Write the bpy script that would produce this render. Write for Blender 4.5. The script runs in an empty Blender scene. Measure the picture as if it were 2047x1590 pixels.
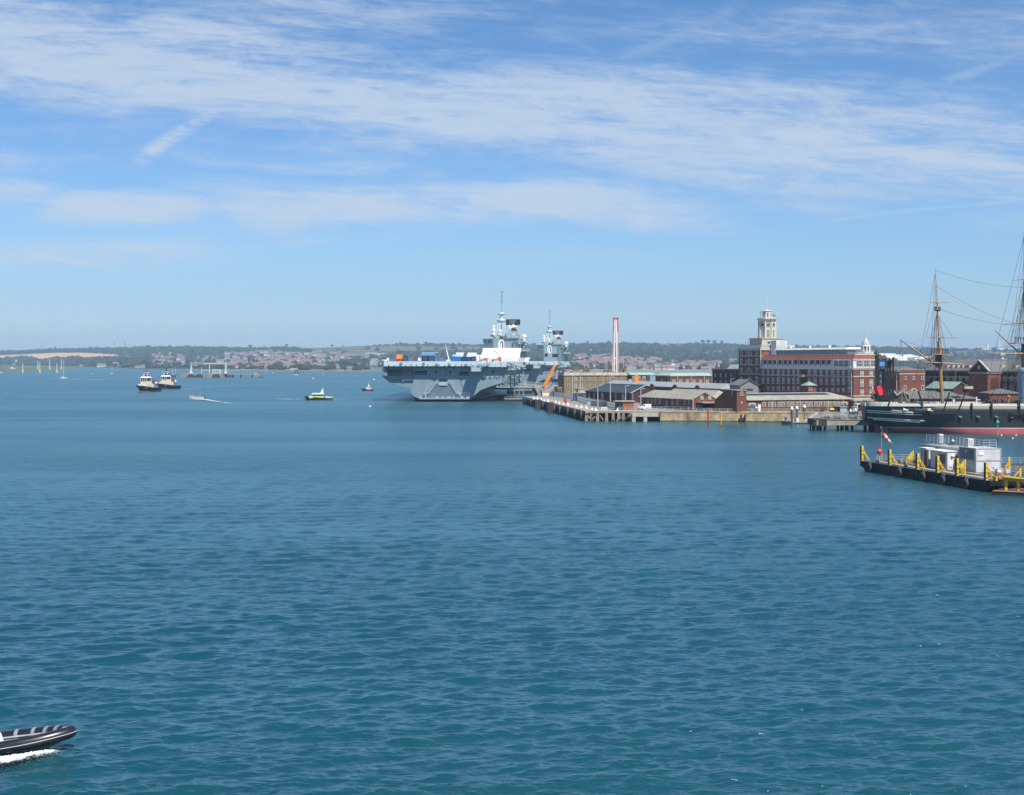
import bpy, math, random
import numpy as np
from mathutils import Vector, Matrix
R = math.radians
# ------------------------------------------------------------------ camera, world, sun, exposure
SC = bpy.context.scene
COL = SC.collection
F, CX, HY, H = 2800.0, 1023.5, 722.0, 20.0        # lens in photo pixels, eye height 20 m above the water
cam = bpy.data.cameras.new("camera")
cam.sensor_fit = 'HORIZONTAL'; cam.sensor_width = 36.0; cam.lens = 36.0*F/2047.0
cam.shift_y = -(795.0-HY)/2047.0
cam.clip_start = 1.0; cam.clip_end = 30000.0
camo = bpy.data.objects.new("camera", cam); COL.objects.link(camo)
camo.location = (0, 0, H); camo.rotation_euler = (R(90), 0, 0)
SC.camera = camo
SUN_EL, SUN_AZ = R(57), R(30)                       # behind the camera, 30 degrees to its right
sun = bpy.data.lights.new("sun", 'SUN'); sun.energy = 5.0; sun.angle = R(0.53); sun.color = (1.0, 0.94, 0.84)
suno = bpy.data.objects.new("sun", sun); COL.objects.link(suno)
sdir = Vector((math.sin(SUN_AZ)*math.cos(SUN_EL), -math.cos(SUN_AZ)*math.cos(SUN_EL), math.sin(SUN_EL)))
suno.rotation_euler = sdir.to_track_quat('Z', 'Y').to_euler()
suno.location = sdir*300
SC.view_settings.view_transform = 'Standard'; SC.view_settings.look = 'None'
SC.view_settings.exposure = 0.35; SC.view_settings.gamma = 1.0
SC.render.engine = 'CYCLES'
SC.cycles.use_denoising = True
SC.cycles.max_bounces = 5; SC.cycles.diffuse_bounces = 2; SC.cycles.glossy_bounces = 3
SC.cycles.transmission_bounces = 2; SC.cycles.volume_bounces = 0; SC.cycles.transparent_max_bounces = 6
SC.cycles.sample_clamp_direct = 2.2
SC.cycles.caustics_reflective = False; SC.cycles.caustics_refractive = False

class NT:
    """tiny helper that wires math nodes"""
    def __init__(s, tree): s.t = tree; s.n = tree.nodes; s.l = tree.links
    def new(s, t, **k):
        n = s.n.new(t)
        for a, b in k.items(): setattr(n, a, b)
        return n
    def put(s, sock, v):
        if isinstance(v, (int, float)): sock.default_value = v
        elif isinstance(v, (tuple, list)): sock.default_value = v
        else: s.l.new(v, sock)
    def m(s, op, a, b=None, c=None, clamp=False):
        n = s.new('ShaderNodeMath', operation=op, use_clamp=clamp)
        s.put(n.inputs[0], a)
        if b is not None: s.put(n.inputs[1], b)
        if c is not None: s.put(n.inputs[2], c)
        return n.outputs[0]
    def comb(s, x, y, z=0.0):
        n = s.new('ShaderNodeCombineXYZ')
        for i, v in enumerate((x, y, z)): s.put(n.inputs[i], v)
        return n.outputs[0]
    def noise(s, vec, scale=1.0, detail=4.0, rough=0.55, dist=0.0):
        n = s.new('ShaderNodeTexNoise'); s.put(n.inputs['Vector'], vec)
        n.inputs['Scale'].default_value = scale; n.inputs['Detail'].default_value = detail
        n.inputs['Roughness'].default_value = rough; n.inputs['Distortion'].default_value = dist
        return n.outputs['Fac']
    def ss(s, v, a, b, o0=0.0, o1=1.0):
        n = s.new('ShaderNodeMapRange', interpolation_type='SMOOTHSTEP'); s.put(n.inputs[0], v)
        for i, x in enumerate((a, b, o0, o1)): n.inputs[i+1].default_value = x
        return n.outputs[0]
    def mix(s, f, a, b, mode='MIX'):
        n = s.new('ShaderNodeMix', data_type='RGBA', blend_type=mode)
        s.put(n.inputs[0], f); s.put(n.inputs[6], a); s.put(n.inputs[7], b)
        return n.outputs[2]

def make_world():
    w = bpy.data.worlds.new("World"); SC.world = w; w.use_nodes = True
    t = NT(w.node_tree); t.n.clear()
    out = t.new('ShaderNodeOutputWorld'); bg = t.new('ShaderNodeBackground'); t.l.new(bg.outputs[0], out.inputs[0])
    bg.inputs[1].default_value = 0.078
    sky = t.new('ShaderNodeTexSky', sky_type='NISHITA')
    sky.sun_disc = False; sky.sun_elevation = SUN_EL; sky.sun_rotation = math.pi-SUN_AZ
    sky.air_density = 1.0; sky.dust_density = 0.6; sky.ozone_density = 2.0; sky.altitude = 20
    tc = t.new('ShaderNodeTexCoord'); sep = t.new('ShaderNodeSeparateXYZ'); t.l.new(tc.outputs['Generated'], sep.inputs[0])
    X, Y, Z = sep.outputs
    Ya = t.m('MAXIMUM', t.m('ABSOLUTE', Y), 0.12)
    U0 = t.m('MULTIPLY', t.m('DIVIDE', X, Ya), 2.8)
    V0 = t.m('MULTIPLY', t.m('DIVIDE', Z, Ya), 2.8)
    # large wobble of the cloud bands
    wob = t.m('SUBTRACT', t.noise(t.comb(t.m('MULTIPLY', U0, 1.3), t.m('MULTIPLY', V0, 3.0), 3.1), 1.0, 3, 0.5), 0.5)
    V = t.m('ADD', V0, t.m('MULTIPLY', wob, 0.12))
    wob2 = t.m('SUBTRACT', t.noise(t.comb(t.m('MULTIPLY', U0, 3.3), t.m('MULTIPLY', V0, 9.0), 7.7), 1.0, 4, 0.6), 0.5)
    V = t.m('ADD', V, t.m('MULTIPLY', wob2, 0.045))
    U = t.m('ADD', U0, t.m('MULTIPLY', wob2, 0.12))
    def band(v0, slope, w, amp, u0=None, u1=None, fe=0.25, flo=0.15):
        d = t.m('ABSOLUTE', t.m('SUBTRACT', V, t.m('ADD', t.m('MULTIPLY', U, slope), v0)))
        b = t.ss(d, w*flo, w*1.25, amp, 0.0)
        if u0 is not None: b = t.m('MULTIPLY', b, t.ss(U, u0-fe, u0+fe))
        if u1 is not None: b = t.m('MULTIPLY', b, t.ss(U, u1-fe, u1+fe, 1.0, 0.0))
        return b
    bands = [band(0.51, -0.115, 0.145, 0.86),
             band(0.63, -0.03, 0.10, 0.70, None, -0.15, 0.5),
             band(0.40, -0.05, 0.07, 0.50, 0.35, None, 0.5),
             t.m('MULTIPLY', band(0.314, -0.035, 0.072, 1.0, -0.66, 0.38, 0.22), t.ss(t.noise(t.comb(t.m('MULTIPLY', U0, 3.0), 2.2, 0), 1.0, 3), 0.30, 0.55, 0.75, 1.0)),
             band(0.325, 0.02, 0.04, 1.0, -0.96, -0.60, 0.1), band(0.335, 0.0, 0.05, 0.70, -1.4, -0.92, 0.08),
             band(0.225, 0.0, 0.05, 0.66, -1.4, -0.56, 0.15),
             band(0.205, -0.02, 0.020, 0.42, -0.2, 0.30, 0.15),
             band(0.30, 0.10, 0.015, 0.30, 0.55, None, 0.2),
             band(0.70, 0.02, 0.05, 0.55, None, 0.0, 0.4),
             band(0.66, 0.05, 0.05, 0.35, 0.2, None, 0.3),
             band(0.44, -0.02, 0.03, 0.35, -1.2, -0.5, 0.3),
             band(0.395, -0.01, 0.035, 0.42, -1.3, 0.1, 0.3), band(0.255, 0.015, 0.018, 0.35, -0.6, 0.2, 0.3), band(0.62, 0.03, 0.12, 0.36, 0.0, None, 0.4), band(0.92, -0.05, 0.09, 0.45)]
    M = bands[0]
    for b in bands[1:]: M = t.m('MAXIMUM', M, b)
    # streaks drawn out along the wind
    Vt = t.m('ADD', V0, t.m('MULTIPLY', U0, 0.10))
    st1 = t.noise(t.comb(t.m('MULTIPLY', U, 1.6), t.m('MULTIPLY', Vt, 14.0), 0.3), 1.0, 7, 0.62, 0.6)
    st2 = t.noise(t.comb(t.m('MULTIPLY', U0, 4.5), t.m('MULTIPLY', t.m('ADD', V0, t.m('MULTIPLY', U0, 0.03)), 40.0), 1.9), 1.0, 6, 0.65, 0.8)
    Vf = t.m('ADD', V0, t.m('ADD', t.m('MULTIPLY', U0, 0.16), t.m('MULTIPLY', wob2, 0.10)))
    st3 = t.noise(t.comb(t.m('MULTIPLY', U0, 11.0), t.m('MULTIPLY', Vf, 75.0), 5.2), 1.0, 7, 0.7, 1.6)
    puff = t.noise(t.comb(t.m('MULTIPLY', U0, 7.0), t.m('MULTIPLY', V0, 19.0), 8.3), 1.0, 6, 0.66, 0.7)
    st = t.m('ADD', t.m('ADD', t.m('MULTIPLY', st1, 0.40), t.m('MULTIPLY', st2, 0.24)), t.m('ADD', t.m('MULTIPLY', st3, 0.14), t.m('MULTIPLY', puff, 0.20)))
    dens = t.m('ADD', t.m('MULTIPLY', M, 0.87), t.m('MULTIPLY', t.m('SUBTRACT', st, 0.49), t.m('ADD', t.m('MULTIPLY', M, 3.9), 1.5)))
    dens = t.ss(dens, 0.05, 1.0, 0.0, 1.0)
    # old contrails
    def trail(a, b, w, amp):
        (ax, ay), (bx, by) = [((p[0]-CX)/1000.0, (HY-p[1])/1000.0) for p in (a, b)]
        L = math.hypot(bx-ax, by-ay); dx, dy = (bx-ax)/L, (by-ay)/L
        Vw = t.m('ADD', V0, t.m('MULTIPLY', wob2, 0.02))
        rx = t.m('SUBTRACT', U0, ax); ry = t.m('SUBTRACT', Vw, ay)
        al = t.m('ADD', t.m('MULTIPLY', rx, dx), t.m('MULTIPLY', ry, dy))
        ac = t.m('ABSOLUTE', t.m('SUBTRACT', t.m('MULTIPLY', rx, dy), t.m('MULTIPLY', ry, dx)))
        b_ = t.ss(ac, 0.0, w, amp, 0.0)
        b_ = t.m('MULTIPLY', b_, t.m('MULTIPLY', t.ss(al, 0, L*0.2), t.ss(al, L*0.8, L, 1, 0)))
        return t.m('MULTIPLY', b_, t.ss(t.m('ADD', t.m('MULTIPLY', puff, .6), t.m('MULTIPLY', st3, .4)), 0.36, 0.56, 0.15, 1.0))
    for a, b, w, am in (((250, 338), (520, 165), 0.026, 0.95), ((1200, 140), (1520, 0), 0.030, 0.28), ((1800, 205), (2400, -40), 0.020, 0.38),
                        ((1600, 445), (2100, 395), 0.007, 0.45)):
        dens = t.m('MAXIMUM', dens, trail(a, b, w, am))
    dens = t.m('MULTIPLY', dens, t.ss(V0, 0.02, 0.16))
    el = t.m('ARCSINE', Z)
    tint = t.mix(t.ss(el, 0.0, 0.30), (0.82, 1.08, 1.48, 1), (0.58, 0.91, 1.24, 1))
    tint = t.mix(t.ss(el, 0.0, 0.05, 1.0, 0.0), tint, (1.08, 1.40, 1.98, 1))
    tint = t.mix(t.ss(el, 0.32, 0.9), tint, (0.30, 0.56, 0.90, 1))
    skyc = t.mix(1.0, sky.outputs[0], tint, 'MULTIPLY')
    fin = t.mix(t.m('MULTIPLY', dens, 0.80), skyc, (6.1, 7.05, 8.3, 1))
    t.l.new(fin, bg.inputs[0])
make_world()

# ------------------------------------------------------------------ helpers
def at(px, py, Y): return Vector(((px-CX)/F*Y, Y, H-(py-HY)/F*Y))
def gx(px, Y): return (px-CX)/F*Y
def gz(py, Y): return H-(py-HY)/F*Y
def far(py, z=0.0): return (H-z)*F/(py-HY)
rnd = random.Random(7)

_mats = {}
def M(name, col=None, rough=0.7, var=0.12, scale=0.6, metal=0.0, bump=0.0, spec=0.4, stain=0.0, streak=False, emit=None):
    """procedural painted / mineral surface: mottled base colour, optional weather stains and bump"""
    if name in _mats: return _mats[name]
    m = bpy.data.materials.new(name); m.use_nodes = True; _mats[name] = m
    t = NT(m.node_tree); p = t.n['Principled BSDF']
    p.inputs['Roughness'].default_value = rough; p.inputs['Metallic'].default_value = metal
    p.inputs['Specular IOR Level'].default_value = spec
    c = tuple(col)+(1.0,)
    tc = t.new('ShaderNodeTexCoord').outputs['Object']
    if streak:
        mp = t.new('ShaderNodeMapping'); t.l.new(tc, mp.inputs[0]); mp.inputs['Scale'].default_value = (1, 1, 0.12); tc2 = mp.outputs[0]
    else: tc2 = tc
    nz = t.noise(tc2, scale, 5, 0.6)
    hi = tuple(min(1, x*(1+var)) for x in col)+(1,); lo = tuple(x*(1-var) for x in col)+(1,)
    colr = t.mix(t.ss(nz, 0.3, 0.7), lo, hi)
    if stain:
        n2 = t.noise(tc2, scale*0.35+0.02, 6, 0.7)
        colr = t.mix(t.m('MULTIPLY', t.ss(n2, 0.5, 0.75), stain), colr, (0.10, 0.075, 0.055, 1))
    t.l.new(colr, p.inputs['Base Color'])
    if bump:
        b = t.new('ShaderNodeBump'); b.inputs['Strength'].default_value = 0.5; b.inputs['Distance'].default_value = bump
        t.l.new(t.noise(tc, scale*6, 4), b.inputs['Height']); t.l.new(b.outputs[0], p.inputs['Normal'])
    return m
def M_brick(name, col, mortar=(0.33, 0.29, 0.25), scale=1.0, rough=0.85, dark=0.55):
    if name in _mats: return _mats[name]
    m = bpy.data.materials.new(name); m.use_nodes = True; _mats[name] = m
    t = NT(m.node_tree); p = t.n['Principled BSDF']; p.inputs['Roughness'].default_value = rough
    p.inputs['Specular IOR Level'].default_value = 0.2
    tc = t.new('ShaderNodeTexCoord').outputs['Object']; s = t.new('ShaderNodeSeparateXYZ'); t.l.new(tc, s.inputs[0])
    v = t.comb(t.m('ADD', s.outputs[0], s.outputs[1]), s.outputs[2], 0)
    b = t.new('ShaderNodeTexBrick'); t.l.new(v, b.inputs['Vector'])
    b.inputs['Color1'].default_value = tuple(col)+(1,); b.inputs['Color2'].default_value = tuple(x*dark for x in col)+(1,)
    b.inputs['Mortar'].default_value = tuple(mortar)+(1,); b.inputs['Scale'].default_value = scale
    b.inputs['Brick Width'].default_value = 0.45; b.inputs['Row Height'].default_value = 0.15; b.inputs['Mortar Size'].default_value = 0.012
    n1 = t.noise(tc, 0.28, 5, 0.65)
    c = t.mix(t.m('MULTIPLY', t.ss(n1, 0.35, 0.7), 0.45), b.outputs[0], tuple(x*0.55 for x in col)+(1,))
    t.l.new(c, p.inputs['Base Color'])
    return m
def M_lines(name, col, pitch=0.6, axis=0, depth=0.25, rough=0.6, metal=0.0, var=0.15):
    """ribbed sheet or courses: darker lines every pitch metres along an object axis"""
    if name in _mats: return _mats[name]
    m = bpy.data.materials.new(name); m.use_nodes = True; _mats[name] = m
    t = NT(m.node_tree); p = t.n['Principled BSDF']; p.inputs['Roughness'].default_value = rough; p.inputs['Metallic'].default_value = metal
    p.inputs['Specular IOR Level'].default_value = 0.3
    tc = t.new('ShaderNodeTexCoord').outputs['Object']; s = t.new('ShaderNodeSeparateXYZ'); t.l.new(tc, s.inputs[0])
    fr = t.m('FRACT', t.m('DIVIDE', s.outputs[axis], pitch))
    ln = t.ss(t.m('ABSOLUTE', t.m('SUBTRACT', fr, 0.5)), 0.30, 0.5)
    nz = t.noise(tc, 0.5, 5, 0.65); n3 = t.noise(tc, 0.09, 4, 0.6)
    c = t.mix(t.ss(nz, 0.3, 0.7), tuple(x*(1-var) for x in col)+(1,), tuple(min(1, x*(1+var)) for x in col)+(1,))
    c = t.mix(t.m('MULTIPLY', t.ss(n3, 0.5, 0.72), 0.35), c, tuple(x*0.6 for x in col)+(1,))
    c = t.mix(t.m('MULTIPLY', ln, depth), c, tuple(x*0.35 for x in col)+(1,))
    t.l.new(c, p.inputs['Base Color'])
    b = t.new('ShaderNodeBump'); b.inputs['Strength'].default_value = 0.6; b.inputs['Distance'].default_value = 0.04
    t.l.new(t.m('SUBTRACT', 1.0, ln), b.inputs['Height']); t.l.new(b.outputs[0], p.inputs['Normal'])
    return m
def M_band(name, bands, rough=0.55, var=0.12, axis=2, streak=0.3):
    """paint that changes at given heights (boot topping, stripes). bands: [(upper limit, colour), ...]"""
    if name in _mats: return _mats[name]
    m = bpy.data.materials.new(name); m.use_nodes = True; _mats[name] = m
    t = NT(m.node_tree); p = t.n['Principled BSDF']; p.inputs['Roughness'].default_value = rough; p.inputs['Specular IOR Level'].default_value = 0.35
    tc = t.new('ShaderNodeTexCoord').outputs['Object']; s = t.new('ShaderNodeSeparateXYZ'); t.l.new(tc, s.inputs[0])
    c = tuple(bands[-1][1])+(1,)
    wv = t.m('MULTIPLY', t.m('SUBTRACT', t.noise(tc, 0.9, 3), 0.5), 0.12)
    zz = t.m('ADD', s.outputs[axis], wv)
    for z, col in reversed(bands[:-1]): c = t.mix(t.m('LESS_THAN', zz, z), c, tuple(col)+(1,))
    mp = t.new('ShaderNodeMapping'); t.l.new(tc, mp.inputs[0]); mp.inputs['Scale'].default_value = (1, 1, 0.1)
    n1 = t.noise(mp.outputs[0], 0.7, 5, 0.65); n2 = t.noise(tc, 0.12, 4)
    c = t.mix(t.ss(n2, 0.3, 0.7, 0, var*2), c, (0.0, 0.0, 0.0, 1))
    c = t.mix(t.m('MULTIPLY', t.ss(n1, 0.56, 0.75), streak), c, (0.16, 0.11, 0.075, 1))
    t.l.new(c, p.inputs['Base Color'])
    return m
def M_glass(name, col=(0.02, 0.03, 0.04), rough=0.08):
    if name in _mats: return _mats[name]
    m = bpy.data.materials.new(name); m.use_nodes = True; _mats[name] = m
    t = NT(m.node_tree); p = t.n['Principled BSDF']; p.inputs['Roughness'].default_value = rough
    tc = t.new('ShaderNodeTexCoord').outputs['Object']; oi = t.new('ShaderNodeObjectInfo')
    c = t.mix(t.m('MULTIPLY', oi.outputs['Random'], 0.9), tuple(col)+(1,), tuple(x*2.6+0.02 for x in col)+(1,))
    t.l.new(c, p.inputs['Base Color'])
    return m

class MB:
    """collects shapes; build() links them as ONE mesh object"""
    def __init__(s): s.v = []; s.f = []; s.mi = []; s.sm = []; s.T = None
    def add(s, vs, fs, m=0, smooth=False):
        o = len(s.v)
        if s.T is not None: vs = [s.T @ Vector(v) for v in vs]
        s.v.extend([tuple(v) for v in vs])
        for f in fs: s.f.append(tuple(i+o for i in f)); s.mi.append(m); s.sm.append(smooth)
        return s
    def box(s, x0, x1, y0, y1, z0, z1, m=0):
        vs = [(x0, y0, z0), (x1, y0, z0), (x1, y1, z0), (x0, y1, z0), (x0, y0, z1), (x1, y0, z1), (x1, y1, z1), (x0, y1, z1)]
        return s.add(vs, [(3, 2, 1, 0), (4, 5, 6, 7), (0, 1, 5, 4), (1, 2, 6, 5), (2, 3, 7, 6), (3, 0, 4, 7)], m)
    def frus(s, x0, x1, y0, y1, z0, z1, ix, iy=None, m=0, jx=None, jy=None):
        """box whose top is inset: ix left, jx right, iy front, jy back"""
        iy = ix if iy is None else iy; jx = ix if jx is None else jx; jy = iy if jy is None else jy
        vs = [(x0, y0, z0), (x1, y0, z0), (x1, y1, z0), (x0, y1, z0), (x0+ix, y0+iy, z1), (x1-jx, y0+iy, z1), (x1-jx, y1-jy, z1), (x0+ix, y1-jy, z1)]
        return s.add(vs, [(3, 2, 1, 0), (4, 5, 6, 7), (0, 1, 5, 4), (1, 2, 6, 5), (2, 3, 7, 6), (3, 0, 4, 7)], m)
    def bar(s, p, q, w, h=None, m=0):
        p = Vector(p); q = Vector(q); d = q-p
        if d.length < 1e-6: return s
        h = h or w; d.normalize()
        up = Vector((0, 0, 1)) if abs(d.z) < 0.95 else Vector((0, 1, 0))
        a = d.cross(up).normalized()*w/2; b = a.cross(d).normalized()*h/2
        vs = [p-a-b, p+a-b, p+a+b, p-a+b, q-a-b, q+a-b, q+a+b, q-a+b]
        return s.add(vs, [(3, 2, 1, 0), (4, 5, 6, 7), (0, 1, 5, 4), (1, 2, 6, 5), (2, 3, 7, 6), (3, 0, 4, 7)], m)
    def tube(s, p, q, r0, r1=None, n=8, m=0):
        p = Vector(p); q = Vector(q); d = (q-p)
        if d.length < 1e-6: return s
        d.normalize(); r1 = r0 if r1 is None else r1
        up = Vector((0, 0, 1)) if abs(d.z) < 0.95 else Vector((0, 1, 0))
        a = d.cross(up).normalized(); b = a.cross(d).normalized()
        vs = []
        for c, r in ((p, r0), (q, r1)):
            for i in range(n):
                an = 2*math.pi*i/n; vs.append(c+a*math.cos(an)*r+b*math.sin(an)*r)
        fs = [(i, i+n, (i+1) % n+n, (i+1) % n) for i in range(n)]
        s.add(vs, fs, m, n > 5); s.add(vs[:n], [tuple(range(n))], m); s.add(vs[n:], [tuple(range(n-1, -1, -1))], m)
        return s
    def path(s, pts, r, n=6, m=0):
        for a, b in zip(pts, pts[1:]): s.tube(a, b, r, r, n, m)
        return s
    def lathe(s, prof, c=(0, 0, 0), n=16, m=0, smooth=True):
        vs = []
        for r, z in prof:
            for i in range(n):
                an = 2*math.pi*i/n; vs.append((c[0]+r*math.cos(an), c[1]+r*math.sin(an), c[2]+z))
        fs = []
        for k in range(len(prof)-1):
            for i in range(n): fs.append((k*n+i, k*n+(i+1) % n, (k+1)*n+(i+1) % n, (k+1)*n+i))
        s.add(vs, fs, m, smooth)
        s.add(vs[:n], [tuple(range(n-1, -1, -1))], m); s.add(vs[-n:], [tuple(range(n))], m)
        return s
    def ball(s, c, r, n=12, m=0, sz=1.0):
        k = max(4, n//2)
        return s.lathe([(max(1e-3, r*math.sin(math.pi*i/k)), -r*sz*math.cos(math.pi*i/k)) for i in range(k+1)], c, n, m)
    def prism(s, poly, a, b, axis='y', m=0):
        """2-D polygon (counter-clockwise) swept from a to b. axis y: poly=(x,z); x: poly=(y,z); z: poly=(x,y)"""
        def P(u, v, w): return {'y': (u, w, v), 'x': (w, u, v), 'z': (u, v, w)}[axis]
        n = len(poly); vs = [P(u, v, a) for u, v in poly]+[P(u, v, b) for u, v in poly]
        fs = [tuple(range(n)), tuple(range(2*n-1, n-1, -1))]+[(i, i+n, (i+1) % n+n, (i+1) % n) for i in range(n)]
        return s.add(vs, fs, m)
    def loft(s, secs, m=0, closed=True, cap=True, smooth=True):
        n = len(secs[0]); vs = [p for sec in secs for p in sec]; fs = []
        for k in range(len(secs)-1):
            for i in range(n if closed else n-1):
                j = (i+1) % n; fs.append((k*n+i, k*n+j, (k+1)*n+j, (k+1)*n+i))
        s.add(vs, fs, m, smooth)
        if cap: s.add(secs[0], [tuple(range(n-1, -1, -1))], m); s.add(secs[-1], [tuple(range(n))], m)
        return s
    def gable(s, x0, x1, y0, y1, z0, zr, m=0, th=0.18, mw=None, axis='x', hip0=0.0, hip1=0.0):
        """pitched roof, ridge along axis; two thick slopes"""
        if axis == 'x':
            ym = (y0+y1)/2
            a = [(x0, y0, z0), (x1, y0, z0), (x1-hip1, ym, zr), (x0+hip0, ym, zr)]; b = [(x1, y1, z0), (x0, y1, z0), (x0+hip0, ym, zr), (x1-hip1, ym, zr)]
            e = [((x0, y0, z0), (x0, y1, z0), (x0+hip0, ym, zr)), ((x1, y1, z0), (x1, y0, z0), (x1-hip1, ym, zr))]
        else:
            xm = (x0+x1)/2
            a = [(x0, y1, z0), (x0, y0, z0), (xm, y0+hip0, zr), (xm, y1-hip1, zr)]; b = [(x1, y0, z0), (x1, y1, z0), (xm, y1-hip1, zr), (xm, y0+hip0, zr)]
            e = [((x0, y0, z0), (x1, y0, z0), (xm, y0+hip0, zr)), ((x1, y1, z0), (x0, y1, z0), (xm, y1-hip1, zr))]
        for q in (a, b):
            vs = q+[(x, y, z-th) for x, y, z in q]
            s.add(vs, [(0, 1, 2, 3), (7, 6, 5, 4), (0, 4, 5, 1), (1, 5, 6, 2), (2, 6, 7, 3), (3, 7, 4, 0)], m)
        for k, tri in enumerate(e):
            if (hip0, hip1)[k] > 0: s.add(list(tri)+[(x, y, z-th) for x, y, z in tri], [(0, 1, 2), (5, 4, 3), (0, 3, 4, 1), (1, 4, 5, 2), (2, 5, 3, 0)], m)
        return s
    def build(s, name, mats, parent=None, loc=None, rz=0.0, fix=True):
        me = bpy.data.meshes.new(name); me.from_pydata(s.v, [], s.f)
        mats = mats if isinstance(mats, (list, tuple)) else [mats]
        for m in mats: me.materials.append(m)
        me.polygons.foreach_set('material_index', s.mi); me.polygons.foreach_set('use_smooth', s.sm)
        me.update()
        o = bpy.data.objects.new(name, me); COL.objects.link(o)
        if loc is not None: o.location = loc
        o.rotation_euler.z = rz
        if parent is not None: o.parent = parent
        return o
def tag(o, label, cat, group=None, kind=None):
    o['label'] = label; o['category'] = cat
    if group: o['group'] = group
    if kind: o['kind'] = kind
    return o
def thing(name, label, cat, loc=(0, 0, 0), rz=0.0, group=None):
    o = bpy.data.objects.new(name, None); COL.objects.link(o); o.empty_display_size = 0.5
    o.location = loc; o.rotation_euler.z = rz
    return tag(o, label, cat, group)
def structure(o): o['kind'] = 'structure'; return o
def dup(root, loc, rz=None, label=None, group=None, scale=None):
    r = root.copy(); COL.objects.link(r); r.location = loc
    if rz is not None: r.rotation_euler.z = rz
    if label: r['label'] = label
    if group: r['group'] = group
    if scale is not None: r.scale = (scale, scale, scale) if isinstance(scale, (int, float)) else scale
    for ch in list(root.children):
        c = ch.copy(); COL.objects.link(c); c.parent = r
        for g in list(ch.children):
            d = g.copy(); COL.objects.link(d); d.parent = c
    return r
def one(mb, name, mats, label, cat, loc=(0, 0, 0), rz=0.0, group=None): return tag(mb.build(name, mats, None, loc, rz), label, cat, group)
_win = {}
def window(parent, x, y, z, w, h, rz=0.0, frame=None, style='sash', glass=None, name='window'):
    """window part (frame with bars and sill) and its pane sub-part, centred at x, sill at z, on the wall plane y (facing -y, turned by rz)"""
    frame = frame or M('white_paint', (0.64, 0.63, 0.60), 0.5, 0.08); glass = glass or M_glass('dark_glass')
    key = (round(w, 2), round(h, 2), style, frame.name, glass.name)
    if key not in _win:
        f = MB(); t = min(0.16, w*0.14)
        f.box(-w/2-0.02, -w/2+t, -0.10, 0.04, 0, h); f.box(w/2-t, w/2+0.02, -0.10, 0.04, 0, h)
        f.box(-w/2+t, w/2-t, -0.10, 0.04, h-t, h); f.box(-w/2-0.1, w/2+0.1, -0.16, 0.04, -0.18, 0)
        if style in ('sash', 'cross'): f.box(-w/2+t, w/2-t, -0.085, 0.04, h*0.5-0.06, h*0.5+0.06); f.box(-0.05, 0.05, -0.08, 0.03, t, h-t)
        if style == 'cross': f.box(-0.11, 0.11, -0.12, 0.03, 0.02, h-t); f.box(-w/2+t, w/2-t, -0.115, 0.04, h*0.6-0.1, h*0.6+0.1)
        if style == 'arch':
            f.prism([(-w/2-0.02, h), (w/2+0.02, h), (w*0.38, h+w*0.22), (0, h+w*0.34), (-w*0.38, h+w*0.22)], -0.10, 0.03)
            f.box(-0.05, 0.05, -0.08, 0.03, 0, h-t); f.box(-w/2+t, w/2-t, -0.085, 0.03, h*0.55-0.05, h*0.55+0.05)
        if style == 'grid':
            n = max(2, round(w/0.8))
            for i in range(1, n): xx = -w/2+w*i/n; f.box(xx-0.06, xx+0.06, -0.09, 0.04, 0, h)
            f.box(-w/2+t, w/2-t, -0.08, 0.04, h*0.5-0.06, h*0.5+0.06)
        p = MB().box(-w/2+t*0.9, w/2-t*0.9, -0.055, 0.02, 0.02, h-t*0.9)
        a = f.build(name, frame); b = p.build('pane', glass)
        _win[key] = (a.data, b.data); bpy.data.objects.remove(a); bpy.data.objects.remove(b)
    fm, pm = _win[key]
    o = bpy.data.objects.new(name, fm); COL.objects.link(o); o.parent = parent; o.location = (x, y, z); o.rotation_euler.z = rz
    g = bpy.data.objects.new('pane', pm); COL.objects.link(g); g.parent = o
    return o
# ------------------------------------------------------------------ water
def fbm_waves(X, Y, dr, dx, seed=17):
    rs = np.random.RandomState(seed); z = np.zeros_like(X)
    for i in range(84):
        lam = 0.32*(5.2/0.32)**rs.rand()
        th = math.pi/2+0.18+rs.normal(0, 0.45)
        k = 2*math.pi/lam; kx, ky = k*math.cos(th), k*math.sin(th)
        slope = 0.026 if lam > 2.4 else 0.031 if lam > 0.7 else 0.021
        amp = slope/k
        need = 1.9*np.maximum(dr*abs(math.sin(th)), dx*abs(math.cos(th)))
        fade = np.clip((lam/need-0.8)/0.8, 0, 1)
        # groups of higher and lower waves
        g = 0.65+0.7*(0.5+0.5*np.sin(X*rs.uniform(-.05, .05)+Y*rs.uniform(-.04, .04)+rs.rand()*6.28))
        ph = kx*X+ky*Y+rs.rand()*6.283
        z += amp*g*fade*(np.sin(ph)+0.12*np.sin(2*ph+1.2))
    return z
WATER_A, WATER_B, WATER_C, WATER_F = (0.0042, 0.057, 0.073, 1), (0.005, 0.063, 0.078, 1), (0.0062, 0.066, 0.075, 1), 0.50
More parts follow.
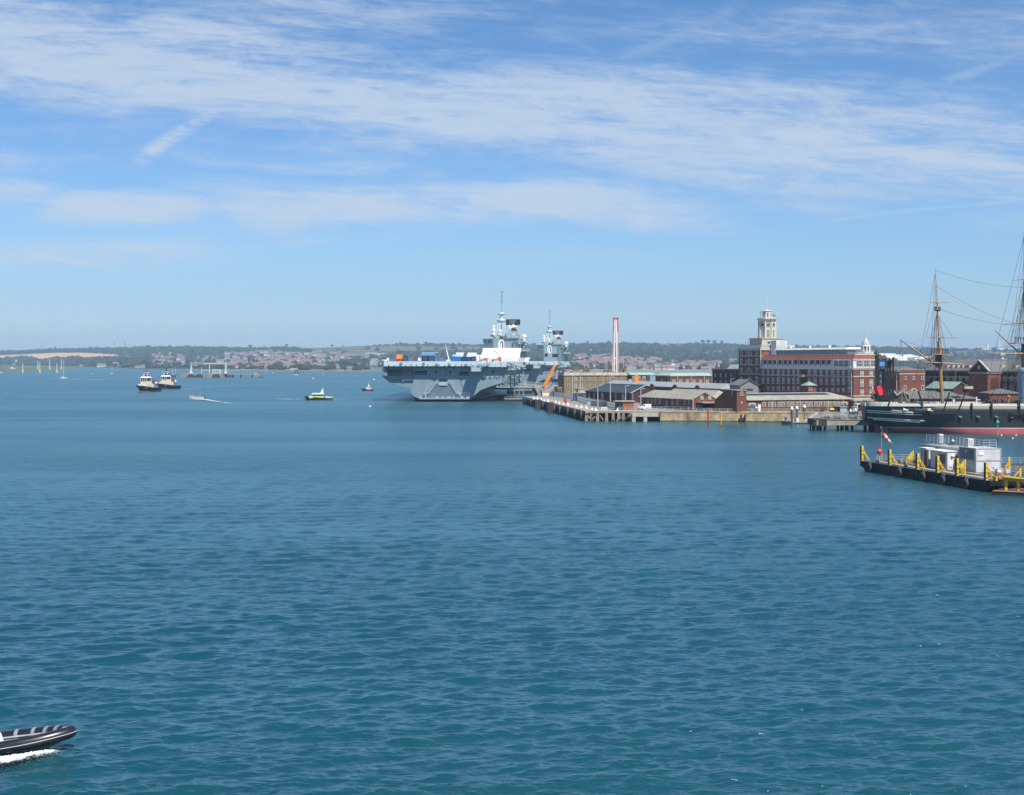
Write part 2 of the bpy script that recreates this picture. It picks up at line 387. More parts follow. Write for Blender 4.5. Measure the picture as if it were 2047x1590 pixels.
def make_water():
    cols = np.concatenate([np.linspace(-6000, -1500, 30, endpoint=False), np.arange(-1500, -400, 7.0), np.arange(-400, 2450, 3.0), np.arange(2450, 3550, 7.0), np.linspace(3560, 8000, 30)])
    ks = np.concatenate([np.array([6.6, 8, 10, 12, 14, 16]), np.arange(18, 1010, 1.55)])
    Yr = 56000.0/ks
    A, B = np.meshgrid((cols-CX)/F, Yr)
    X = np.clip(A*B, -9400, 9400); Y = B
    dr = B*B/56000.0*1.55; dx = B/2800.0*3.0
    Z = fbm_waves(X, Y, dr, dx)
    edge = (np.abs(cols-CX) > 2500)
    Z[:, edge] *= 0.0
    nr, nc = X.shape
    v = np.stack([X, Y, Z], -1).reshape(-1, 3)
    i = np.arange(nr*nc).reshape(nr, nc)
    q = np.stack([i[1:, :-1], i[1:, 1:], i[:-1, 1:], i[:-1, :-1]], -1).reshape(-1, 4)
    base = len(v)
    v = np.concatenate([v, np.array([[-9500, -400, -0.6], [9500, -400, -0.6], [9500, 8600, -0.6], [-9500, 8600, -0.6]])])
    q = np.concatenate([q, np.array([[base, base+1, base+2, base+3]])])
    me = bpy.data.meshes.new('water'); me.vertices.add(len(v)); me.vertices.foreach_set('co', v.ravel())
    me.loops.add(q.size); me.loops.foreach_set('vertex_index', q.ravel().astype(np.int32))
    me.polygons.add(len(q)); me.polygons.foreach_set('loop_start', np.arange(0, q.size, 4, dtype=np.int32))
    me.polygons.foreach_set('use_smooth', np.ones(len(q), dtype=bool))
    me.update(); me.validate()
    m = bpy.data.materials.new('sea_water'); m.use_nodes = True; t = NT(m.node_tree); t.n.clear()
    g = t.new('ShaderNodeNewGeometry').outputs['Position']
    sp = t.new('ShaderNodeSeparateXYZ'); t.l.new(g, sp.inputs[0])
    def vec(sx, sy): return t.comb(t.m('MULTIPLY', sp.outputs[0], sx), t.m('MULTIPLY', sp.outputs[1], sy), 0.0)
    patch = t.noise(vec(0.004, 0.011), 1.0, 4, 0.55)
    silt = t.noise(vec(0.012, 0.03), 1.0, 5, 0.6)
    c = t.mix(t.ss(patch, 0.35, 0.65), WATER_A, WATER_B)
    c = t.mix(t.m('MULTIPLY', t.ss(silt, 0.45, 0.7), 0.5), c, WATER_C)
    h1 = t.noise(vec(0.8, 2.1), 1.0, 3, 0.52, 0.4)
    h2 = t.noise(vec(0.16, 0.42), 1.0, 3, 0.55, 0.3)
    h3 = t.noise(vec(3.2, 5.0), 1.0, 3, 0.6)
    calm = t.ss(t.noise(vec(0.0035, 0.013), 1.0, 4, 0.6), 0.38, 0.62, 0.42, 1.15)
    hh = t.m('ADD', t.m('ADD', t.m('MULTIPLY', h1, 0.20), t.m('MULTIPLY', h2, 0.55)), t.m('MULTIPLY', h3, 0.035))
    b = t.new('ShaderNodeBump'); t.l.new(calm, b.inputs['Strength']); b.inputs['Distance'].default_value = 1.0
    t.l.new(hh, b.inputs['Height'])
    df = t.new('ShaderNodeBsdfDiffuse'); t.l.new(c, df.inputs['Color'])
    gl = t.new('ShaderNodeBsdfGlossy'); gl.inputs['Roughness'].default_value = 0.22; gl.inputs['Color'].default_value = (0.76, 0.96, 1.0, 1); t.l.new(b.outputs[0], gl.inputs['Normal'])
    fr = t.new('ShaderNodeFresnel'); fr.inputs['IOR'].default_value = 1.333; t.l.new(b.outputs[0], fr.inputs['Normal'])
    # rough sea: wave backs are hidden and facets lean to the eye, so the mirror share levels off
    f = t.m('MINIMUM', t.m('MULTIPLY', t.m('POWER', fr.outputs[0], 0.72), 1.20), WATER_F)
    mx = t.new('ShaderNodeMixShader'); t.l.new(f, mx.inputs[0]); t.l.new(df.outputs[0], mx.inputs[1]); t.l.new(gl.outputs[0], mx.inputs[2])
    out = t.new('ShaderNodeOutputMaterial'); t.l.new(mx.outputs[0], out.inputs[0])
    me.materials.append(m)
    o = bpy.data.objects.new('water', me); COL.objects.link(o); structure(o); return o
make_water()

# ------------------------------------------------------------------ far shore and hills
SIL = [(-900, 712), (-300, 706), (0, 704), (110, 699), (200, 698), (290, 695), (380, 694), (430, 695), (500, 697), (560, 694), (600, 696), (660, 695), (730, 692),
       (800, 688), (880, 688), (960, 690), (1050, 689), (1140, 688), (1250, 687), (1340, 690), (1400, 688), (1440, 688), (1500, 691), (1700, 694), (1780, 695),
       (1850, 698), (1950, 699), (2047, 700), (2500, 700), (3200, 706)]
SHO = [(-900, 731), (0, 732), (130, 732.5), (200, 735), (300, 738), (400, 739.5), (500, 741), (760, 743), (1000, 743), (3200, 743)]
def interp(tab, x): return np.interp(x, [a for a, b in tab], [b for a, b in tab])
def ridgeY(px): return np.interp(px, [-900, 0, 500, 1200, 2100, 3200], [8000, 7800, 7000, 6300, 6300, 6500])
def land(px, t):
    """hill surface: column px (bearing), t 0 at the shore, 1 on the ridge -> X, Y, Z and the row it shows at"""
    ys = interp(SHO, px); yr = interp(SIL, px); Ys = 56000.0/(ys-HY); Yr = ridgeY(px)
    Y = Ys+t*(Yr-Ys); y = ys+(yr-ys)*t
    return (px-CX)/F*Y, Y, H-(y-HY)/F*Y, y
def t_of(px, py):
    ys = interp(SHO, px); yr = interp(SIL, px); return (py-ys)/(yr-ys)
def inpoly(x, y, poly):
    r = np.zeros(np.shape(x), bool); n = len(poly)
    for i in range(n):
        (x0, y0), (x1, y1) = poly[i], poly[(i+1) % n]
        with np.errstate(divide='ignore', invalid='ignore'):
            c = ((y0 > y) != (y1 > y)) & (x < (x1-x0)*(y-y0)/(y1-y0+1e-12)+x0)
        r ^= c
    return r
WHEAT = [(-60, 713), (0, 711.2), (45, 710), (85, 706.8), (120, 706), (165, 706.2), (230, 709.5), (232, 711), (262, 714), (263, 718), (235, 716), (180, 715.5), (140, 714.5), (105, 715), (98, 720), (75, 719), (62, 714), (40, 713.5), (0, 716.5), (-60, 716)]
GREENF = [(-60, 711.5), (0, 710.6), (40, 708), (75, 706.5), (62, 712.5), (0, 712.8), (-60, 713.5)]
CHALK = [[(1753, 707), (1790, 707), (1792, 709), (1810, 709), (1822, 709), (1840, 713), (1868, 714), (1866, 719.5), (1838, 718), (1828, 721), (1800, 722), (1778, 719), (1766, 714), (1755, 711)],
         [(729, 706), (752, 706), (753, 709), (728, 709)], [(754, 708), (779, 705), (781, 707.5), (766, 709.5), (753, 710)]]
MEADOW = [[(594, 694.5), (735, 693.5), (738, 697), (640, 699), (596, 698)], [(740, 692.5), (960, 694), (960, 699), (800, 702), (690, 703), (650, 700), (740, 698)], [(690, 704), (760, 703), (750, 708), (690, 709)]]
DRY = [[(1170, 699), (1225, 698), (1250, 703), (1200, 707), (1175, 704)], [(1395, 708), (1425, 698), (1446, 696), (1449, 712), (1420, 716)], [(1870, 703), (1960, 702), (2040, 704), (2040, 716), (1960, 714), (1900, 719), (1872, 712)], [(1460, 700), (1476, 700), (1476, 716), (1462, 714)]]
RNGN = np.random.RandomState(11)
def lowfreq(px, py, sx, sy, seed):
    rs = np.random.RandomState(seed); z = 0*px+0.0
    for k in range(9):
        f = 2**(k/3.0); z = z+np.sin(px/sx*f*rs.uniform(.6, 1.2)+rs.rand()*9+py/sy*f*rs.uniform(-1, 1))*np.sin(py/sy*f*rs.uniform(.6, 1.2)+rs.rand()*9)/f**0.6
    return z/2.2
def make_hills():
    cols = np.concatenate([np.arange(-900, -60, 20), np.arange(-60, 2110, 2.5), np.arange(2120, 3200, 20)]).astype(float)
    ts = np.linspace(0, 1, 64)
    PX, T = np.meshgrid(cols, ts)
    X, Y, Z, PY = land(PX, T)
    jig = lowfreq(PX, PY*8, 60, 60, 5)*1.3
    Z = Z+jig*np.clip(T*6, 0, 1)*np.clip((1-T)*6, 0, 1)
    back = []
    for dy, zf in ((400, 0.95), (1100, 0.5)):
        Xb, Yb, Zb, _ = land(cols, np.ones_like(cols)); back.append((Xb*(Yb+dy)/Yb, Yb+dy, Zb*zf))
    front = land(cols, np.zeros_like(cols))
    rows = [np.stack([front[0]*(front[1]-60)/front[1], front[1]-60, 0*front[2]-0.9], -1)]
    rows += [np.stack([X[i], Y[i], Z[i]+(0.4 if i == 0 else 0.8)], -1) for i in range(len(ts))]
    rows += [np.stack(b, -1) for b in back]
    v = np.stack(rows); nr, nc = v.shape[:2]
    # land cover: colour of what grows or lies there
    col = np.zeros((nr, nc, 4), np.float32); col[..., 3] = 1
    n1 = lowfreq(PX, PY*7, 26, 22, 1); n2 = lowfreq(PX, PY*7, 9, 8, 2)
    g = np.clip(0.5+0.35*n1+0.25*n2, 0, 1)[..., None]
    c = np.array([0.030, 0.050, 0.020])*(1-g)+np.array([0.075, 0.085, 0.04])*g
    def paint(mask, rgb, vv=0.12):
        c[mask] = np.array(rgb)*(1+vv*np.clip(n2[mask], -1, 1))[:, None]
    paint(PY > 738.5-0*PX, (0.20, 0.17, 0.12)); paint((PX > 1000) & (PY > 728), (0.07, 0.08, 0.06))
    for p in MEADOW: paint(inpoly(PX, PY, p), (0.15, 0.15, 0.075), 0.25)
    for p in DRY: paint(inpoly(PX, PY, p) & (n2+n1 > -0.55), (0.19, 0.155, 0.085), 0.3)
    paint(inpoly(PX, PY, GREENF), (0.22, 0.20, 0.11)); paint(inpoly(PX, PY, WHEAT), (0.62, 0.42, 0.21), 0.06)
    for k, p in enumerate(CHALK): paint(inpoly(PX, PY, p) & (n2 > (-0.75, -.15, -.15)[k]), ((0.74, 0.72, 0.66), (0.5, 0.5, 0.47), (0.5, 0.5, 0.47))[k], 0.15)
    col[1:1+len(ts), :, :3] = c; col[0] = col[1]; col[-2:] = col[-3]
    me = bpy.data.meshes.new('hills'); i = np.arange(nr*nc).reshape(nr, nc)
    q = np.stack([i[:-1, :-1], i[:-1, 1:], i[1:, 1:], i[1:, :-1]], -1).reshape(-1, 4)
    me.from_pydata(v.reshape(-1, 3).tolist(), [], q.tolist())
    at_ = me.color_attributes.new('cover', 'FLOAT_COLOR', 'POINT'); at_.data.foreach_set('color', col.ravel())
    m = bpy.data.materials.new('hill_land'); m.use_nodes = True; t = NT(m.node_tree); p = t.n['Principled BSDF']; p.inputs['Roughness'].default_value = 0.95
    p.inputs['Specular IOR Level'].default_value = 0.1
    a = t.new('ShaderNodeAttribute', attribute_name='cover'); pos = t.new('ShaderNodeNewGeometry').outputs['Position']
    nz = t.noise(pos, 0.02, 5, 0.65)
    t.l.new(t.mix(1.0, a.outputs['Color'], t.mix(nz, (0.72, 0.72, 0.72, 1), (1.28, 1.28, 1.28, 1)), 'MULTIPLY'), p.inputs['Base Color'])
    me.materials.append(m)
    o = bpy.data.objects.new('hills', me); COL.objects.link(o); structure(o)
make_hills()

# saltmarsh flat in front of the left shore
def make_flat():
    mb = MB(); top = []; bot = []
    for px in range(-700, 190, 10):
        w = max(0.0, min(1.0, (188-px)/150.0))
        yb = 734.5+9.0*w+0.5*math.sin(px*0.13); ytop = interp(SHO, px)+0.4
        top.append((gx(px, 56000/(ytop-HY)), 56000/(ytop-HY), 0.9)); Yb = 56000/(max(yb, ytop+0.5)-HY); bot.append((gx(px, Yb), Yb, 0.05))
    n = len(top); mb.add(top+bot, [(i+n, i+1+n, i+1, i) for i in range(n-1)])
    structure(mb.build('mudflat', M('marsh_grass', (0.11, 0.14, 0.06), 0.9, 0.35, 0.02, spec=0.1)))
make_flat()
# open dockyard ground behind the quays, reaching to the far town
QZ = 3.3
# ------------------------------------------------------------------ aircraft carriers
GREY = M_band('warship_grey', [(1.25, (0.018, 0.02, 0.024)), (99, (0.235, 0.32, 0.36))], 0.5, 0.06, 2, 0.22)
GREYL = M('warship_light_grey', (0.40, 0.50, 0.54), 0.5, 0.08, 0.25, stain=0.15, streak=True)
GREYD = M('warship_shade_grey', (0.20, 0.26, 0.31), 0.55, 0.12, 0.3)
DARKHOLE = M('opening_shade_black', (0.012, 0.013, 0.016), 0.8)  # near-black colour stands in for the shade inside openings
WHITE = M('white_gloss', (0.80, 0.80, 0.80), 0.4, 0.04)
RAIL = M('rail_metal', (0.42, 0.46, 0.48), 0.5)
BLACK = M('black_paint', (0.015, 0.015, 0.018), 0.5)
CARX, CARY = gx(903, 691), 691.0
DECKZ = 19.6
def lp(px, py, yl): return Vector((gx(px, CARY+yl)-CARX, yl, gz(py, CARY+yl)))
def rails(mb, pts, h=1.1, step=2.0, r=0.05, lines=3):
    for a, b in zip(pts, pts[1:]):
        a = Vector(a); b = Vector(b); n = max(1, round((b-a).length/step))
        for i in range(n+1): p = a.lerp(b, i/n); mb.bar(p, p+Vector((0, 0, h)), r)
        for k in range(1, lines+1): mb.bar(a+Vector((0, 0, h*k/lines)), b+Vector((0, 0, h*k/lines)), r)
def make_carrier():
    t = thing('aircraft_carrier', 'nearer grey aircraft carrier seen stern on with containers and a white tent on its deck', 'aircraft carrier', (CARX, CARY, 0), 0, 'aircraft carriers at the jetty')
    S = [(0.0, [(-18.6, 17.4), (-18.6, 11.3), (-20.4, 4.6), (-18.8, 2.6), (-15.6, 1.2), (9, 1.2), (14.2, 5.6), (20, 7.8), (25, 9.2), (25, 17.4)]),
         (6.0, [(-18.9, 17.4), (-18.9, 11.3), (-20.7, 4.6), (-19.6, 2.2), (-16.4, .7), (10.2, .7), (15.6, 4.6), (21, 7.2), (26, 8.8), (26, 17.4)]),
         (42., [(-24, 17.4), (-21, 11.3), (-20.6, 4.6), (-20.4, 2), (-20, -.9), (20, -.9), (20.2, 3), (21, 6), (24, 10), (26, 17.4)]),
         (200., [(-24, 17.4), (-21, 11.3), (-20, 4.6), (-19.5, 2), (-19, -.9), (19, -.9), (19.2, 3), (20, 6), (22, 10), (25, 17.4)]),
         (272., [(-13, 17.4), (-8, 11.3), (-4, 4.6), (-3, 2), (-2, -.9), (2, -.9), (3, 3), (4, 6), (8, 10), (13, 17.4)])]
    MB().loft([[(x, y, z) for x, z in p] for y, p in S], smooth=False).build('hull', GREY, t)
    # flight deck with its deep edge, its grey lightened for the light it catches, overhanging the transom
    d = MB()
    plan = [(-33, -3.4), (17.5, -3.4), (17.7, -2.2), (27.0, -2.2), (30, 12), (37, 40), (37, 205), (30, 225), (18, 278), (-16, 278), (-34, 215), (-37, 60), (-36, 14)]
    d.prism([(x, y) for x, y in plan], 17.5, DECKZ, 'z')
    d.build('flight_deck', GREYL, t); d = MB(); d.box(-33.2, 17.2, -3.75, -3.41, 17.45, DECKZ+0.25); d.box(17.8, 27, -2.6, -2.21, 17.1, DECKZ-0.2); d.box(-33.1, -31, -3.4, 8, 17.48, DECKZ+.2)
    d.build('deck_edge', M('deck_edge_lit_pale', (0.54, 0.65, 0.69), .5, .08, .3, stain=.12, streak=True), t)
    for i in range(22): x = -31+i*2.75; MB().box(x, x+0.5, -3.9, -3.76, 17.7, 17.7+rnd.uniform(.3, 1.1)).build('deck_edge_fitting', GREYD, t)
    for px, py in ((873, 729), (877, 731), (898, 729), (802, 727), (847, 727), (931, 730), (958, 731), (966, 732), (975, 730)):
        p = lp(px, py, -3.9); MB().box(p.x-0.6, p.x+0.6, -4.1, -3.76, p.z-0.5, p.z+0.6).build('deck_edge_fitting', GREYD, t)
    # underside ribs that show light and dark under the overhang
    u = MB()
    for i in range(26): x = -31.5+i*2.25; u.box(x, x+0.35, -3.3, 0.0, 16.7, 17.48)
    u.box(-33, 25, -0.25, 0.0, 15.9, 17.4)
    u.build('deck_beam', GREY, t)
    # port quarter sponson: open gallery on a flared shelf
    g = MB()
    secs = []
    for y, dx in ((1.0, 0), (26, 0.5)):
        secs.append([(-34.6-dx, y, 12.7), (-30.8-dx, y, 9.4), (-22-dx, y, 7.0), (-19.5, y, 6.9), (-18.4, y, 11.3), (-18.4, y, 12.7)])
    g.loft(secs, smooth=False)
    g.prism([(-34.6, 12.7), (-34.3, 12.7), (-27, 12.7), (-26.9, 11.0), (-29.5, 10.8), (-34.3, 12.3)][::-1], 0.2, 1.0, 'y')
    g.build('quarter_sponson', GREY, t)
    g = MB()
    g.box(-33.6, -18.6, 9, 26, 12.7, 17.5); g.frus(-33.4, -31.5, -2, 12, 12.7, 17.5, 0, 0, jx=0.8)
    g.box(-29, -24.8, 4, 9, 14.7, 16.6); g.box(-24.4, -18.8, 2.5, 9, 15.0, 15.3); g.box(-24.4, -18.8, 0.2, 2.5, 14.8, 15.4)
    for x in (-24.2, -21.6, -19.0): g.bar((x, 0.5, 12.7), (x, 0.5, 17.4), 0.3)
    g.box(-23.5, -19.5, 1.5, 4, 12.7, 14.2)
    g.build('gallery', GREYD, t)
    g = MB(); rails(g, [(-34, 0.4, 12.7), (-24.6, 0.4, 12.7), (-18.7, 0.4, 12.7)], 1.5, 1.5, 0.10); g.bar((-31, 0.8, 12.7), (-31, 0.8, 17.5), 0.25); g.box(-24.2, -23.8, .2, .8, 9.8, 12.7); g.box(-24.2, -18.6, .1, .7, 10.5, 11)
    g.build('gallery_railing', GREYL, t)
    # far port sponson with lockers and aerials
    g = MB(); a = lp(743, 734, 60); b = lp(767, 742, 60)
    g.box(a.x, b.x, 50, 62, b.z, a.z); g.box(a.x-2.2, b.x-2, 52, 62, a.z+0.3, a.z+1.0); g.frus(a.x-0.5, a.x+4.5, 52, 60, a.z+1, a.z+4.6, 1.0, 1)
    g.box(a.x+3.3, b.x-0.3, 54, 62, a.z+1, a.z+2.6)
    for i in range(9): x = a.x-2+i*0.9; g.bar((x, 51, a.z+1), (x+rnd.uniform(-.6, .6), 51, a.z+rnd.uniform(2, 5)), 0.16)
    g.bar(lp(759, 722, 40), lp(759, 711, 40), 0.22); g.bar(lp(759, 711, 40), lp(756.5, 710.5, 40), 0.2); g.ball((a.x+5, 52, a.z+5), 0.7)
    g.build('port_sponson', M('sponson_grey', (0.22, 0.29, 0.32), .6, .2, .3), t)
    # transom openings
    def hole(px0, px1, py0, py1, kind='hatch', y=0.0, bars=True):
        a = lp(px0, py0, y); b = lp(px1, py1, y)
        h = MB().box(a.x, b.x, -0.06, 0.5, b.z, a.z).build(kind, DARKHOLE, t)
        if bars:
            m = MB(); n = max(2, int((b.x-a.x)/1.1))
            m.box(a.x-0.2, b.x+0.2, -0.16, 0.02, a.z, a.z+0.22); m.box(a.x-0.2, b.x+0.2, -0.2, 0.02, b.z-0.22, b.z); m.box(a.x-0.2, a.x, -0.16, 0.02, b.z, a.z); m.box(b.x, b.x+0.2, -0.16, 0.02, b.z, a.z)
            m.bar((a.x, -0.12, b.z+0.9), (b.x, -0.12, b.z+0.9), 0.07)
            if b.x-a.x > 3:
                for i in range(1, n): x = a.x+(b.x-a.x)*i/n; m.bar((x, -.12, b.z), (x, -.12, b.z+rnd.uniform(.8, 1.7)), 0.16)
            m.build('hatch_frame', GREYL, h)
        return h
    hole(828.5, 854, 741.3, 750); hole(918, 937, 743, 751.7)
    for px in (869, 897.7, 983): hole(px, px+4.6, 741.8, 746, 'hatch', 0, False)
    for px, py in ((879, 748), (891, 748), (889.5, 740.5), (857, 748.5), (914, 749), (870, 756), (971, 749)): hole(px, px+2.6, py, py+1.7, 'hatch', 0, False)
    # stern ramp: plate with the recess shade put into its grey, lintel box, sloping side walls with steps, and the floor platform
    z0 = 1.9
    r = MB()
    def q(px, py, y): v = lp(px, py, y); return (v.x, y, v.z)
    r.prism([(lp(871, 0, 0).x, 9.0), (lp(854, 0, 0).x, z0), (lp(915.5, 0, 0).x, z0), (lp(901, 0, 0).x, 9.0)], -0.9, -0.06, 'y')
    r.build('stern_ramp', M('ramp_shaded_grey', (0.125, 0.17, 0.205), .6, .1, .3), t)
    for s, xa, xb in ((-1, 871, 856), (1, 901, 914)):
        r = MB()
        A = Vector((lp(xa, 0, 0).x, -1.0, 9.0)); B = Vector((lp(xb, 0, 0).x, -1.0, 4.0)); Cc = Vector((lp(xb+5*s, 0, 0).x, -1.0, z0+0.6))
        r.bar(A, B, 0.5, 0.55); r.bar(B+Vector((0, 0, 0.2)), B+Vector((-s*-2.2, 0, 0.2)), 0.8, 0.5); r.bar(B+Vector((s*1.6, 0, 0.0)), Cc, 0.45, 0.5)
        for k in range(9): p = A.lerp(B, k/8); r.box(p.x-0.9, p.x+0.9, -1.25, -0.7, p.z-0.12, p.z+0.05)
        r.bar(A+Vector((s*0.8, -.1, 1.1)), B+Vector((s*1.2, -.1, 1.3)), 0.10); r.bar(B+Vector((s*1.2, -.1, 1.3)), B+Vector((s*2.8, -.1, 1.3)), 0.10)
        for k in range(5): p = A.lerp(B, k/4); r.bar(p, p+Vector((s*1.0, -.1, 1.2)), 0.08)
        r.build('stern_ramp_stairs', GREYL, t)
    a = lp(877, 760, 0); b = lp(894.5, 764.5, 0)
    MB().box(a.x, b.x, -1.3, -0.05, b.z-1.6, a.z-0.9).build('ramp_head_box', GREYL, t)
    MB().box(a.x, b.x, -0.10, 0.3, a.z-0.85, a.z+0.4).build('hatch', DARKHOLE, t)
    p = MB(); p.box(-15.4, 8.9, -2.8, 1.0, 1.25, 1.75); p.box(-15.4, 8.9, -2.9, -2.6, 1.75, 1.95)
    for px, w in ((838, 2), (850, 1), (871, 2.2), (884, 1.6), (894, 2.4), (905, 1.2), (922, 2), (932, 2.4)): x = lp(px, 0, 0).x; p.box(x, x+w*.7, -2.4, -1.2, 1.75, 2.5)
    p.build('stern_platform', GREYL, t)
    for a_, b_ in (((-15.2, -2.7, 1.95), (-9, -2.7, 1.95)), ((3.5, -2.7, 1.95), (8.8, -2.7, 1.95))): p = MB(); rails(p, [a_, b_], 2.4, 2.5, 0.08, 2); p.build('platform_railing', RAIL, t)
    # marks and pipes on the transom plating
    for px, r_, z0_, z1_ in ((847, .16, 4.8, 12.6), (839.5, .12, 8.3, 11.5)): MB().box(lp(px, 0, 0).x-r_, lp(px, 0, 0).x+r_, -.10, 0.0, z0_, z1_).build('transom_pipe', GREYD, t)
    for pa, pb, za_, zb_ in ((866, 870, 11.2, 7.5), (919, 927, 11, 6)): MB().bar((lp(pa, 0, 0).x, -.08, za_), (lp(pb, 0, 0).x, -.08, zb_), 0.14).build('transom_pipe', GREYD, t)
    # hanging starboard stern box with gear
    a = lp(941, 726, -8); b = lp(962, 743, -8)
    g = MB(); g.box(a.x, b.x, -8, -2.4, b.z, b.z+0.6); g.box(a.x, b.x, -8, -7.7, b.z+0.6, b.z+2.0); g.box(a.x, a.x+0.4, -8, -2.4, b.z, a.z); g.box(b.x-0.4, b.x, -8, -2.4, b.z, a.z)
    for i in range(14): x = rnd.uniform(a.x+.3, b.x-.8); z = rnd.uniform(b.z+1, a.z-.4); g.box(x, x+rnd.uniform(.2, .8), -7.9, -6.5, z, z+rnd.uniform(.3, 1.2))
    g.build('stern_gallery', GREYL, t)
    # starboard quarter: sponsons, fender booms, platforms
    g = MB()
    a = lp(1016, 729, 6); b = lp(1056, 744, 6)
    g.box(25.2, b.x-5, 4, 40, 15.4, 16.2); g.frus(25.2, 31, 6, 30, 13.2, 15.4, 0, 0, jx=-2.0); g.box(28.5, b.x-1.5, 14, 60, 17.2, 17.9)
    for i in range(16): x = rnd.uniform(25.5, b.x-2); y = rnd.uniform(3, 12); z = rnd.uniform(15.5, 19); g.box(x, x+rnd.uniform(.6, 2.2), y, y+1.5, z, z+rnd.uniform(.4, 1.6))
    for i in range(12): x = 25.4+i*0.95; g.bar((x, 3.5, 16.2), (x+rnd.uniform(-.4, .4), 3.5, 16.2+rnd.uniform(1.5, 4.5)), 0.14)
    rails(g, [(25.3, 4, 16.2), (b.x-5, 4, 16.2)], 1.2, 1.5, 0.09)
    g.build('starboard_sponson', GREYL, t)
    g = MB()
    for x in (29.0, 31.0, 33.4, 35.5): g.bar((x, 20, 2), (x, 20, 17), 0.55)
    for z in (5, 8.5, 12): g.bar((27.5, 20, z), (36, 20, z), 0.4)
    g.bar((28, 20, 5), (36, 20, 12), 0.3); g.bar((36, 20, 5), (28, 20, 12), 0.3)
    g.build('access_tower', GREYD, t)
    # lettering-like draught of small openings on starboard quarter
    for i in range(9): x = lp(974+i*2.9, 0, 0).x; MB().box(x, x+0.55, -0.08, 0.05, 12.0, 12.7+(i % 3)*.25).build('transom_plate', GREYL, t)
    for i in range(10): x = -13+i*3.9; MB().box(x, x+1.9, -0.34, 0.05, 15.95, 16.5).build('transom_plate', GREYL, t)
    # ------- aft island
    isl = MB(); Y0 = 88
    a = lp(986, 677, Y0); b = lp(1036, 724, Y0)
    isl.box(a.x, b.x, Y0, Y0+26, DECKZ, a.z); isl.box(a.x+6.5, b.x+0.6, Y0-0.8, Y0+25, a.z, a.z+0.5)
    isl.frus(lp(1014, 0, Y0).x, lp(1038, 0, Y0).x, Y0+1, Y0+14, a.z+0.5, lp(0, 662.5, Y0).z, 0.9, 0.9)
    isl.box(lp(985, 0, Y0).x, lp(1013, 0, Y0).x, Y0+3, Y0+16, a.z, lp(0, 672.5, Y0).z)
    c = lp(1036, 690, Y0); isl.frus(c.x, c.x+5, Y0+2, Y0+20, DECKZ, c.z, 0.0, 0, jx=1.0); isl.box(c.x-.5, c.x+6, Y0, Y0+12, c.z, c.z+0.5)
    isl.box(c.x+1, c.x+6.5, Y0-2, Y0+8, lp(0, 703, Y0).z, lp(0, 697, Y0).z)
    isl.box(lp(1025, 0, Y0).x, lp(1050, 0, Y0).x, Y0-1.2, Y0+4, lp(0, 684, Y0).z, lp(0, 683, Y0).z)
    for px in (1026, 1029, 1032, 1036, 1040): p = lp(px, 683, Y0-0.9); isl.bar(p, p-Vector((0, 0, 11)), 0.35)
    isl.bar(lp(1025, 685, Y0-1), lp(1034, 697, Y0-1), 0.25); isl.bar(lp(1040, 676, Y0-1), lp(1031, 686, Y0-1), 0.3)
    il = isl.build('island', GREY, t)
    def sub(mb, name, mat): return mb.build(name, mat, il)
    # flying control room: flared, with a belt of green glass
    f = MB(); z0, z1 = lp(0, 690, Y0).z, lp(0, 673.3, Y0).z; xl, xr = lp(968, 0, Y0).x, lp(986.5, 0, Y0).x
    f.frus(xl, xr, Y0+1, Y0+14, z0, z1-1.2, -0.9, -0.6, jx=0, jy=0); f.frus(xl-1.1, xr+4, Y0+0.2, Y0+14, z1-1.2, z1, 0.2, 0.4); f.frus(xl+0.5, xr+5, Y0+2, Y0+14, z1, z1+0.9, 1.5, 1.5)
    sub(f, 'flying_control_room', GREY)
    wz0, wz1 = lp(0, 686.5, Y0).z, lp(0, 678.5, Y0).z
    for i in range(4):
        xa = xl-0.3+(xr-xl-0.2)*i/4; xb = xl-0.3+(xr-xl-0.2)*(i+1)/4-0.35
        w = MB().frus(xa, xb, Y0+0.35, Y0+1.2, wz0, wz1, -0.05 if i == 0 else 0, -0.28, jx=0, jy=.2)
        sub(w, 'control_room_window', M_glass('green_glass', (0.012, 0.075, 0.075)))
    e = MB(); cx, cz = lp(1002, 0, Y0).x, lp(0, 690, Y0).z
    e.prism([(cx+1.75*math.cos(2*math.pi*i/20), cz+3.1*math.sin(2*math.pi*i/20)) for i in range(20)], Y0-0.14, Y0-0.05, 'y', 0)
    e.prism([(cx+0.2+1.05*math.cos(2*math.pi*i/16), cz+2.3*math.sin(2*math.pi*i/16)) for i in range(16)], Y0-0.22, Y0-0.13, 'y', 1)
    e.prism([(cx-.5, cz-2.2), (cx+.2, cz-2.2), (cx+.5, cz+.4), (cx+.1, cz+1.8), (cx-.4, cz+.6)], Y0-0.3, Y0-0.21, 'y', 2)
    sub(e, 'ship_badge', [WHITE, M('badge_dark', (0.05, 0.09, 0.08)), WHITE])
    # tower mast with disc radars
    tm = MB(); a = lp(991, 673, Y0+6); b = lp(1013, 673, Y0+6); top = lp(0, 645.5, Y0+6).z
    tm.frus(a.x, b.x, Y0+4, Y0+10, lp(0, 676, Y0).z, top, 0.7, 0.8); tm.box(a.x+3.4, a.x+3.7, Y0+3.6, Y0+4.6, top-7, top)
    sub(tm, 'tower_mast', GREYL)
    mc = lp(1002.5, 0, Y0+7)
    dz = lp(0, 645.5, Y0+7).z
    d = MB(); d.lathe([(1.6, 0), (2.4, 0.5), (2.5, 1.4), (2.3, 1.9), (1.2, 2.2), (1.0, 2.6), (1.4, 3.3), (1.2, 3.5), (0.5, 3.6), (0.5, 4.0), (1.8, 4.4), (2.0, 4.9), (1.9, 5.3), (1.3, 5.8), (0.5, 6.0)], (mc.x, Y0+7, dz), 20)
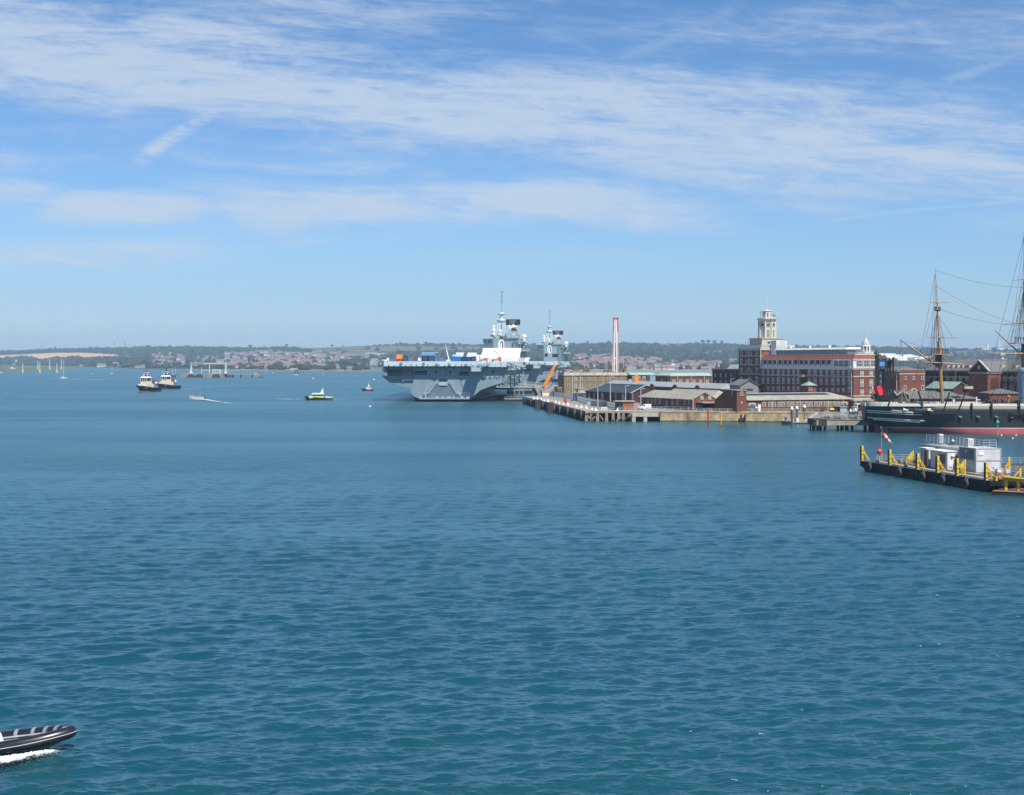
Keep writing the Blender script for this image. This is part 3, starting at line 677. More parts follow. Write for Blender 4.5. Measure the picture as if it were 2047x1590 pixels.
    sub(d, 'disc_radar', GREYL)
    pm = MB(); zt = lp(0, 583, Y0+7).z; zb = dz+5.9; pm.tube((mc.x, Y0+7, zb), (mc.x+0.3, Y0+7, zt), 0.13, 0.09, 6)
    pm.ball((mc.x+.2, Y0+7, lp(0, 602.5, Y0).z), 0.5, 8); pm.lathe([(0.1, 0), (0.6, .8)], (mc.x+.3, Y0+7, zt-.8), 8)
    for k in range(6): z = lp(0, 600-k*2.4, Y0).z; pm.bar((mc.x-.45, Y0+7, z), (mc.x+.95, Y0+7, z), 0.09); pm.tube((mc.x+.25, Y0+7, z), (mc.x+.25, Y0+7, z+.45), .2, .2, 6)
    sub(pm, 'pole_mast', M('mast_grey', (0.20, 0.23, 0.25), 0.5))
    rp = MB(); a = lp(1011.3, 639.2, Y0+8); b = lp(1040, 650.2, Y0+8); xm = (a.x+b.x)/2
    rp.box(a.x, b.x, Y0+7.6, Y0+8.4, b.z, a.z, 0); rp.prism([(xm-1.2, b.z+.4), (xm+.6, b.z+.6), (xm+2.0, a.z-.3), (xm-2.4, a.z-.3)], Y0+7.3, Y0+7.58, 'y', 1); rp.box(a.x+1.9, a.x+2.3, Y0+7.3, Y0+7.58, b.z, a.z, 1); rp.box(a.x, b.x, Y0+7.5, Y0+8.5, a.z, a.z+0.2, 1)
    sub(rp, 'search_radar', [M('radar_dark', (0.016, 0.014, 0.03), 0.6), M('radar_grey', (0.12, 0.12, 0.15))])
    pd = MB(); a = lp(1019.5, 651, Y0+8); b = lp(1033, 662, Y0+8); pd.box(a.x, b.x, Y0+5, Y0+10, b.z+1.5, a.z-.2); pd.box(xm-.5, xm+.7, Y0+7.5, Y0+8.5, a.z-.2, a.z+.6)
    sub(pd, 'radar_pedestal', WHITE)
    pd = MB(); pd.box(a.x+.7, b.x+.3, Y0+3.5, Y0+5, b.z-.1, b.z+.8); pd.tube((a.x+1.6, Y0+3, b.z+1), (a.x+1.6, Y0+5, b.z+1), .8, .8, 10); pd.box(b.x-1.5, b.x-.6, Y0+3.4, Y0+4.4, b.z+.8, b.z+2)
    sub(pd, 'deck_gear', M('rust_brown', (0.10, 0.035, 0.025), 0.8))
    for px, py, r, h in ((987, 661, 4.1, 8), (986.7, 652.8, 2.7, 5), (999.7, 662.2, 3.6, 7), (1017.4, 653, 2.4, 3), (1048, 673.5, 5.2, 7), (1048.6, 687.5, 3.6, 5), (1027.3, 668.5, 1.6, 7), (1032, 675, 1.9, 2)):
        c = lp(px, py, Y0); rr = r/3.58; m = MB(); m.ball((c.x, Y0+1.5, c.z), rr, 12); m.tube((c.x, Y0+1.5, c.z-h/3.58-.4), (c.x, Y0+1.5, c.z-rr*.5), rr*.8, rr*.8, 10)
        sub(m, 'radome', WHITE)
    cl = MB()
    for i in range(60):
        p = lp(rnd.uniform(988, 1044), rnd.uniform(670, 676.5), Y0+rnd.uniform(-.6, 3)); h = rnd.uniform(.4, 2.2)
        cl.bar(p, p+Vector((0, 0, h)), 0.15) if i % 3 else cl.box(p.x, p.x+rnd.uniform(.4, 1.2), p.y, p.y+.8, p.z-.8, p.z-.8+h)
    for i in range(26):
        p = lp(rnd.uniform(1032, 1052), rnd.uniform(678, 704), Y0+rnd.uniform(-1, 2)); cl.box(p.x, p.x+rnd.uniform(.3, 1.6), p.y, p.y+1.2, p.z, p.z+rnd.uniform(.3, 1.3))
    rails(cl, [lp(1013, 677, Y0-.7), lp(1040, 677, Y0-.7)], 1.1, 1.2, 0.1)
    cl.bar(lp(1052, 676, Y0), lp(1056, 672, Y0), .12); cl.bar(lp(1050, 684, Y0), lp(1056, 671.5, Y0), .12); cl.bar(lp(1053, 672, Y0), lp(1060, 671.5, Y0), .14)
    sub(cl, 'island_fitting', GREYL)
    wq = MB(); p = lp(1000, 676, Y0-.3); q_ = lp(1012, 670, Y0-.3)
    for i in range(8): wq.box(p.x+i*.45, p.x+i*.45+.3, Y0-.5, Y0+2, p.z, p.z+rnd.uniform(.5, 1.6))
    sub(wq, 'deck_gear', M('rust_brown'))
    return t
car = make_carrier()
car2 = dup(car, (CARX+34.8, CARY+294, 0), 0, 'farther grey aircraft carrier moored ahead of the nearer one, mostly hidden, bare deck', 'aircraft carriers at the jetty')
# second ship has dark square openings on its island face
for px0, px1, py0, py1 in ((1104, 1116, 708, 714), (1089, 1095, 707, 713)):
    Yq = CARY+294+87.8; a = at(px0, py0, Yq)-car2.location; b = at(px1, py1, Yq)-car2.location
    MB().box(a.x, b.x, a.y, a.y+.15, b.z, a.z).build('hatch', DARKHOLE, car2)

# ------------------------------------------------------------------ things standing on the nearer flight deck
def dpos(px, yl): return Vector((gx(px, CARY+yl), CARY+yl, DECKZ))
def dz(py, yl): return gz(py, CARY+yl)-DECKZ
def container(px0, px1, yl, col, label, h=2.6, depth=6.0, name='shipping_container'):
    p = dpos(px0, yl); L = dpos(px1, yl).x-p.x
    m = M_lines('container_%s' % col[0], col[1], 0.35, 0, 0.35, 0.5)
    o = thing(name, label, 'container', p, 0, 'containers on the flight deck')
    MB().box(0, L, 0, depth, 0.02, h).build('container_body', m, o)
    fr = MB()
    for x in (0, L): fr.box(x-.09, x+.09, -.09, .09, 0, h+.05); fr.box(x-.09, x+.09, depth-.09, depth+.09, 0, h+.05)
    fr.box(0.09, L-.09, -.08, .08, h-.1, h+.06); fr.box(.09, L-.09, -.08, .08, 0, .16)
    fr.build('container_frame', m, o)
    if L < 3.5:
        dd = MB()
        for k in range(4): x = L*(.18+.21*k); dd.bar((x, -.08, .2), (x, -.08, h-.2), .05)
        dd.build('locking_bar', RAIL, o)
    return o
cb = ('deep_blue', (0.012, 0.045, 0.16)); cm = ('mid_blue', (0.03, 0.13, 0.42)); cg = ('grey_blue', (0.12, 0.16, 0.28)); cn = ('navy', (0.012, 0.016, 0.05))
container(806, 815.5, 5, cb, 'deep blue container beside the orange vehicle on the flight deck')
container(816, 826, 6, cg, 'grey blue container end second from the orange vehicle on the flight deck', 2.5)
container(844, 856, 5, cn, 'navy container under the blue canopy roof, left one of the pair', 2.9)
container(857, 868, 5.5, cb, 'deep blue container under the blue canopy roof, right one of the pair', 2.8)
container(869, 876, 7, cg, 'left one of two small grey blue containers right of the canopy', 2.4)
container(877.5, 886, 7, cg, 'right one of two small grey blue containers right of the canopy', 2.3)
container(901, 921, 4, cm, 'bright blue long container near middle of the flight deck edge', 2.5, 2.6)
container(922, 941, 5, cb, 'deep blue container adjoining the bright blue one on the flight deck', 2.4, 2.6)
container(942, 950.5, 5, cn, 'navy container at the right end of the blue row before the white tent', 2.6)
container(1039.5, 1048, -1, ('white', (0.75, 0.75, 0.76)), 'small white container with a dark mark at starboard deck corner', 2.0, 2.4)
def deck_tent(px0, px1, pr0, pr1, ridge_py, eave_py, yl, depth, label, mat, wall=True, name='deck_tent'):
    p = dpos(px0, yl); L = dpos(px1, yl).x-p.x; zr = dz(ridge_py, yl+depth/2); ze = dz(eave_py, yl)
    r0 = dpos(pr0, yl+depth/2).x-p.x; r1 = dpos(pr1, yl+depth/2).x-p.x
    o = thing(name, label, 'tent', p, 0)
    m = MB(); a = [(0, 0, ze), (L, 0, ze), (r1, depth/2, zr), (r0, depth/2, zr)]; b = [(L, depth, ze), (0, depth, ze), (r0, depth/2, zr), (r1, depth/2, zr)]
    for q in (a, b): m.add(q+[(x, y, z-.1) for x, y, z in q], [(0, 1, 2, 3), (7, 6, 5, 4), (0, 4, 5, 1), (1, 5, 6, 2), (2, 6, 7, 3), (3, 7, 4, 0)])
    m.build('tent_roof', mat, o)
    w = MB(); w.box(0.05, L-.05, .06, .16, 0, ze-.1); w.box(.05, L-.05, depth-.16, depth-.06, 0, ze-.1)
    for x, rr in ((.05, r0), (L-.15, r1)): w.add([(x, .16, 0), (x, depth-.16, 0), (x, depth-.16, ze), (rr, depth/2, zr-.1), (x, .16, ze)], [(0, 1, 2, 3, 4)])
    w.build('tent_wall', mat, o)
    s = MB()
    n = 4 if L > 15 else 0
    for k in range(1, n): x = L*k/n; xr = r0+(r1-r0)*k/n; s.bar((x, -.03, 0.1), (x, -.03, ze), .12); s.bar((x, -.02, ze+.03), (xr, depth/2-.05, zr+.03), .10)
    if n: s.build('tent_seam', M('tent_seam', (0.45, 0.46, 0.5)), o)
    return o
TENTW = M('tent_white', (0.74, 0.72, 0.74), 0.6, 0.02, 0.3); TENTG = M('tent_grey', (0.45, 0.48, 0.48), 0.7, 0.06)
deck_tent(961, 1038.5, 966, 1041.5, 696.2, 716, 46, 14, 'large white marquee tent with a pitched roof on the carrier deck', TENTW)
deck_tent(910, 924.5, 912, 928, 705, 714.5, 30, 8, 'small pale grey tent, left one of the pair behind the blue containers', TENTG)
deck_tent(932, 952, 935, 953, 705.3, 715, 30, 8, 'small pale grey tent, right one of the pair behind the blue containers', TENTG)
deck_tent(950, 962, 951, 962, 709.5, 713, 44, 8, 'low white tent annex joined to the left of the large marquee', TENTW)
deck_tent(1046, 1056, 1050, 1060, 715, 724, 30, 8, 'small pale grey tent right of the large white marquee', TENTG)
# canopy
p = dpos(840, 12); L = dpos(872, 12).x-p.x
o = thing('canopy', 'blue flat canopy on posts above the navy containers on the carrier deck', 'canopy', p)
z = dz(711, 12); MB().frus(0, L, 0, 7, z, z+1.3, 1.2, 1).build('canopy_roof', M('canopy_blue', (0.03, 0.19, 0.45), 0.6), o)
m = MB()
for x in (.4, L*.5, L-.4): m.bar((x, .3, 0), (x, .3, z), .14); m.bar((x, 6.6, 0), (x, 6.6, z), .14)
m.box(1, 9, 1, 6, z+1.3, z+1.6); m.build('canopy_post', RAIL, o)
p = dpos(903, 14); L = dpos(920, 14).x-p.x; z = dz(712.5, 14)
o = thing('canopy', 'pale blue low canopy above the bright blue container on the carrier deck', 'canopy', p)
MB().frus(0, L, 0, 5, z, z+.8, .5, .5).build('canopy_roof', M('canopy_pale', (0.2, 0.45, 0.66), 0.6), o)
m = MB()
for x in (.4, L-.4): m.bar((x, .3, 0), (x, .3, z), .14); m.bar((x, 4.6, 0), (x, 4.6, z), .14)
m.build('canopy_post', RAIL, o)
# vehicles on deck
def wheels(root, xs, y0, y1, r, name='wheel'):
    for x in xs:
        for y in (y0, y1): MB().tube((x, y-.14, r), (x, y+.14, r), r, r, 10).build(name, BLACK, root)
p = dpos(791, 6); o = thing('deck_vehicle', 'orange vehicle with a red lower body at left of the flight deck', 'vehicle', p)
MB().frus(0.2, 3.5, 0, 3, 1.6, 3.6, .3, .2).box(0.9, 2.9, 3.0, 6.0, 1.2, 3.2).build('vehicle_cover', M('orange_paint', (0.75, 0.27, 0.02), 0.5), o)
MB().box(0, 3.6, -.1, 6.2, .5, 1.0).box(.4, 3.2, 0, 3, 1.0, 1.6).build('vehicle_body', M('red_paint', (0.38, 0.035, 0.03), 0.5), o)
wheels(o, (0.5, 3.1), .4, 5.4, .5)
p = dpos(957, 14); o = thing('forklift', 'red forklift truck with a tall dark mast in front of the white tent', 'forklift', p)
MB().box(.9, 4.4, 0, 1.8, .5, 1.3).frus(2.2, 5.0, .1, 1.7, 1.3, 1.9, .4, .1).build('truck_body', M('red_paint'), o)
m = MB(); m.bar((.5, .3, .2), (.5, .3, 4.2), .26); m.bar((.5, 1.5, .2), (.5, 1.5, 4.2), .26); m.bar((.5, .3, 3.0), (.5, 1.5, 3.0), .2); m.bar((.5, .5, .3), (-.9, .5, .3), .14); m.bar((.5, 1.3, .3), (-.9, 1.3, .3), .14); m.build('lift_mast', BLACK, o)
m = MB()
for x in (1.4, 3.0): m.bar((x, .2, 1.3), (x, .2, 2.6), .1); m.bar((x, 1.6, 1.3), (x, 1.6, 2.6), .1)
m.box(1.3, 3.1, .1, 1.7, 2.6, 2.7); m.build('cab_guard', BLACK, o); wheels(o, (1.2, 4.0), .1, 1.7, .42)
p = dpos(980, 14); o = thing('boom_lift', 'orange and dark boom lift with its arm raised in front of the white tent', 'boom lift', p)
MB().box(0.6, 5.6, 0, 2, .5, 1.4).box(3.6, 5.6, .1, 1.9, 1.4, 2.3).build('lift_body', M('orange_rust', (0.45, 0.13, 0.03), 0.6), o)
m = MB(); m.bar((4.8, 1, 2.2), (2.9, 1, 5.0), .4); m.bar((2.9, 1, 5.0), (1.9, 1, 5.2), .3); m.build('lift_arm', M('orange_rust'), o)
m = MB(); m.box(1.0, 2.3, .4, 1.6, 4.3, 4.45); rails(m, [(1.0, .4, 4.4), (2.3, .4, 4.4), (2.3, 1.6, 4.4), (1.0, 1.6, 4.4), (1.0, .4, 4.4)], 1.0, 1, .08, 2); m.build('lift_basket', BLACK, o); wheels(o, (1.2, 5.0), .1, 1.9, .45)
p = dpos(764, 12); o = thing('deck_tractor', 'low white and grey aircraft tractor near the port corner of the flight deck', 'vehicle', p)
MB().box(0, 3.4, 0, 1.8, .35, 1.0).frus(2.1, 3.4, .1, 1.7, 1.0, 1.9, .2).build('tractor_body', WHITE, o); wheels(o, (.6, 2.8), .05, 1.75, .38)
p = dpos(835, 8); o = thing('deck_tractor', 'low white aircraft tractor left of the navy containers on the flight deck', 'vehicle', p)
MB().box(0, 2.6, 0, 1.8, .35, 1.1).frus(.1, 1.4, .1, 1.7, 1.1, 2.0, .2).build('tractor_body', WHITE, o); wheels(o, (.6, 2.1), .05, 1.75, .38)
p = dpos(896, 20); o = thing('deck_crane', 'slim white crane boom leaning up from the flight deck middle', 'crane', p)
MB().box(-1, 1.4, -1, 1, 0, 1.0).build('crane_base', WHITE, o); MB().bar((.4, 0, 1), (-.8, 0, 6.2), .5).bar((-.8, 0, 6.2), (-1.4, 0, 9.0), .18).build('crane_boom', WHITE, o)
for px, py, lab in ((880, 698.5, 'thin grey pole standing behind the small grey blue containers'),):
    p = dpos(px, 20); one(MB().tube((0, 0, 0), (0, 0, dz(py, 20)), .10, .07, 6).ball((0, 0, dz(py, 20)), .18, 8).box(-.4, .4, -.4, .4, 0, .15), 'deck_pole', M('mast_grey'), lab, 'pole', p)
m = MB()
for a, b in ((768, 790), (886, 900), (951, 1012)): rails(m, [dpos(a, -2.5)-dpos(768, -2.5), dpos(b, -2.5)-dpos(768, -2.5)], 1.1, 1.6, .06, 2)
for k in range(30):
    q = dpos(rnd.uniform(952, 1040), rnd.uniform(2, 10))-dpos(768, -2.5); m.bar(q, q+Vector((0, 0, rnd.uniform(.5, 1.6))), .12)
one(m, 'deck_railing', RAIL, 'thin grey guard rails along the stern edge of the nearer flight deck', 'railing', dpos(768, -2.5))
# ------------------------------------------------------------------ dockyard: quay, jetty, walls
BRICK = M_brick('red_brick', (0.235, 0.070, 0.040), (0.26, 0.2, 0.16)); BRICKD = M_brick('dark_and_shaded_brick', (0.085, 0.036, 0.03), (0.13, 0.1, 0.085)); BRICKO = M_brick('orange_brick', (0.42, 0.13, 0.065), (0.4, 0.2, 0.13))
STONE = M('pale_stone', (0.50, 0.46, 0.38), 0.85, 0.14, 0.5, stain=0.25, streak=True)
TANB = M_brick('tan_brick', (0.27, 0.20, 0.105), (0.32, 0.26, 0.16), dark=0.72)
SLATE = M_lines('slate_roof', (0.06, 0.068, 0.08), 0.45, 2, 0.3, 0.6); SLATEG = M_lines('grey_slate_roof', (0.15, 0.148, 0.145), 0.45, 2, 0.3, 0.7)
SHEET = M_lines('pale_sheet_roof', (0.34, 0.32, 0.265), 0.75, 0, 0.22, 0.75); SHEETY = M_lines('pale_sheet_roof_cross', (0.33, 0.315, 0.265), 0.75, 1, 0.22, 0.75); SHEETG = M_lines('grey_sheet_roof', (0.29, 0.33, 0.34), 0.8, 1, 0.25, 0.7)
COPPER = M_lines('green_roof', (0.30, 0.46, 0.41), 1.2, 0, 0.25, 0.7); COPPERY = M_lines('dull_green_roof', (0.26, 0.35, 0.31), 1.0, 1, 0.25, 0.7)
TILE = M_lines('red_tile_roof', (0.235, 0.078, 0.048), 0.35, 2, 0.35, 0.8)
WP = M('white_paint', (0.64, 0.63, 0.60), 0.5, 0.08); PANE = M_glass('dark_glass'); PANEB = M_glass('blue_glass', (0.06, 0.085, 0.11))
PIPE = M('pale_pipe', (0.5, 0.5, 0.49)); TIMBER = M('dark_timber', (0.05, 0.042, 0.035), 0.9, 0.3, 0.8, bump=0.03, streak=True); PILE = M('weathered_timber', (0.28, 0.24, 0.175), 0.9, 0.3, 0.9, stain=0.4, streak=True)
CONC = M('quay_concrete', (0.23, 0.22, 0.205), 0.9, 0.2, 0.10, stain=0.5); CONCP = M('pale_concrete', (0.35, 0.31, 0.25), 0.9, 0.2, 0.4, stain=0.45, streak=True)
STEELG = M('galvanised_steel', (0.48, 0.50, 0.51), 0.45, 0.1, 0.8, metal=0.3)
SHADOWIN = M('void_shade_black', (0.008, 0.008, 0.009), 0.9)  # near-black colour stands in for shade below the jetty and in openings
TH = math.atan2(0.37, 0.93); CT, ST = math.cos(TH), math.sin(TH)
class G:
    """a building's frame on the dockyard grid: origin at the near corner, x along the sunny front, y back along the shaded left side"""
    def __init__(s, px, Y, z=QZ, rz=TH): s.o = Vector((gx(px, Y), Y, z)); s.rz = rz; s.c, s.s = math.cos(rz), math.sin(rz)
    def x(s, px, y=0.0):
        k = (px-CX)/F; ox, oy = s.o.x-s.s*y, s.o.y+s.c*y; return (k*oy-ox)/(s.c-k*s.s)
    def y(s, px, x=0.0):
        k = (px-CX)/F; ox, oy = s.o.x+s.c*x, s.o.y+s.s*x; return (ox-k*oy)/(s.s+k*s.c)
    def z(s, py, x=0.0, y=0.0): return gz(py, s.o.y+s.s*x+s.c*y)-s.o.z
    def root(s, name, label, cat, group=None): return thing(name, label, cat, s.o, s.rz, group)
LEFT = -math.pi/2     # turns a front-facing window onto the left side
def tipY(f): return 658+(467-658)*f
TIP = Vector((gx(1046, 658), 658)); COR = Vector((gx(1170, 467), 467)); J2 = Vector((gx(1320, 463), 463)); W2 = Vector((gx(1640, 455), 455))
EDGE = [(J2.x, J2.y), (W2.x, W2.y), (230, 440), (900, 430), (1500, 2960), (0, 2960), (20, 1500), (46, 1290), (46, 985), (15, 972), (13, 700), (TIP.x+6, TIP.y+4), (COR.x+6, COR.y+7), (J2.x, COR.y+6)]
structure(MB().prism([(x, y) for x, y in EDGE], -0.9, QZ, 'z').build('quay', CONC))
# stone sea wall along the water
def seg_dir(a, b): return math.atan2(b.y-a.y, b.x-a.x), (Vector(b)-Vector(a)).length
a, L = seg_dir(J2, W2)
SEAW = M_brick('sea_wall_stone', (0.56, 0.42, 0.25), (0.4, 0.32, 0.2), 0.5, dark=0.72)
TIDE = M('tide_weed', (0.10, 0.095, 0.05), .8, .5, .5)
o = thing('sea_wall', 'long yellow stone sea wall below the brick sheds', 'wall', (J2.x, J2.y, 0), a)
MB().box(0, L, -0.9, 0.6, -0.9, QZ-0.25).build('wall_face', M('sea_wall_rough', (0.48, 0.36, 0.21), .9, .35, .45, bump=.08, stain=.5), o); MB().box(.02, L-.02, -.93, -.89, -.9, .45).build('tide_mark', TIDE, o); MB().box(-0.05, L+.05, -1.0, 0.8, QZ-.25, QZ+.12).build('coping', M('coping_stone', (0.46, 0.36, 0.22), .9, .3, .3, stain=.4), o)
m = MB(); 
for i in range(3):
    for e in (0, .45): m.bar((9+i*17+e, -.97, .2), (9+i*17+e, -.97, 2.9), .08)
m.build('wall_ladder', TIMBER, o)
a, L = seg_dir(W2, Vector((230, 440))); o = thing('sea_wall', 'pale stone quay wall behind the pier and the old ship', 'wall', (W2.x, W2.y, 0), a)
MB().box(0.02, L, -0.9, 0.6, -0.9, 2.0).build('wall_face', SEAW, o); MB().box(.04, L-.02, -.93, -.89, -.9, .45).build('tide_mark', TIDE, o); MB().box(0.02, L, -1.15, 0.8, 2.0, QZ+.18).build('coping', CONCP, o)
m = MB()
for x in (27, 44, 56): m.box(x, x+2.6, -.98, -.85, .3, 1.9)
m.build('wall_opening', SHADOWIN, o)
# timber and concrete jetty
def jetty():
    o = thing('jetty', 'old concrete and timber jetty with white piles and dark fendering', 'jetty', (0, 0, 0))
    d = MB(); d.prism([(COR.x, COR.y), (J2.x, J2.y), (J2.x, COR.y+6.2), (COR.x+6.2, COR.y+7.2), (TIP.x+6.2, TIP.y+4.2), (TIP.x, TIP.y)], 2.75, QZ+.06, 'z'); d.build('jetty_deck', CONCP, o)
    MB().prism([(COR.x+3.5, COR.y+4), (J2.x-.1, COR.y+4), (J2.x-.1, COR.y+5.8), (COR.x+5.5, COR.y+6.5), (TIP.x+5.9, TIP.y+3.5), (TIP.x+4, TIP.y+2)], -.9, 2.7, 'z').build('jetty_shade_fill', SHADOWIN, o)  # solid block coloured near-black for the shade under the jetty deck
    dirv = (TIP-COR); Ls = dirv.length; dirv = dirv/Ls; nrm = Vector((-dirv.y, dirv.x)); nrm = nrm if nrm.x < 0 else -nrm
    def side(s, out=0.0): p = COR+dirv*s+nrm*out; return (p.x, p.y)
    f = MB(); n = 60
    for i in range(n):      # close-set dark fender timbers on the water side
        s = Ls*(i+.5)/n; x, y = side(s, 0.1)
        if (i % 9) in (2,): continue
        f.bar((x, y, -.9), (x, y, 2.5-rnd.random()*.5), 0.6 if i % 2 else 0.9)
    f.build('fender_timber', TIMBER, o)
    f = MB()
    for zz in (2.3,): a_ = side(0, .35); b_ = side(Ls, .35); f.bar((a_[0], a_[1], zz), (b_[0], b_[1], zz), .35, .5)
    f.build('waling', TIMBER, o)
    for fr in (.80, .69, .57, .49, .38, .30, .19, .10, .02, .94):
        x, y = side(Ls*fr, 0.75); pl = MB(); pl.frus(x-.18, x+.18, y-.45, y+.45, .7-rnd.random(), QZ-.1, -.2, -.35); pl.build('jetty_pile', M('dark_pile', (0.17, 0.15, 0.12), .9, .3, .9, stain=.5, streak=True), o)
    for fr in (.63, .42):
        x, y = side(Ls*fr, 1.2); MB().box(x-1.5, x+1.0, y-5, y+5, -.9, QZ+.5).build('fender_block', TIMBER, o)
    k = (J2-COR); 
    for px in (1173, 1183, 1195, 1213, 1226, 1237, 1246, 1262):
        t_ = (gx(px, 465)-COR.x)/k.x; p = COR+k*t_; MB().frus(p.x-.55, p.x+.55, p.y-.2, p.y+.9, -.9, 2.8, .12, .1).build('jetty_pile', PILE, o)
    for p0, p1 in (((1232, 842), (1242, 834)), ((1246, 841), (1262, 827)), ((1174, 830), (1181, 838)), ((1183, 839), (1190, 833)), ((1199, 830), (1206, 840)), ((1245, 840), (1256, 833))):
        A = at(*p0, 464.5); B = at(*p1, 464.5); MB().bar(A, B, .42).build('jetty_brace', PILE, o)
    a_ = MB(); xa, xb = gx(1263, 464), gx(1320, 463)
    a_.box(xa, xb, 462.7, 466, 1.6, 2.72); a_.box(xa, gx(1270, 464), 462.8, 466, -.9, 1.6); a_.box(gx(1286, 464), gx(1293, 464), 462.8, 466, -.9, 1.6); a_.build('jetty_pier', STONE, o)
    c = MB(); c.box(COR.x, J2.x, COR.y-.6, COR.y-.1, 2.6, QZ+.02); c.build('edge_beam', CONCP, o)
jetty()
# bollards: white cones along the jetty edge
first = None
b_pts = [(1067, 799), (1074, 800), (1081.5, 801), (1088, 803), (1095, 804), (1111, 806), (1118, 808), (1126.5, 810), (1135, 812), (1152, 815), (1162, 817), (1172, 818), (1183.5, 821), (1191, 822.5), (1234, 823)]
for i, (px, py) in enumerate(b_pts):
    Y = (H-QZ)*F/(py-HY); p = Vector((gx(px, Y), Y, QZ+.06))
    if first is None:
        first = thing('bollard', 'white cone shaped bollard on the edge of the jetty', 'bollard', p, 0, 'white bollards on the jetty')
        MB().box(-.7, .7, -.6, .6, 0, .15).build('bollard_base', CONCP, first); MB().lathe([(.50, .15), (.34, .5), (.14, 1.0), (.05, 1.3)], n=10).build('bollard_cone', WHITE, first)
    else: dup(first, p, rnd.uniform(0, 3), None, None, rnd.uniform(.8, 1.1))

# ------------------------------------------------------------------ tan Georgian office by the jetty
def tan_house():
    g = G(1127.5, 672, QZ, R(10)); o = g.root('stone_house', 'three storey tan brick Georgian house with chimneys and white sash windows', 'house')
    L = g.x(1253); D = 14; zc = g.z(751, L/2); zt = g.z(745, L/2)
    MB().box(0, L, 0, D, 0, zc).build('wall', TANB, o)
    MB().box(-.25, L+.25, -.35, D+.2, zc, zc+.55).box(0.05, L-.05, .05, D-.05, zc+.55, zt).box(-.1, L+.1, -.12, .0, g.z(797.6), g.z(794.4)+.4).build('cornice', STONE, o)
    MB().gable(0.4, L-.4, 1.2, D-.5, zt-.35, zt+.35, hip0=4, hip1=4).build('roof', SLATEG, o)
    for px in (1137, 1150, 1162.5, 1178, 1189, 1201, 1216, 1229.5, 1242.5):
        for py, h in ((753.8, 1.75), (767.5, 1.75), (782.5, 1.6)): window(o, g.x(px), 0, g.z(py+7.5, g.x(px)), 1.15, h, 0, STONE if px != 1150 else WP, 'sash')
    for px in (1144, 1159.5, 1205.5): MB().tube((g.x(px), -.12, .5), (g.x(px), -.12, zc), .17, .17, 6).build('downpipe', PIPE, o)
    for px0, px1, yy in ((1128, 1133.5, 1), (1150, 1159, 2.5), (1170.5, 1174.5, 2.5), (1177, 1181.5, 2.5), (1211, 1217, 2.5), (1218, 1226, 1.5), (1241, 1248, 2.5), (1248.7, 1252.5, 1)):
        x0, x1 = g.x(px0), g.x(px1); z = g.z(737.5+rnd.uniform(0, 2.5), x0); ch = MB().box(x0, x1, yy, yy+2.2, zc-.2, z).box(x0-.12, x1+.12, yy-.12, yy+2.32, z-.5, z-.25)
        for k in range(3): ch.tube((x0+(x1-x0)*(k+.5)/3, yy+1.1, z), (x0+(x1-x0)*(k+.5)/3, yy+1.1, z+.5), .17, .14, 6)
        ch.build('chimney', TANB, o)
    x0, x1 = g.x(1133), g.x(1152); zp = g.z(741, x0)
    MB().prism([(x0, zt-.35), (x1, zt-.35), ((x0+x1)/2, zp)], .3, 3, 'y').build('gable_end', TANB, o)
    q = MB(); q.bar((x0-.3, .2, zt-.3), ((x0+x1)/2, .2, zp+.1), .5, .35); q.bar((x1+.3, .2, zt-.3), ((x0+x1)/2, .2, zp+.1), .5, .35); q.build('gable_trim', STONE, o)
    # small white porch and blocked doorway on the front
    x = g.x(1161); MB().box(x-1.6, x+1.6, -1.8, -.02, 0, 3.2).box(x-1.9, x+1.9, -2.1, -.02, 3.2, 3.5).build('porch', STONE, o)
tan_house()

# ------------------------------------------------------------------ low sheds
def long_windows(g, o, pxs, py, w, h, side, frame=STONE, style='sash', glass=None):
    for px in pxs:
        if side == 'L': y = g.y(px); window(o, 0, y, g.z(py, 0, y), w, h, LEFT, frame, style, glass)
        else: x = g.x(px); window(o, x, 0, g.z(py, x, 0), w, h, 0, frame, style, glass)
def slate_shed():
    g = G(1262, 560); o = g.root('brick_shed', 'low dark brick shed under a dark blue slate roof', 'shed')
    Dp = g.y(1171); W = 13; ze = 3.9; zr = 7.0
    MB().box(0, W, 0, Dp, 0, ze).prism([(0, ze), (W, ze), (W/2, zr-.25)], 0.02, .3, 'y').build('wall', BRICKD, o)
    MB().gable(-.4, W+.4, -.3, Dp+.4, ze, zr, axis='y', hip1=6).build('roof', SLATE, o)
    q = MB()
    q.bar((W/2, -.2, zr+.1), (W/2, Dp-6, zr+.1), .5, .3); q.bar((W/2, Dp-6, zr+.08), (-.4, Dp+.4, ze+.1), .5, .25); q.bar((-.45, -.3, ze), (W/2, -.3, zr+.05), .4, .25); q.build('ridge_flashing', M('lead_flashing', (0.46, 0.50, 0.52)), o)
    long_windows(g, o, (1178, 1188, 1231, 1264), 797.5, 1.2, 2.5, 'L', STONE, 'sash', PANEB)
    for px in (1204, 1246):
        y = g.y(px); d = MB(); d.box(-.12, .05, y-1.1, y+1.1, 0, 2.9, 0); d.box(-.16, .0, y-.6, y+.6, 0, 2.3, 1); d.prism([(y+1.1, 2.9), (y+1.0, 3.8), (y+.5, 4.4), (y, 4.6), (y-.5, 4.4), (y-1.0, 3.8), (y-1.1, 2.9)], -.14, .02, 'x', 2)
        d.build('door', [STONE, PANEB, M('weathered_lead', (0.16, 0.19, 0.20))], o)
    m = MB()
    m.build('downpipe', PIPE, o) if m.v else None
slate_shed()
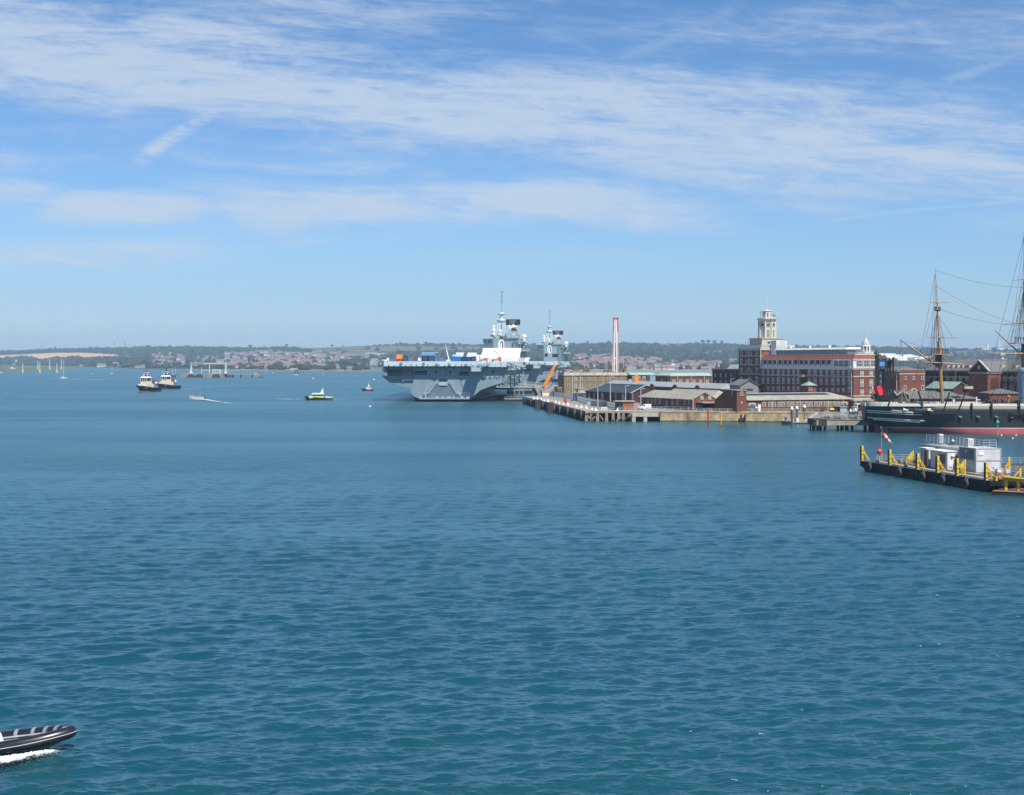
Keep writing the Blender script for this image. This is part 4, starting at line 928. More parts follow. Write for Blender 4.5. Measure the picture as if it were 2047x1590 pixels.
def back_shed():
    g = G(1440, 560); o = g.root('workshop', 'long workshop with a pale grey ridge roof and three small red brick gables', 'workshop')
    Dp = g.y(1205); W = 12; zt = g.z(777.5); zr = g.z(769, 0, 20)
    MB().box(0.2, W, 0, Dp, 0, zt).build('wall', BRICKD, o)
    MB().gable(-.2, W+.4, -.3, Dp+.4, zt, zr+.6, axis='y', hip0=4).build('roof', SHEETG, o)
    for px in (1304, 1349.5, 1394.5):
        y = g.y(px); MB().prism([(y+4.2, zt-1.2), (y+2.5, zt-.2), (y+.9, zt+.9), (y, zt+1.2), (y-.9, zt+.9), (y-2.5, zt-.2), (y-4.2, zt-1.2)], -.35, .3, 'x').build('dormer_gable', BRICK, o)
    v = MB().frus(W/2-.7, W/2+.7, g.y(1237), g.y(1233), zr+.3, zr+1.3, .3)
    v.build('roof_vent', SHEETG, o)
back_shed()
def grey_shed():
    g = G(1385.7, 475); o = g.root('brick_shed', 'low brick shed with a pale ribbed sheet roof and a small brick gable end', 'shed')
    Dp = g.y(1279); W = g.x(1432); ze = g.z(799); zr = g.z(783.8, W/2)
    MB().box(0, W, 0, Dp, 0, ze).prism([(0, ze), (W, ze), (W/2, zr-.2)], 0.02, .35, 'y').build('wall', BRICK, o)
    MB().gable(-.5, W+.4, -.15, Dp+.4, ze, zr, axis='y', hip1=3).build('roof', SHEETY, o)
    W2_ = g.x(1452); z2 = g.z(783)
    MB().box(W+.45, W2_+6, 6, Dp, 0, ze-.05).build('rear_wall', BRICK, o)
    MB().gable(W+.45, W2_+6.5, 5.6, Dp+.4, ze-.02, zr+.35, axis='y', hip0=2).build('rear_roof', SHEETY, o)
    long_windows(g, o, (1295, 1303, 1344.5, 1354.5, 1369, 1377.5), 808.5, 1.1, 1.9, 'L', STONE, 'sash', PANEB)
    long_windows(g, o, (1310.5, 1319), 807.5, 1.1, 1.9, 'L', STONE, 'sash', PANEB)
    y = g.y(1333); MB().box(-.1, .04, y-.9, y+.9, 0, 2.9).build('door', M('grey_blue_door', (0.17, 0.22, 0.26)), o)
    for px, py in ((1403, 796.5), (1418.5, 796.5)): x = g.x(px); window(o, x, 0, g.z(py, x)-.2, 1.0, 1.0, 0, WP, 'sash')
    x = g.x(1411); MB().box(x-.8, x+.8, -.1, .04, g.z(793, x), g.z(788, x)).build('gable_louvre', BRICKD, o)
    MB().tube((-.15, -.1, 0), (-.15, -.1, ze), .16, .16, 6).build('downpipe', PIPE, o)
    # flat-roofed porch and store room in front of the gable
    x0, x1, xm = g.x(1391), g.x(1456), g.x(1415)
    q = MB().box(xm, x1, -4.5, -.05, 0, g.z(806, x1)-.05); q.build('annex_wall', BRICK, o)
    zr_ = g.z(805, x1); MB().box(x0, x1+.4, -5.0, -.03, zr_, zr_+.35).build('annex_roof', CONCP, o)
    MB().box(x0+.5, xm-.05, -.6, -.1, 0, zr_-.1).build('porch_shade_fill', M('dark_door_and_shade', (0.03, 0.03, 0.035)), o)  # dark box stands in for the shade inside the porch
    for px in (1433.5, 1439, 1446.5): window(o, g.x(px), -4.5, zr_-1.35, .8, .8, 0, WP, 'plain')
    for px in (1394, 1397, 1400): window(o, g.x(px), -.6, zr_-1.5, .7, .8, 0, WP, 'plain')
    MB().box(xm-2.6, xm-.3, -4.4, -.7, 0, .9).build('porch_wall', BRICK, o)
grey_shed()
def end_shed():
    g = G(1473, 458); o = g.root('brick_shed', 'long red brick shed with paired white windows and square brick block at left', 'shed')
    xt = g.x(1492.3); zt = g.z(781.5); yt = g.y(1456); y2 = g.y(1434)
    MB().box(0, xt, 0, yt+3, 0, zt).build('tower_block', BRICK, o); MB().box(-.2, xt+.2, -.2, yt+3.2, zt, zt+.25).build('coping', CONCP, o)
    MB().prism([(yt+3, 0), (y2+2, 0), (y2+2, zt-3.4), (yt+3, zt-.4)], 0.1, xt, 'x').build('lean_to', BRICK, o)
    x1 = g.x(1705.5); ze = g.z(800, xt); zr = g.z(785, (xt+x1)/2, 6); D = 12
    MB().box(xt, x1, 0.05, D, 0, ze).build('wall', BRICK, o)
    MB().gable(xt+.02, x1+.5, -.45, D+.4, ze, zr, hip1=6.5).build('roof', SHEET, o)
    s = MB(); xa, xb = xt+1, g.x(1672); f0, f1 = .62, .88; ym = (D-.05)/2
    za, zb = ze+(zr-ze)*f0+.04, ze+(zr-ze)*f1+.04; ya, yb = -.45+(ym+.45)*f0, -.45+(ym+.45)*f1
    s.add([(xa, ya, za), (xb, ya, za), (xb-1, yb, zb), (xa, yb, zb), (xa, ya, za-.1), (xb, ya, za-.1), (xb-1, yb, zb-.1), (xa, yb, zb-.1)], [(0, 1, 2, 3), (0, 4, 5, 1), (1, 5, 6, 2), (2, 6, 7, 3), (3, 7, 4, 0)])
    s.build('solar_panel', M('solar_dark', (0.035, 0.042, 0.06), 0.35), o)
    prs = [(1527.5,), (1539, 1547), (1558, 1565.5), (1576, 1584), (1594, 1602), (1612.5, 1620.5), (1631, 1640), (1650, 1658.5), (1668, 1676)]
    for pr in prs:
        for px in pr: window(o, g.x(px), .05, g.z(812, g.x(px)), 1.25, 1.15, 0, STONE, 'sash')
        xa, xb = g.x(pr[0])-.9, g.x(pr[-1])+.9; z = g.z(805, xa); MB().box(xa, xb, -.12, .06, z+.05, z+.3).build('lintel', STONE, o)
    YEL = M('cream_lintel', (0.58, 0.48, 0.25)); BLUED = M('blue_door', (0.05, 0.13, 0.26), 0.5)
    for px in (1503, 1687.5):
        x = g.x(px); MB().box(x-.9, x+.9, -.08, .1, 0, 2.5).build('door', BLUED, o)
        q = MB(); q.box(x-1.3, x+1.3, -.14, .08, 2.5, 2.95); q.box(x-1.3, x-.9, -.13, .08, 1.9, 2.5); q.box(x+.9, x+1.3, -.13, .08, 1.9, 2.5); q.build('door_surround', YEL, o)
    x = g.x(1518); MB().box(x-.5, x+.5, -.08, .1, 0, 2.4).build('door', WHITE, o); x = g.x(1512); MB().box(x-.4, x+.4, -.1, .02, 1.2, 1.7).build('notice', WHITE, o)
    for px in (1543, 1599, 1654.5, 1685): MB().tube((g.x(px), -.15, 0), (g.x(px), -.15, ze), .13, .13, 6).build('downpipe', PIPE, o)
    window(o, g.x(1482.5), 0, g.z(790.5), 1.0, 1.2, 0, STONE, 'sash'); y = g.y(1463.5); window(o, 0, y, g.z(789.5, 0, y), .9, 1.1, LEFT, STONE, 'sash')
    x = g.x(1482.5); MB().box(x-.25, x+.25, -.1, .02, g.z(807), g.z(803)).build('notice', STONE, o)
end_shed()
def garage():
    g = G(1706.2, 472); o = g.root('garage', 'flat roofed brick garage with a wide dark door beside the long red shed', 'garage')
    W = g.x(1760); z = g.z(802.5)
    MB().box(0, W, 0.1, 12, 0, z).build('wall', BRICK, o); MB().box(-.1, W+.2, -.3, 12.2, z, z+.35).build('roof', CONCP, o)
    a_, b_ = g.x(1715), g.x(1733); MB().box(a_, b_, -.02, .3, 0, z-.5).build('door', M('dark_door_and_shade'), o)
    for px in (1711, 1737.5): x = g.x(px); MB().box(x-.25, x+.25, -.05, .1, 2.6, 3.1).build('wall_lamp', WHITE, o)
garage()

# ------------------------------------------------------------------ the signal-tower office block
def tower_office():
    g = G(1706, 520); o = g.root('office_block', 'large red brick office block with white top storey and a stone signal tower', 'office block')
    W = g.x(1755); Dp = g.y(1521.4); z1 = g.z(739.5); z2 = g.z(718.7); z3 = g.z(709.6)
    MB().box(0, W, 0, Dp, 0, z1).build('wall', BRICK, o)
    for py in (753, 792):
        z = g.z(py); MB().box(-.12, W+.12, -.12, Dp, z-.18, z+.18).build('string_course', STONE, o)
    MB().box(-.2, W+.2, -.25, 6, g.z(798.5), g.z(796)).build('string_course', STONE, o)
    # white projecting top storey
    MB().box(-.1, W+.1, -.1, Dp, z1+.02, z1+.5).frus(-.35, W+.35, -.35, Dp, z1+.5, z1+1.0, .0, 0, jy=0).frus(-.3, W+.3, -.3, Dp, z1+1.0, z2, .25, .25, jy=0).build('top_storey', WP, o)
    MB().frus(-.3, W+.3, -.3, Dp, z2, z3, 1.5, 1.0, jy=0).build('mansard_roof', TILE, o)
    MB().box(-.38, W+.38, -.38, Dp, z2-.12, z2+.12).box(1.1, W-.6, .6, Dp, z3, z3+.3).build('eaves', WP, o)
    # infill brick panels and windows of the top storey on the long side
    n = 13; ya, yb = g.y(1662), g.y(1523.5); h = z2-z1-1.6
    for i in range(n):
        y = yb+(ya-yb)*(i+.5)/n; d = (yb-ya)/n
        if i in (3, 6, 9): MB().box(-.42, -.05, y+d*.35, y+d*.55, z1+.9, z2-.15).build('buttress', WP, o)
        MB().box(-.22, .1, y-d*.5+.2, y-d*.5+.2+d*.58, z1+1.25, z2-.3).build('infill_panel', M_brick('maroon_infill', (0.13, 0.035, 0.04)), o)
        window(o, -.22, y+d*.29, z1+1.3, d*.32, h, LEFT, WP, 'sash', PANE)
    for pa, pb in ((1669, 1700),):
        y0, y1 = g.y(pb), g.y(pa); MB().box(-.55, -.1, y0-.6, y1+.6, z1+.6, z2-.1).build('bay', WP, o)
        for k in range(3): d = (y1-y0)/3; window(o, -.56, y0+d*(k+.5), z1+1.25, d*.92, h, LEFT, WP, 'grid')
    x0, x1 = g.x(1710.5), g.x(1752)
    for k in range(3): d = (x1-x0)/3; window(o, x0+d*(k+.5), -.3, z1+1.3, d*.96, h, 0, WP, 'grid')
    # brick storeys, long side: three rows
    pxs = [1525.5, 1535.5, 1545.5, 1555.5, 1566, 1576.5, 1587, 1595.5, 1618, 1630.5, 1641.5, 1653, 1664, 1675.5, 1686.5, 1698]
    for px in pxs:
        y = g.y(px); sc = (g.o.y+g.c*y)
        window(o, 0, y, gz(749.2 if px > 1600 else 748.6, sc)-QZ, 1.6, 1.95, LEFT, WP, 'cross', PANE)
        window(o, 0, y, gz(768 if px > 1600 else 766.5, sc)-QZ, 1.6, 2.4, LEFT, WP, 'cross', PANE)
        window(o, 0, y, gz(783.5 if px > 1600 else 780, sc)-QZ, 1.6, 1.4 if px < 1690 else 2.2, LEFT, WP, 'cross', PANE)
    for px in (1723, 1741.3):
        x = g.x(px)
        for py, hh in ((752, 1.75), (772, 2.4), (791, 2.2)): window(o, x, 0, g.z(py, x), 1.35, hh, 0, WP, 'cross')
    for px in (1559.5, 1589.5, 1626.5, 1668.5, 1703): y = g.y(px); MB().tube((-.18, y, .5), (-.18, y, z1), .16, .16, 6).build('downpipe', PIPE, o)
    y = g.y(1607); c = MB(); c.box(-1.5, .1, y-1.6, y+1.6, g.z(754, 0, y), g.z(749, 0, y)); c.build('goods_balcony', M('cream_board', (0.45, 0.38, 0.22)), o)
    MB().box(-.15, .1, y-1.4, y+1.4, g.z(765, 0, y), z1).build('goods_door', M('dark_door_and_shade'), o)
    # roof terrace: railing, long penthouse with pale roof
    r = MB(); rails(r, [(1.4, .8, z3+.3), (1.4, Dp-3, z3+.3)], 1.3, 2.2, .1); rails(r, [(1.4, .8, z3+.3), (W-1, .8, z3+.3)], 1.3, 1.5, .1); r.build('terrace_railing', RAIL, o)
    MB().box(3.4, W-1.2, 9, Dp-6, z3, z3+2.1).build('penthouse', M('penthouse_grey', (0.13, 0.135, 0.14), .8), o); MB().frus(2.6, W-.6, 8.4, Dp-6, z3+2.1, z3+2.9, .8, .4).build('penthouse_roof', M('pale_green_roof', (0.55, 0.63, 0.60), 0.6), o)
    m = MB()
    for f in (.25, .52, .8): y = 9+(Dp-15)*f; m.box(3.4, 4.4, y-.4, y+.5, z3+2.6, z3+3.8)
    m.build('roof_vent', WP, o)
    # cupola with arches and lead dome
    c = Vector((g.x(1730, 3.5)+.2, 3.6, z3+.05)); q = MB(); q.box(c.x-2, c.x+2, c.y-2, c.y+2, c.z, c.z+1.2)
    for i in range(8): a_ = math.pi/8+i*math.pi/4; q.bar((c.x+1.5*math.cos(a_), c.y+1.5*math.sin(a_), c.z+1.2), (c.x+1.5*math.cos(a_), c.y+1.5*math.sin(a_), c.z+3.2), .5)
    q.lathe([(1.85, 3.1), (1.9, 3.5), (1.6, 3.6)], (c.x, c.y, c.z), 8); q.build('cupola', WP, o)
    MB().lathe([(1.1, 1.2), (1.1, 3.2)], (c.x, c.y, c.z), 8).build('cupola_core', PANE, o)
    MB().lathe([(1.5, 3.6), (1.45, 4.1), (1.15, 4.9), (.65, 5.7), (.3, 6.2), (.18, 6.5), (.34, 6.8), (.12, 7.1), (.06, 8.2)], (c.x, c.y, c.z), 12).bar((c.x-.1, c.y, c.z+8.2), (c.x+.8, c.y, c.z+8.5), .2, .25).build('cupola_dome', M('lead_dome', (0.42, 0.45, 0.45), 0.6), o)
    # taller north-west block with three-light windows
    yb2 = g.y(1477.6); zb = g.z(700.5, 0, Dp); Wb = 15
    MB().box(-.25, Wb, Dp, yb2, 0, zb).build('tower_block', BRICK, o)
    MB().box(-.6, Wb+.3, Dp-.35, yb2+.3, zb, zb+1.0).build('cornice', STONE, o); MB().box(.1, Wb, Dp+.2, yb2, zb+1.0, zb+2.3).build('parapet', STEELG, o)
    for py in (712.3, 729.5, 748): z = g.z(py, 0, (Dp+yb2)/2); MB().box(-.4, 4.6, Dp-.15, yb2, z-.18, z+.18).build('string_course', STONE, o)
    for py in (711, 729, 747.5, 766):
        for px, w in ((1482.4, 1.9), (1491.5, .9), (1497.3, 1.8), (1502.5, .9), (1513, 2.0)):
            y = g.y(px, -.25); window(o, -.25, y, g.z(py, 0, y), w, 2.1, LEFT, STONE, 'arch' if w > 1 else 'sash', PANEB)
    x = 4.0; MB().tube((-.4, Dp-.2, z1), (-.4, Dp-.2, zb), .2, .2, 6).build('downpipe', PIPE, o)
    # white stair boxes on the roof
    xa, xb = g.x(1541, Dp-.5), g.x(1562.5, Dp-.5); zs = g.z(681.5, 0, Dp)
    MB().box(xa, xb, Dp-4.5, Dp-.4, z3, zs).build('stair_box', M('pale_panel', (0.52, 0.56, 0.57)), o); MB().box(xb, xb+4.2, Dp-3.9, Dp-.5, g.z(695, 0, Dp), g.z(690.5, 0, Dp)).box(xb, xb+4.2, Dp-3.6, Dp-.7, z3, g.z(695, 0, Dp)).build('plant_room', M('pale_panel'), o)
    MB().box(xa+1.5, xa+2.6, Dp-4.62, Dp-4.45, z3+.1, z3+2.4).build('door', STEELG, o)
    # stone base and octagonal tower
    Yt = g.o.y+g.c*(Dp+3); tx = gx(1533.4, 588); ty = 588.0
    lx = (tx-g.o.x)*g.c+(ty-g.o.y)*g.s; ly = -(tx-g.o.x)*g.s+(ty-g.o.y)*g.c
    def Z(py): return gz(py, ty)-QZ
    zb0 = zb+1.0
    b = MB(); b.box(lx-5.4, lx+5.0, ly-4.6, ly+5, zb0, Z(677.5)); b.box(lx-5.7, lx+5.3, ly-4.9, ly+5.3, Z(677.5), Z(676.3)); b.build('tower_base', STONE, o)
    for dx in (-2.6, 1.5): MB().box(lx+dx, lx+dx+1.2, ly-4.72, ly-4.5, Z(687), Z(683.5)).build('base_window', PANE, o)
    off = math.pi/8
    t_ = MB(); r8 = 3.5
    t_.lathe([(r8, Z(676.3)), (r8, Z(642)), (r8+.25, Z(641.5)), (r8+.25, Z(640.5)), (r8+.9, Z(638.5)), (r8+.95, Z(637.2)), (r8+.1, Z(637)), (r8+.1, Z(635.5)), (r8-.6, Z(635.3))], (lx, ly, 0), 8, smooth=False)
    for i in range(8): a_ = i*math.pi/4; t_.bar((lx+r8*math.cos(a_), ly+r8*math.sin(a_), Z(676)), (lx+r8*math.cos(a_), ly+r8*math.sin(a_), Z(641)), .55, .55)
    t_.build('signal_tower', M('tower_stone', (0.58, 0.55, 0.48), .85, .12, .5, stain=.22, streak=True), o)
    for i in range(8):
        a_ = math.pi/8+i*math.pi/4; nx, ny = math.cos(a_), math.sin(a_)
        if nx*g.s+ny*g.c > 0.5: continue
        ap = r8*math.cos(math.pi/8)
        px_, py_ = lx+nx*(ap+.02), ly+ny*(ap+.02); rz = a_+math.pi/2
        window(o, px_, py_, Z(652.5), 1.5, 1.25, rz, STONE, 'plain')
        if i in (5, 6): window(o, px_, py_, Z(672.5), 1.1, 2.6, rz, STONE, 'cross')
    l_ = MB(); l_.lathe([(2.0, Z(635.4)), (2.0, Z(622.5)), (2.35, Z(622.3)), (2.35, Z(621.6)), (1.6, Z(620.6)), (.3, Z(619.6))], (lx, ly, 0), 8, smooth=False); l_.build('lantern', WP, o)
    for i in (5, 6, 4): a_ = math.pi/8+i*math.pi/4; ap = 2.0*math.cos(math.pi/8); window(o, lx+math.cos(a_)*ap, ly+math.sin(a_)*ap, Z(634), .7, 1.7, a_+math.pi/2, WP, 'plain')
    m = MB(); m.tube((lx, ly, Z(620)), (lx, ly, Z(588)), .13, .07, 6); m.bar((lx-1.2*CT, ly+1.2*ST, Z(595)), (lx+1.2*CT, ly-1.2*ST, Z(595)), .09); m.tube((lx, ly, Z(619.8)), (lx, ly, Z(613)), .22, .16, 6); m.build('flag_mast', WP, o)
    m = MB()
    for dx, dy, h in ((-3.1, 0, 16), (3.0, 0, 9), (-2.6, -1, 8), (2.4, -2, 6), (3.3, -.6, 5)): m.tube((lx+dx, ly+dy, Z(636)), (lx+dx, ly+dy, Z(636)+h/4.75), .1, .06, 5); m.box(lx+dx-.3, lx+dx+.3, ly+dy-.2, ly+dy+.2, Z(636)+h/8, Z(636)+h/8+.5)
    m.build('tower_aerial', M('mast_grey'), o)
    m = MB()
    for px, h in ((1490, 12), (1496, 17), (1511, 15)): y = g.y(px, 1.5); m.tube((1.5, y, zb+1), (1.5, y, zb+1+h/4.7), .08, .05, 5)
    m.build('roof_aerial', M('mast_grey'), o)
tower_office()

def pyramid_hut():
    g = G(1615, 530); o = g.root('brick_hut', 'square brick hut with a pale pyramid roof in front of the office block', 'hut')
    W = 3.6; D = g.y(1603); z = g.z(771); MB().box(0, W, 0, D, 0, z).build('wall', BRICK, o)
    MB().frus(-.5, W+.5, -.5, D+.5, z, g.z(763.6), W/2+.3, D/2+.3).build('roof', COPPERY, o); x = g.x(1620); window(o, x, 0, g.z(780, x), 1.3, 1.2, 0, STONE, 'plain')
pyramid_hut()
def grey_hut():
    g = G(1480, 545, QZ, TH); o = g.root('gabled_hut', 'grey rendered hut with a steep slate gable beside the office block', 'hut')
    W = g.x(1516); z = g.z(769.5); MB().box(0, W, 0, 8, 0, z).prism([(0, z), (W, z), (W/2, g.z(760, W/2))], .02, .3, 'y').build('wall', M('grey_render', (0.22, 0.225, 0.23), 0.9, .15, .5), o)
    MB().gable(-.7, W+.5, -.5, 8, z-.2, g.z(758.6, W/2), axis='y').build('roof', SLATEG, o); x = g.x(1495); MB().box(x-2.6, x+2.2, -.06, .06, z-2.4, z-1.6).build('louvre', M('dark_door_and_shade'), o)
grey_hut()
def dark_office():
    g = G(1479, 612); o = g.root('office_block', 'dark brick two storey office between green roofed building and the tall block', 'office block')
    Dp = g.y(1423.5); z = g.z(741); MB().box(0, 14, 0, Dp, 0, z).build('wall', BRICKD, o); MB().box(-.3, 14, -.3, Dp+.3, z, z+.7).build('cornice', M('dark_coping', (0.2, 0.17, 0.15)), o)
    MB().frus(3, 13, 2, Dp-8, z+.7, z+2.6, 1, 2).build('roof_light', M('glazed_roof', (0.5, 0.54, 0.54), .5), o)
    for px in (1430, 1440.5, 1451, 1462): y = g.y(px); window(o, 0, y, g.z(753.5, 0, y), 1.1, 1.6, LEFT, STONE, 'sash', PANEB); window(o, 0, y, g.z(768.5, 0, y), 1.1, 1.9, LEFT, STONE, 'sash', PANEB)
    for px in (1425, 1470): y = g.y(px); MB().tube((-.15, y, 0), (-.15, y, z), .17, .17, 6).build('downpipe', PIPE, o)
dark_office()
def green_office():
    g = G(1339.5, 640); o = g.root('office_block', 'two storey brick building with a flat pale green roof and tall white windows', 'office block')
    W = g.x(1423); Dp = g.y(1310.5); z = g.z(752.5); MB().box(0, W, 0, Dp, 0, z).build('wall', BRICK, o)
    MB().box(-.3, W+.2, -.35, Dp+.3, z, z+.35).build('eaves', STONE, o); MB().frus(-.2, W, -.2, Dp, z+.35, g.z(746.2, W/2), 2.5, 3, jx=.3).build('roof', COPPER, o)
    for px in (1347, 1360.5, 1374, 1387, 1400.5, 1414): x = g.x(px); window(o, x, 0, g.z(769, x), 1.35, 2.2, 0, WP, 'sash', PANEB)
    for px in (1354.5, 1381, 1408): MB().tube((g.x(px), -.15, 0), (g.x(px), -.15, z), .16, .16, 6).build('downpipe', PIPE, o)
    y = g.y(1323.5); window(o, 0, y, g.z(767, 0, y), 1.5, 2.2, LEFT, STONE, 'sash', PANEB); MB().tube((-.15, g.y(1337), 0), (-.15, g.y(1337), z), .16, .16, 6).build('downpipe', PIPE, o)
green_office()
def far_red():
    g = G(1262, 700); o = g.root('workshop', 'low orange red brick workshop with a pale green roof behind the tan house', 'workshop')
    W = g.x(1312); z = g.z(750); MB().box(0, W, 0, 16, 0, g.z(757)).build('wall', BRICKO, o); MB().box(0, W, 0, 16, g.z(757)+.01, z).build('upper_wall', BRICKD, o); MB().frus(-.3, W+.3, -.3, 16, z, g.z(745.5), .5, 4).build('roof', COPPER, o)
    for i in range(5): window(o, W*(i+.5)/5, 0, g.z(756), 1.4, .9, 0, WP, 'plain', PANEB)
    g2 = G(1299.5, 672); o = g2.root('kiosk', 'tall grey blue metal kiosk between the red workshop and green roofed building', 'kiosk')
    W = g2.x(1309.5); MB().box(0, W, 0, 4, 0, g2.z(752)).build('wall', M('grey_blue_panel', (0.25, 0.34, 0.42)), o); MB().box(-.1, W+.1, -.1, 4.1, g2.z(752), g2.z(751)).build('roof', STEELG, o); MB().box(W*.35, W*.75, -.08, .02, 0, 2.2).build('door', M('grey_blue_door'), o)
far_red()
# small sheds and chimney clutter behind the long workshop
g = G(1500, 575); o = g.root('lean_to_shed', 'low grey slate roofed shed between long workshop and dark office', 'shed')
Dp = g.y(1424); MB().box(0, 9, 0, Dp, 0, g.z(777.5)).build('wall', BRICKD, o); MB().gable(-.3, 9.3, -.2, Dp, g.z(777.5), g.z(769.5), axis='y').build('roof', SLATE, o)
y = g.y(1434); MB().box(3, 5.2, y-1.1, y+1.1, g.z(777), g.z(766, 0, y)).build('chimney', BRICK, o)

# ------------------------------------------------------------------ storehouses behind the old ship
def storehouse_end():
    g = G(1798, 562); o = g.root('storehouse', 'old brick storehouse with a sunlit end wall, arched white doorway and grey roof', 'storehouse')
    W = g.x(1847.5); z = g.z(740.5); Dp = g.y(1764); MB().box(0, W, 0, Dp+30, 0, z).build('wall', BRICK, o)
    MB().box(-.15, W+.15, -.18, Dp+30, g.z(748)-.15, g.z(747)).build('string_course', STONE, o); MB().box(-.4, 0, .3, Dp+30, z-.6, z+.1).build('eaves', STONE, o)
    MB().gable(-.3, W+.3, .4, Dp+30, z, g.z(732.5, W/2), axis='y', hip0=5).build('roof', SLATEG, o)
    for px in (1809, 1826.8, 1844): x = g.x(px); window(o, x, 0, g.z(758.5, x), 1.1, 1.2, 0, WP, 'plain')
    for px in (1809, 1844): x = g.x(px); window(o, x, 0, g.z(779, x), 1.1, 1.8, 0, WP, 'plain')
    x = g.x(1827); q = MB(); q.prism([(x+1.6*math.cos(math.pi*i/10), 4.2+1.6*math.sin(math.pi*i/10)) for i in range(11)], -.14, .03, 'y', 0); q.box(x-1.6, x+1.6, -.14, .03, 0, 4.2, 0)
    q.prism([(x+1.05*math.cos(math.pi*i/10), 4.2+1.05*math.sin(math.pi*i/10)) for i in range(11)], -.17, -.13, 'y', 1); q.box(x-1.05, x+1.05, -.17, -.13, 0, 4.2, 1); q.build('arched_door', [STONE, M('dark_door_and_shade')], o)
    MB().tube((-.2, g.y(1793.5), 0), (-.2, g.y(1793.5), z-.5), .22, .22, 6).build('downpipe', PIPE, o)
    for px in (1771, 1783): y = g.y(px); window(o, 0, y, g.z(757, 0, y), 1.3, 1.5, LEFT, STONE, 'sash', PANEB)
storehouse_end()
def storehouse_long():
    P = Vector((gx(1848.5, 578), 578)); N = P-Vector((-ST, CT))*105
    g = G(1848.5, 578); g.o = Vector((N.x, N.y, QZ)); o = g.root('storehouse', 'long shaded brick storehouse with pedimented projecting centre and dormered grey roof', 'storehouse')
    Dp = 105; W = 16; z = 13.1
    MB().box(0, W, 0, Dp, 0, z).build('wall', BRICKD, o); MB().box(-.45, W, -.3, Dp+.2, z-.55, z).build('eaves', STONE, o); MB().box(-.12, 0, 0, Dp, z-3.0, z-2.6).build('string_course', STONE, o)  # darker brick carries the shade of this west side in its colour
    MB().gable(-.4, W+.4, -.3, Dp+.3, z, z+4.2, axis='y', hip0=6, hip1=6).build('roof', SLATEG, o)
    for px in list(range(1855, 1935, 13))+[1995, 2009, 2022, 2036]:
        y = g.y(px); window(o, 0, y, g.z(762, 0, y), 1.5, 1.9, LEFT, STONE, 'sash', PANEB); window(o, 0, y, g.z(779, 0, y), 1.5, 2.2, LEFT, STONE, 'sash', PANEB)
    for px in (1886, 1897, 1907, 1917, 1925, 1930, 1985, 1995, 2022):
        y = g.y(px); d = MB(); d.box(1.2, 3.5, y-.8, y+.8, z+.6, z+1.9); d.build('dormer', STONE, o)
    # projecting centre with pediment
    y0, y1 = g.y(1974, -7), g.y(1937, -7)
    MB().box(-7, .1, y0, y1, 0, z-1.2).build('projecting_wing', BRICK, o); MB().box(-7.3, .1, y0-.35, y1+.3, z-1.2, z-.7).build('cornice', STONE, o)
    ym = (y0+y1)/2; MB().prism([(y1+.5, z-.6), (ym, z+3.6), (y0-.5, z-.6)], -6.4, -5.6, 'x').build('pediment', BRICKD, o)
    q = MB(); q.bar((-6.6, y1+.8, z-.5), (-6.6, ym, z+3.9), .7, .5); q.bar((-6.6, y0-.8, z-.5), (-6.6, ym, z+3.9), .7, .5); q.build('pediment_trim', STONE, o)
    MB().gable(-6.5, 6, y0-.6, y1+.6, z-.5, z+3.7, axis='x').build('wing_roof', SLATEG, o)
    q = MB(); q.tube((-6.7, ym, z+1.2), (-6.35, ym, z+1.2), .8, .8, 12); q.build('oculus', STONE, o)
    xx = -3.6; MB().box(xx-1.8, xx+1.8, y0-.1, y0+.05, 2, z-3).build('blind_arch', BRICKD, o)
    MB().tube((-.2, g.y(1851), 0), (-.2, g.y(1851), z-.5), .2, .2, 6).build('downpipe', PIPE, o); MB().tube((-.2, g.y(1911), 0), (-.2, g.y(1911), z-.5), .25, .25, 6).build('downpipe', PIPE, o)
storehouse_long()
def teal_shed():
    g = G(1905, 500); o = g.root('shed', 'shed with dull green pitched roof and a cream bargeboard behind the old ship', 'shed')
    Dp = g.y(1853); z = g.z(777.5); W = g.x(1937); zr = g.z(763.5, W/2)
    MB().box(0, W, 0, Dp, 0, z).prism([(0, z), (W, z), (W/2, zr-.25)], .02, .3, 'y').build('wall', BRICKD, o); MB().gable(-.6, W+.5, -.4, Dp+.5, z, zr, axis='y').build('roof', COPPERY, o)
    x0 = g.x(1925); MB().box(W*.62, W+1.2, -.8, -.45, z-.1, z+.9).build('fascia', M('cream_board'), o)
teal_shed()
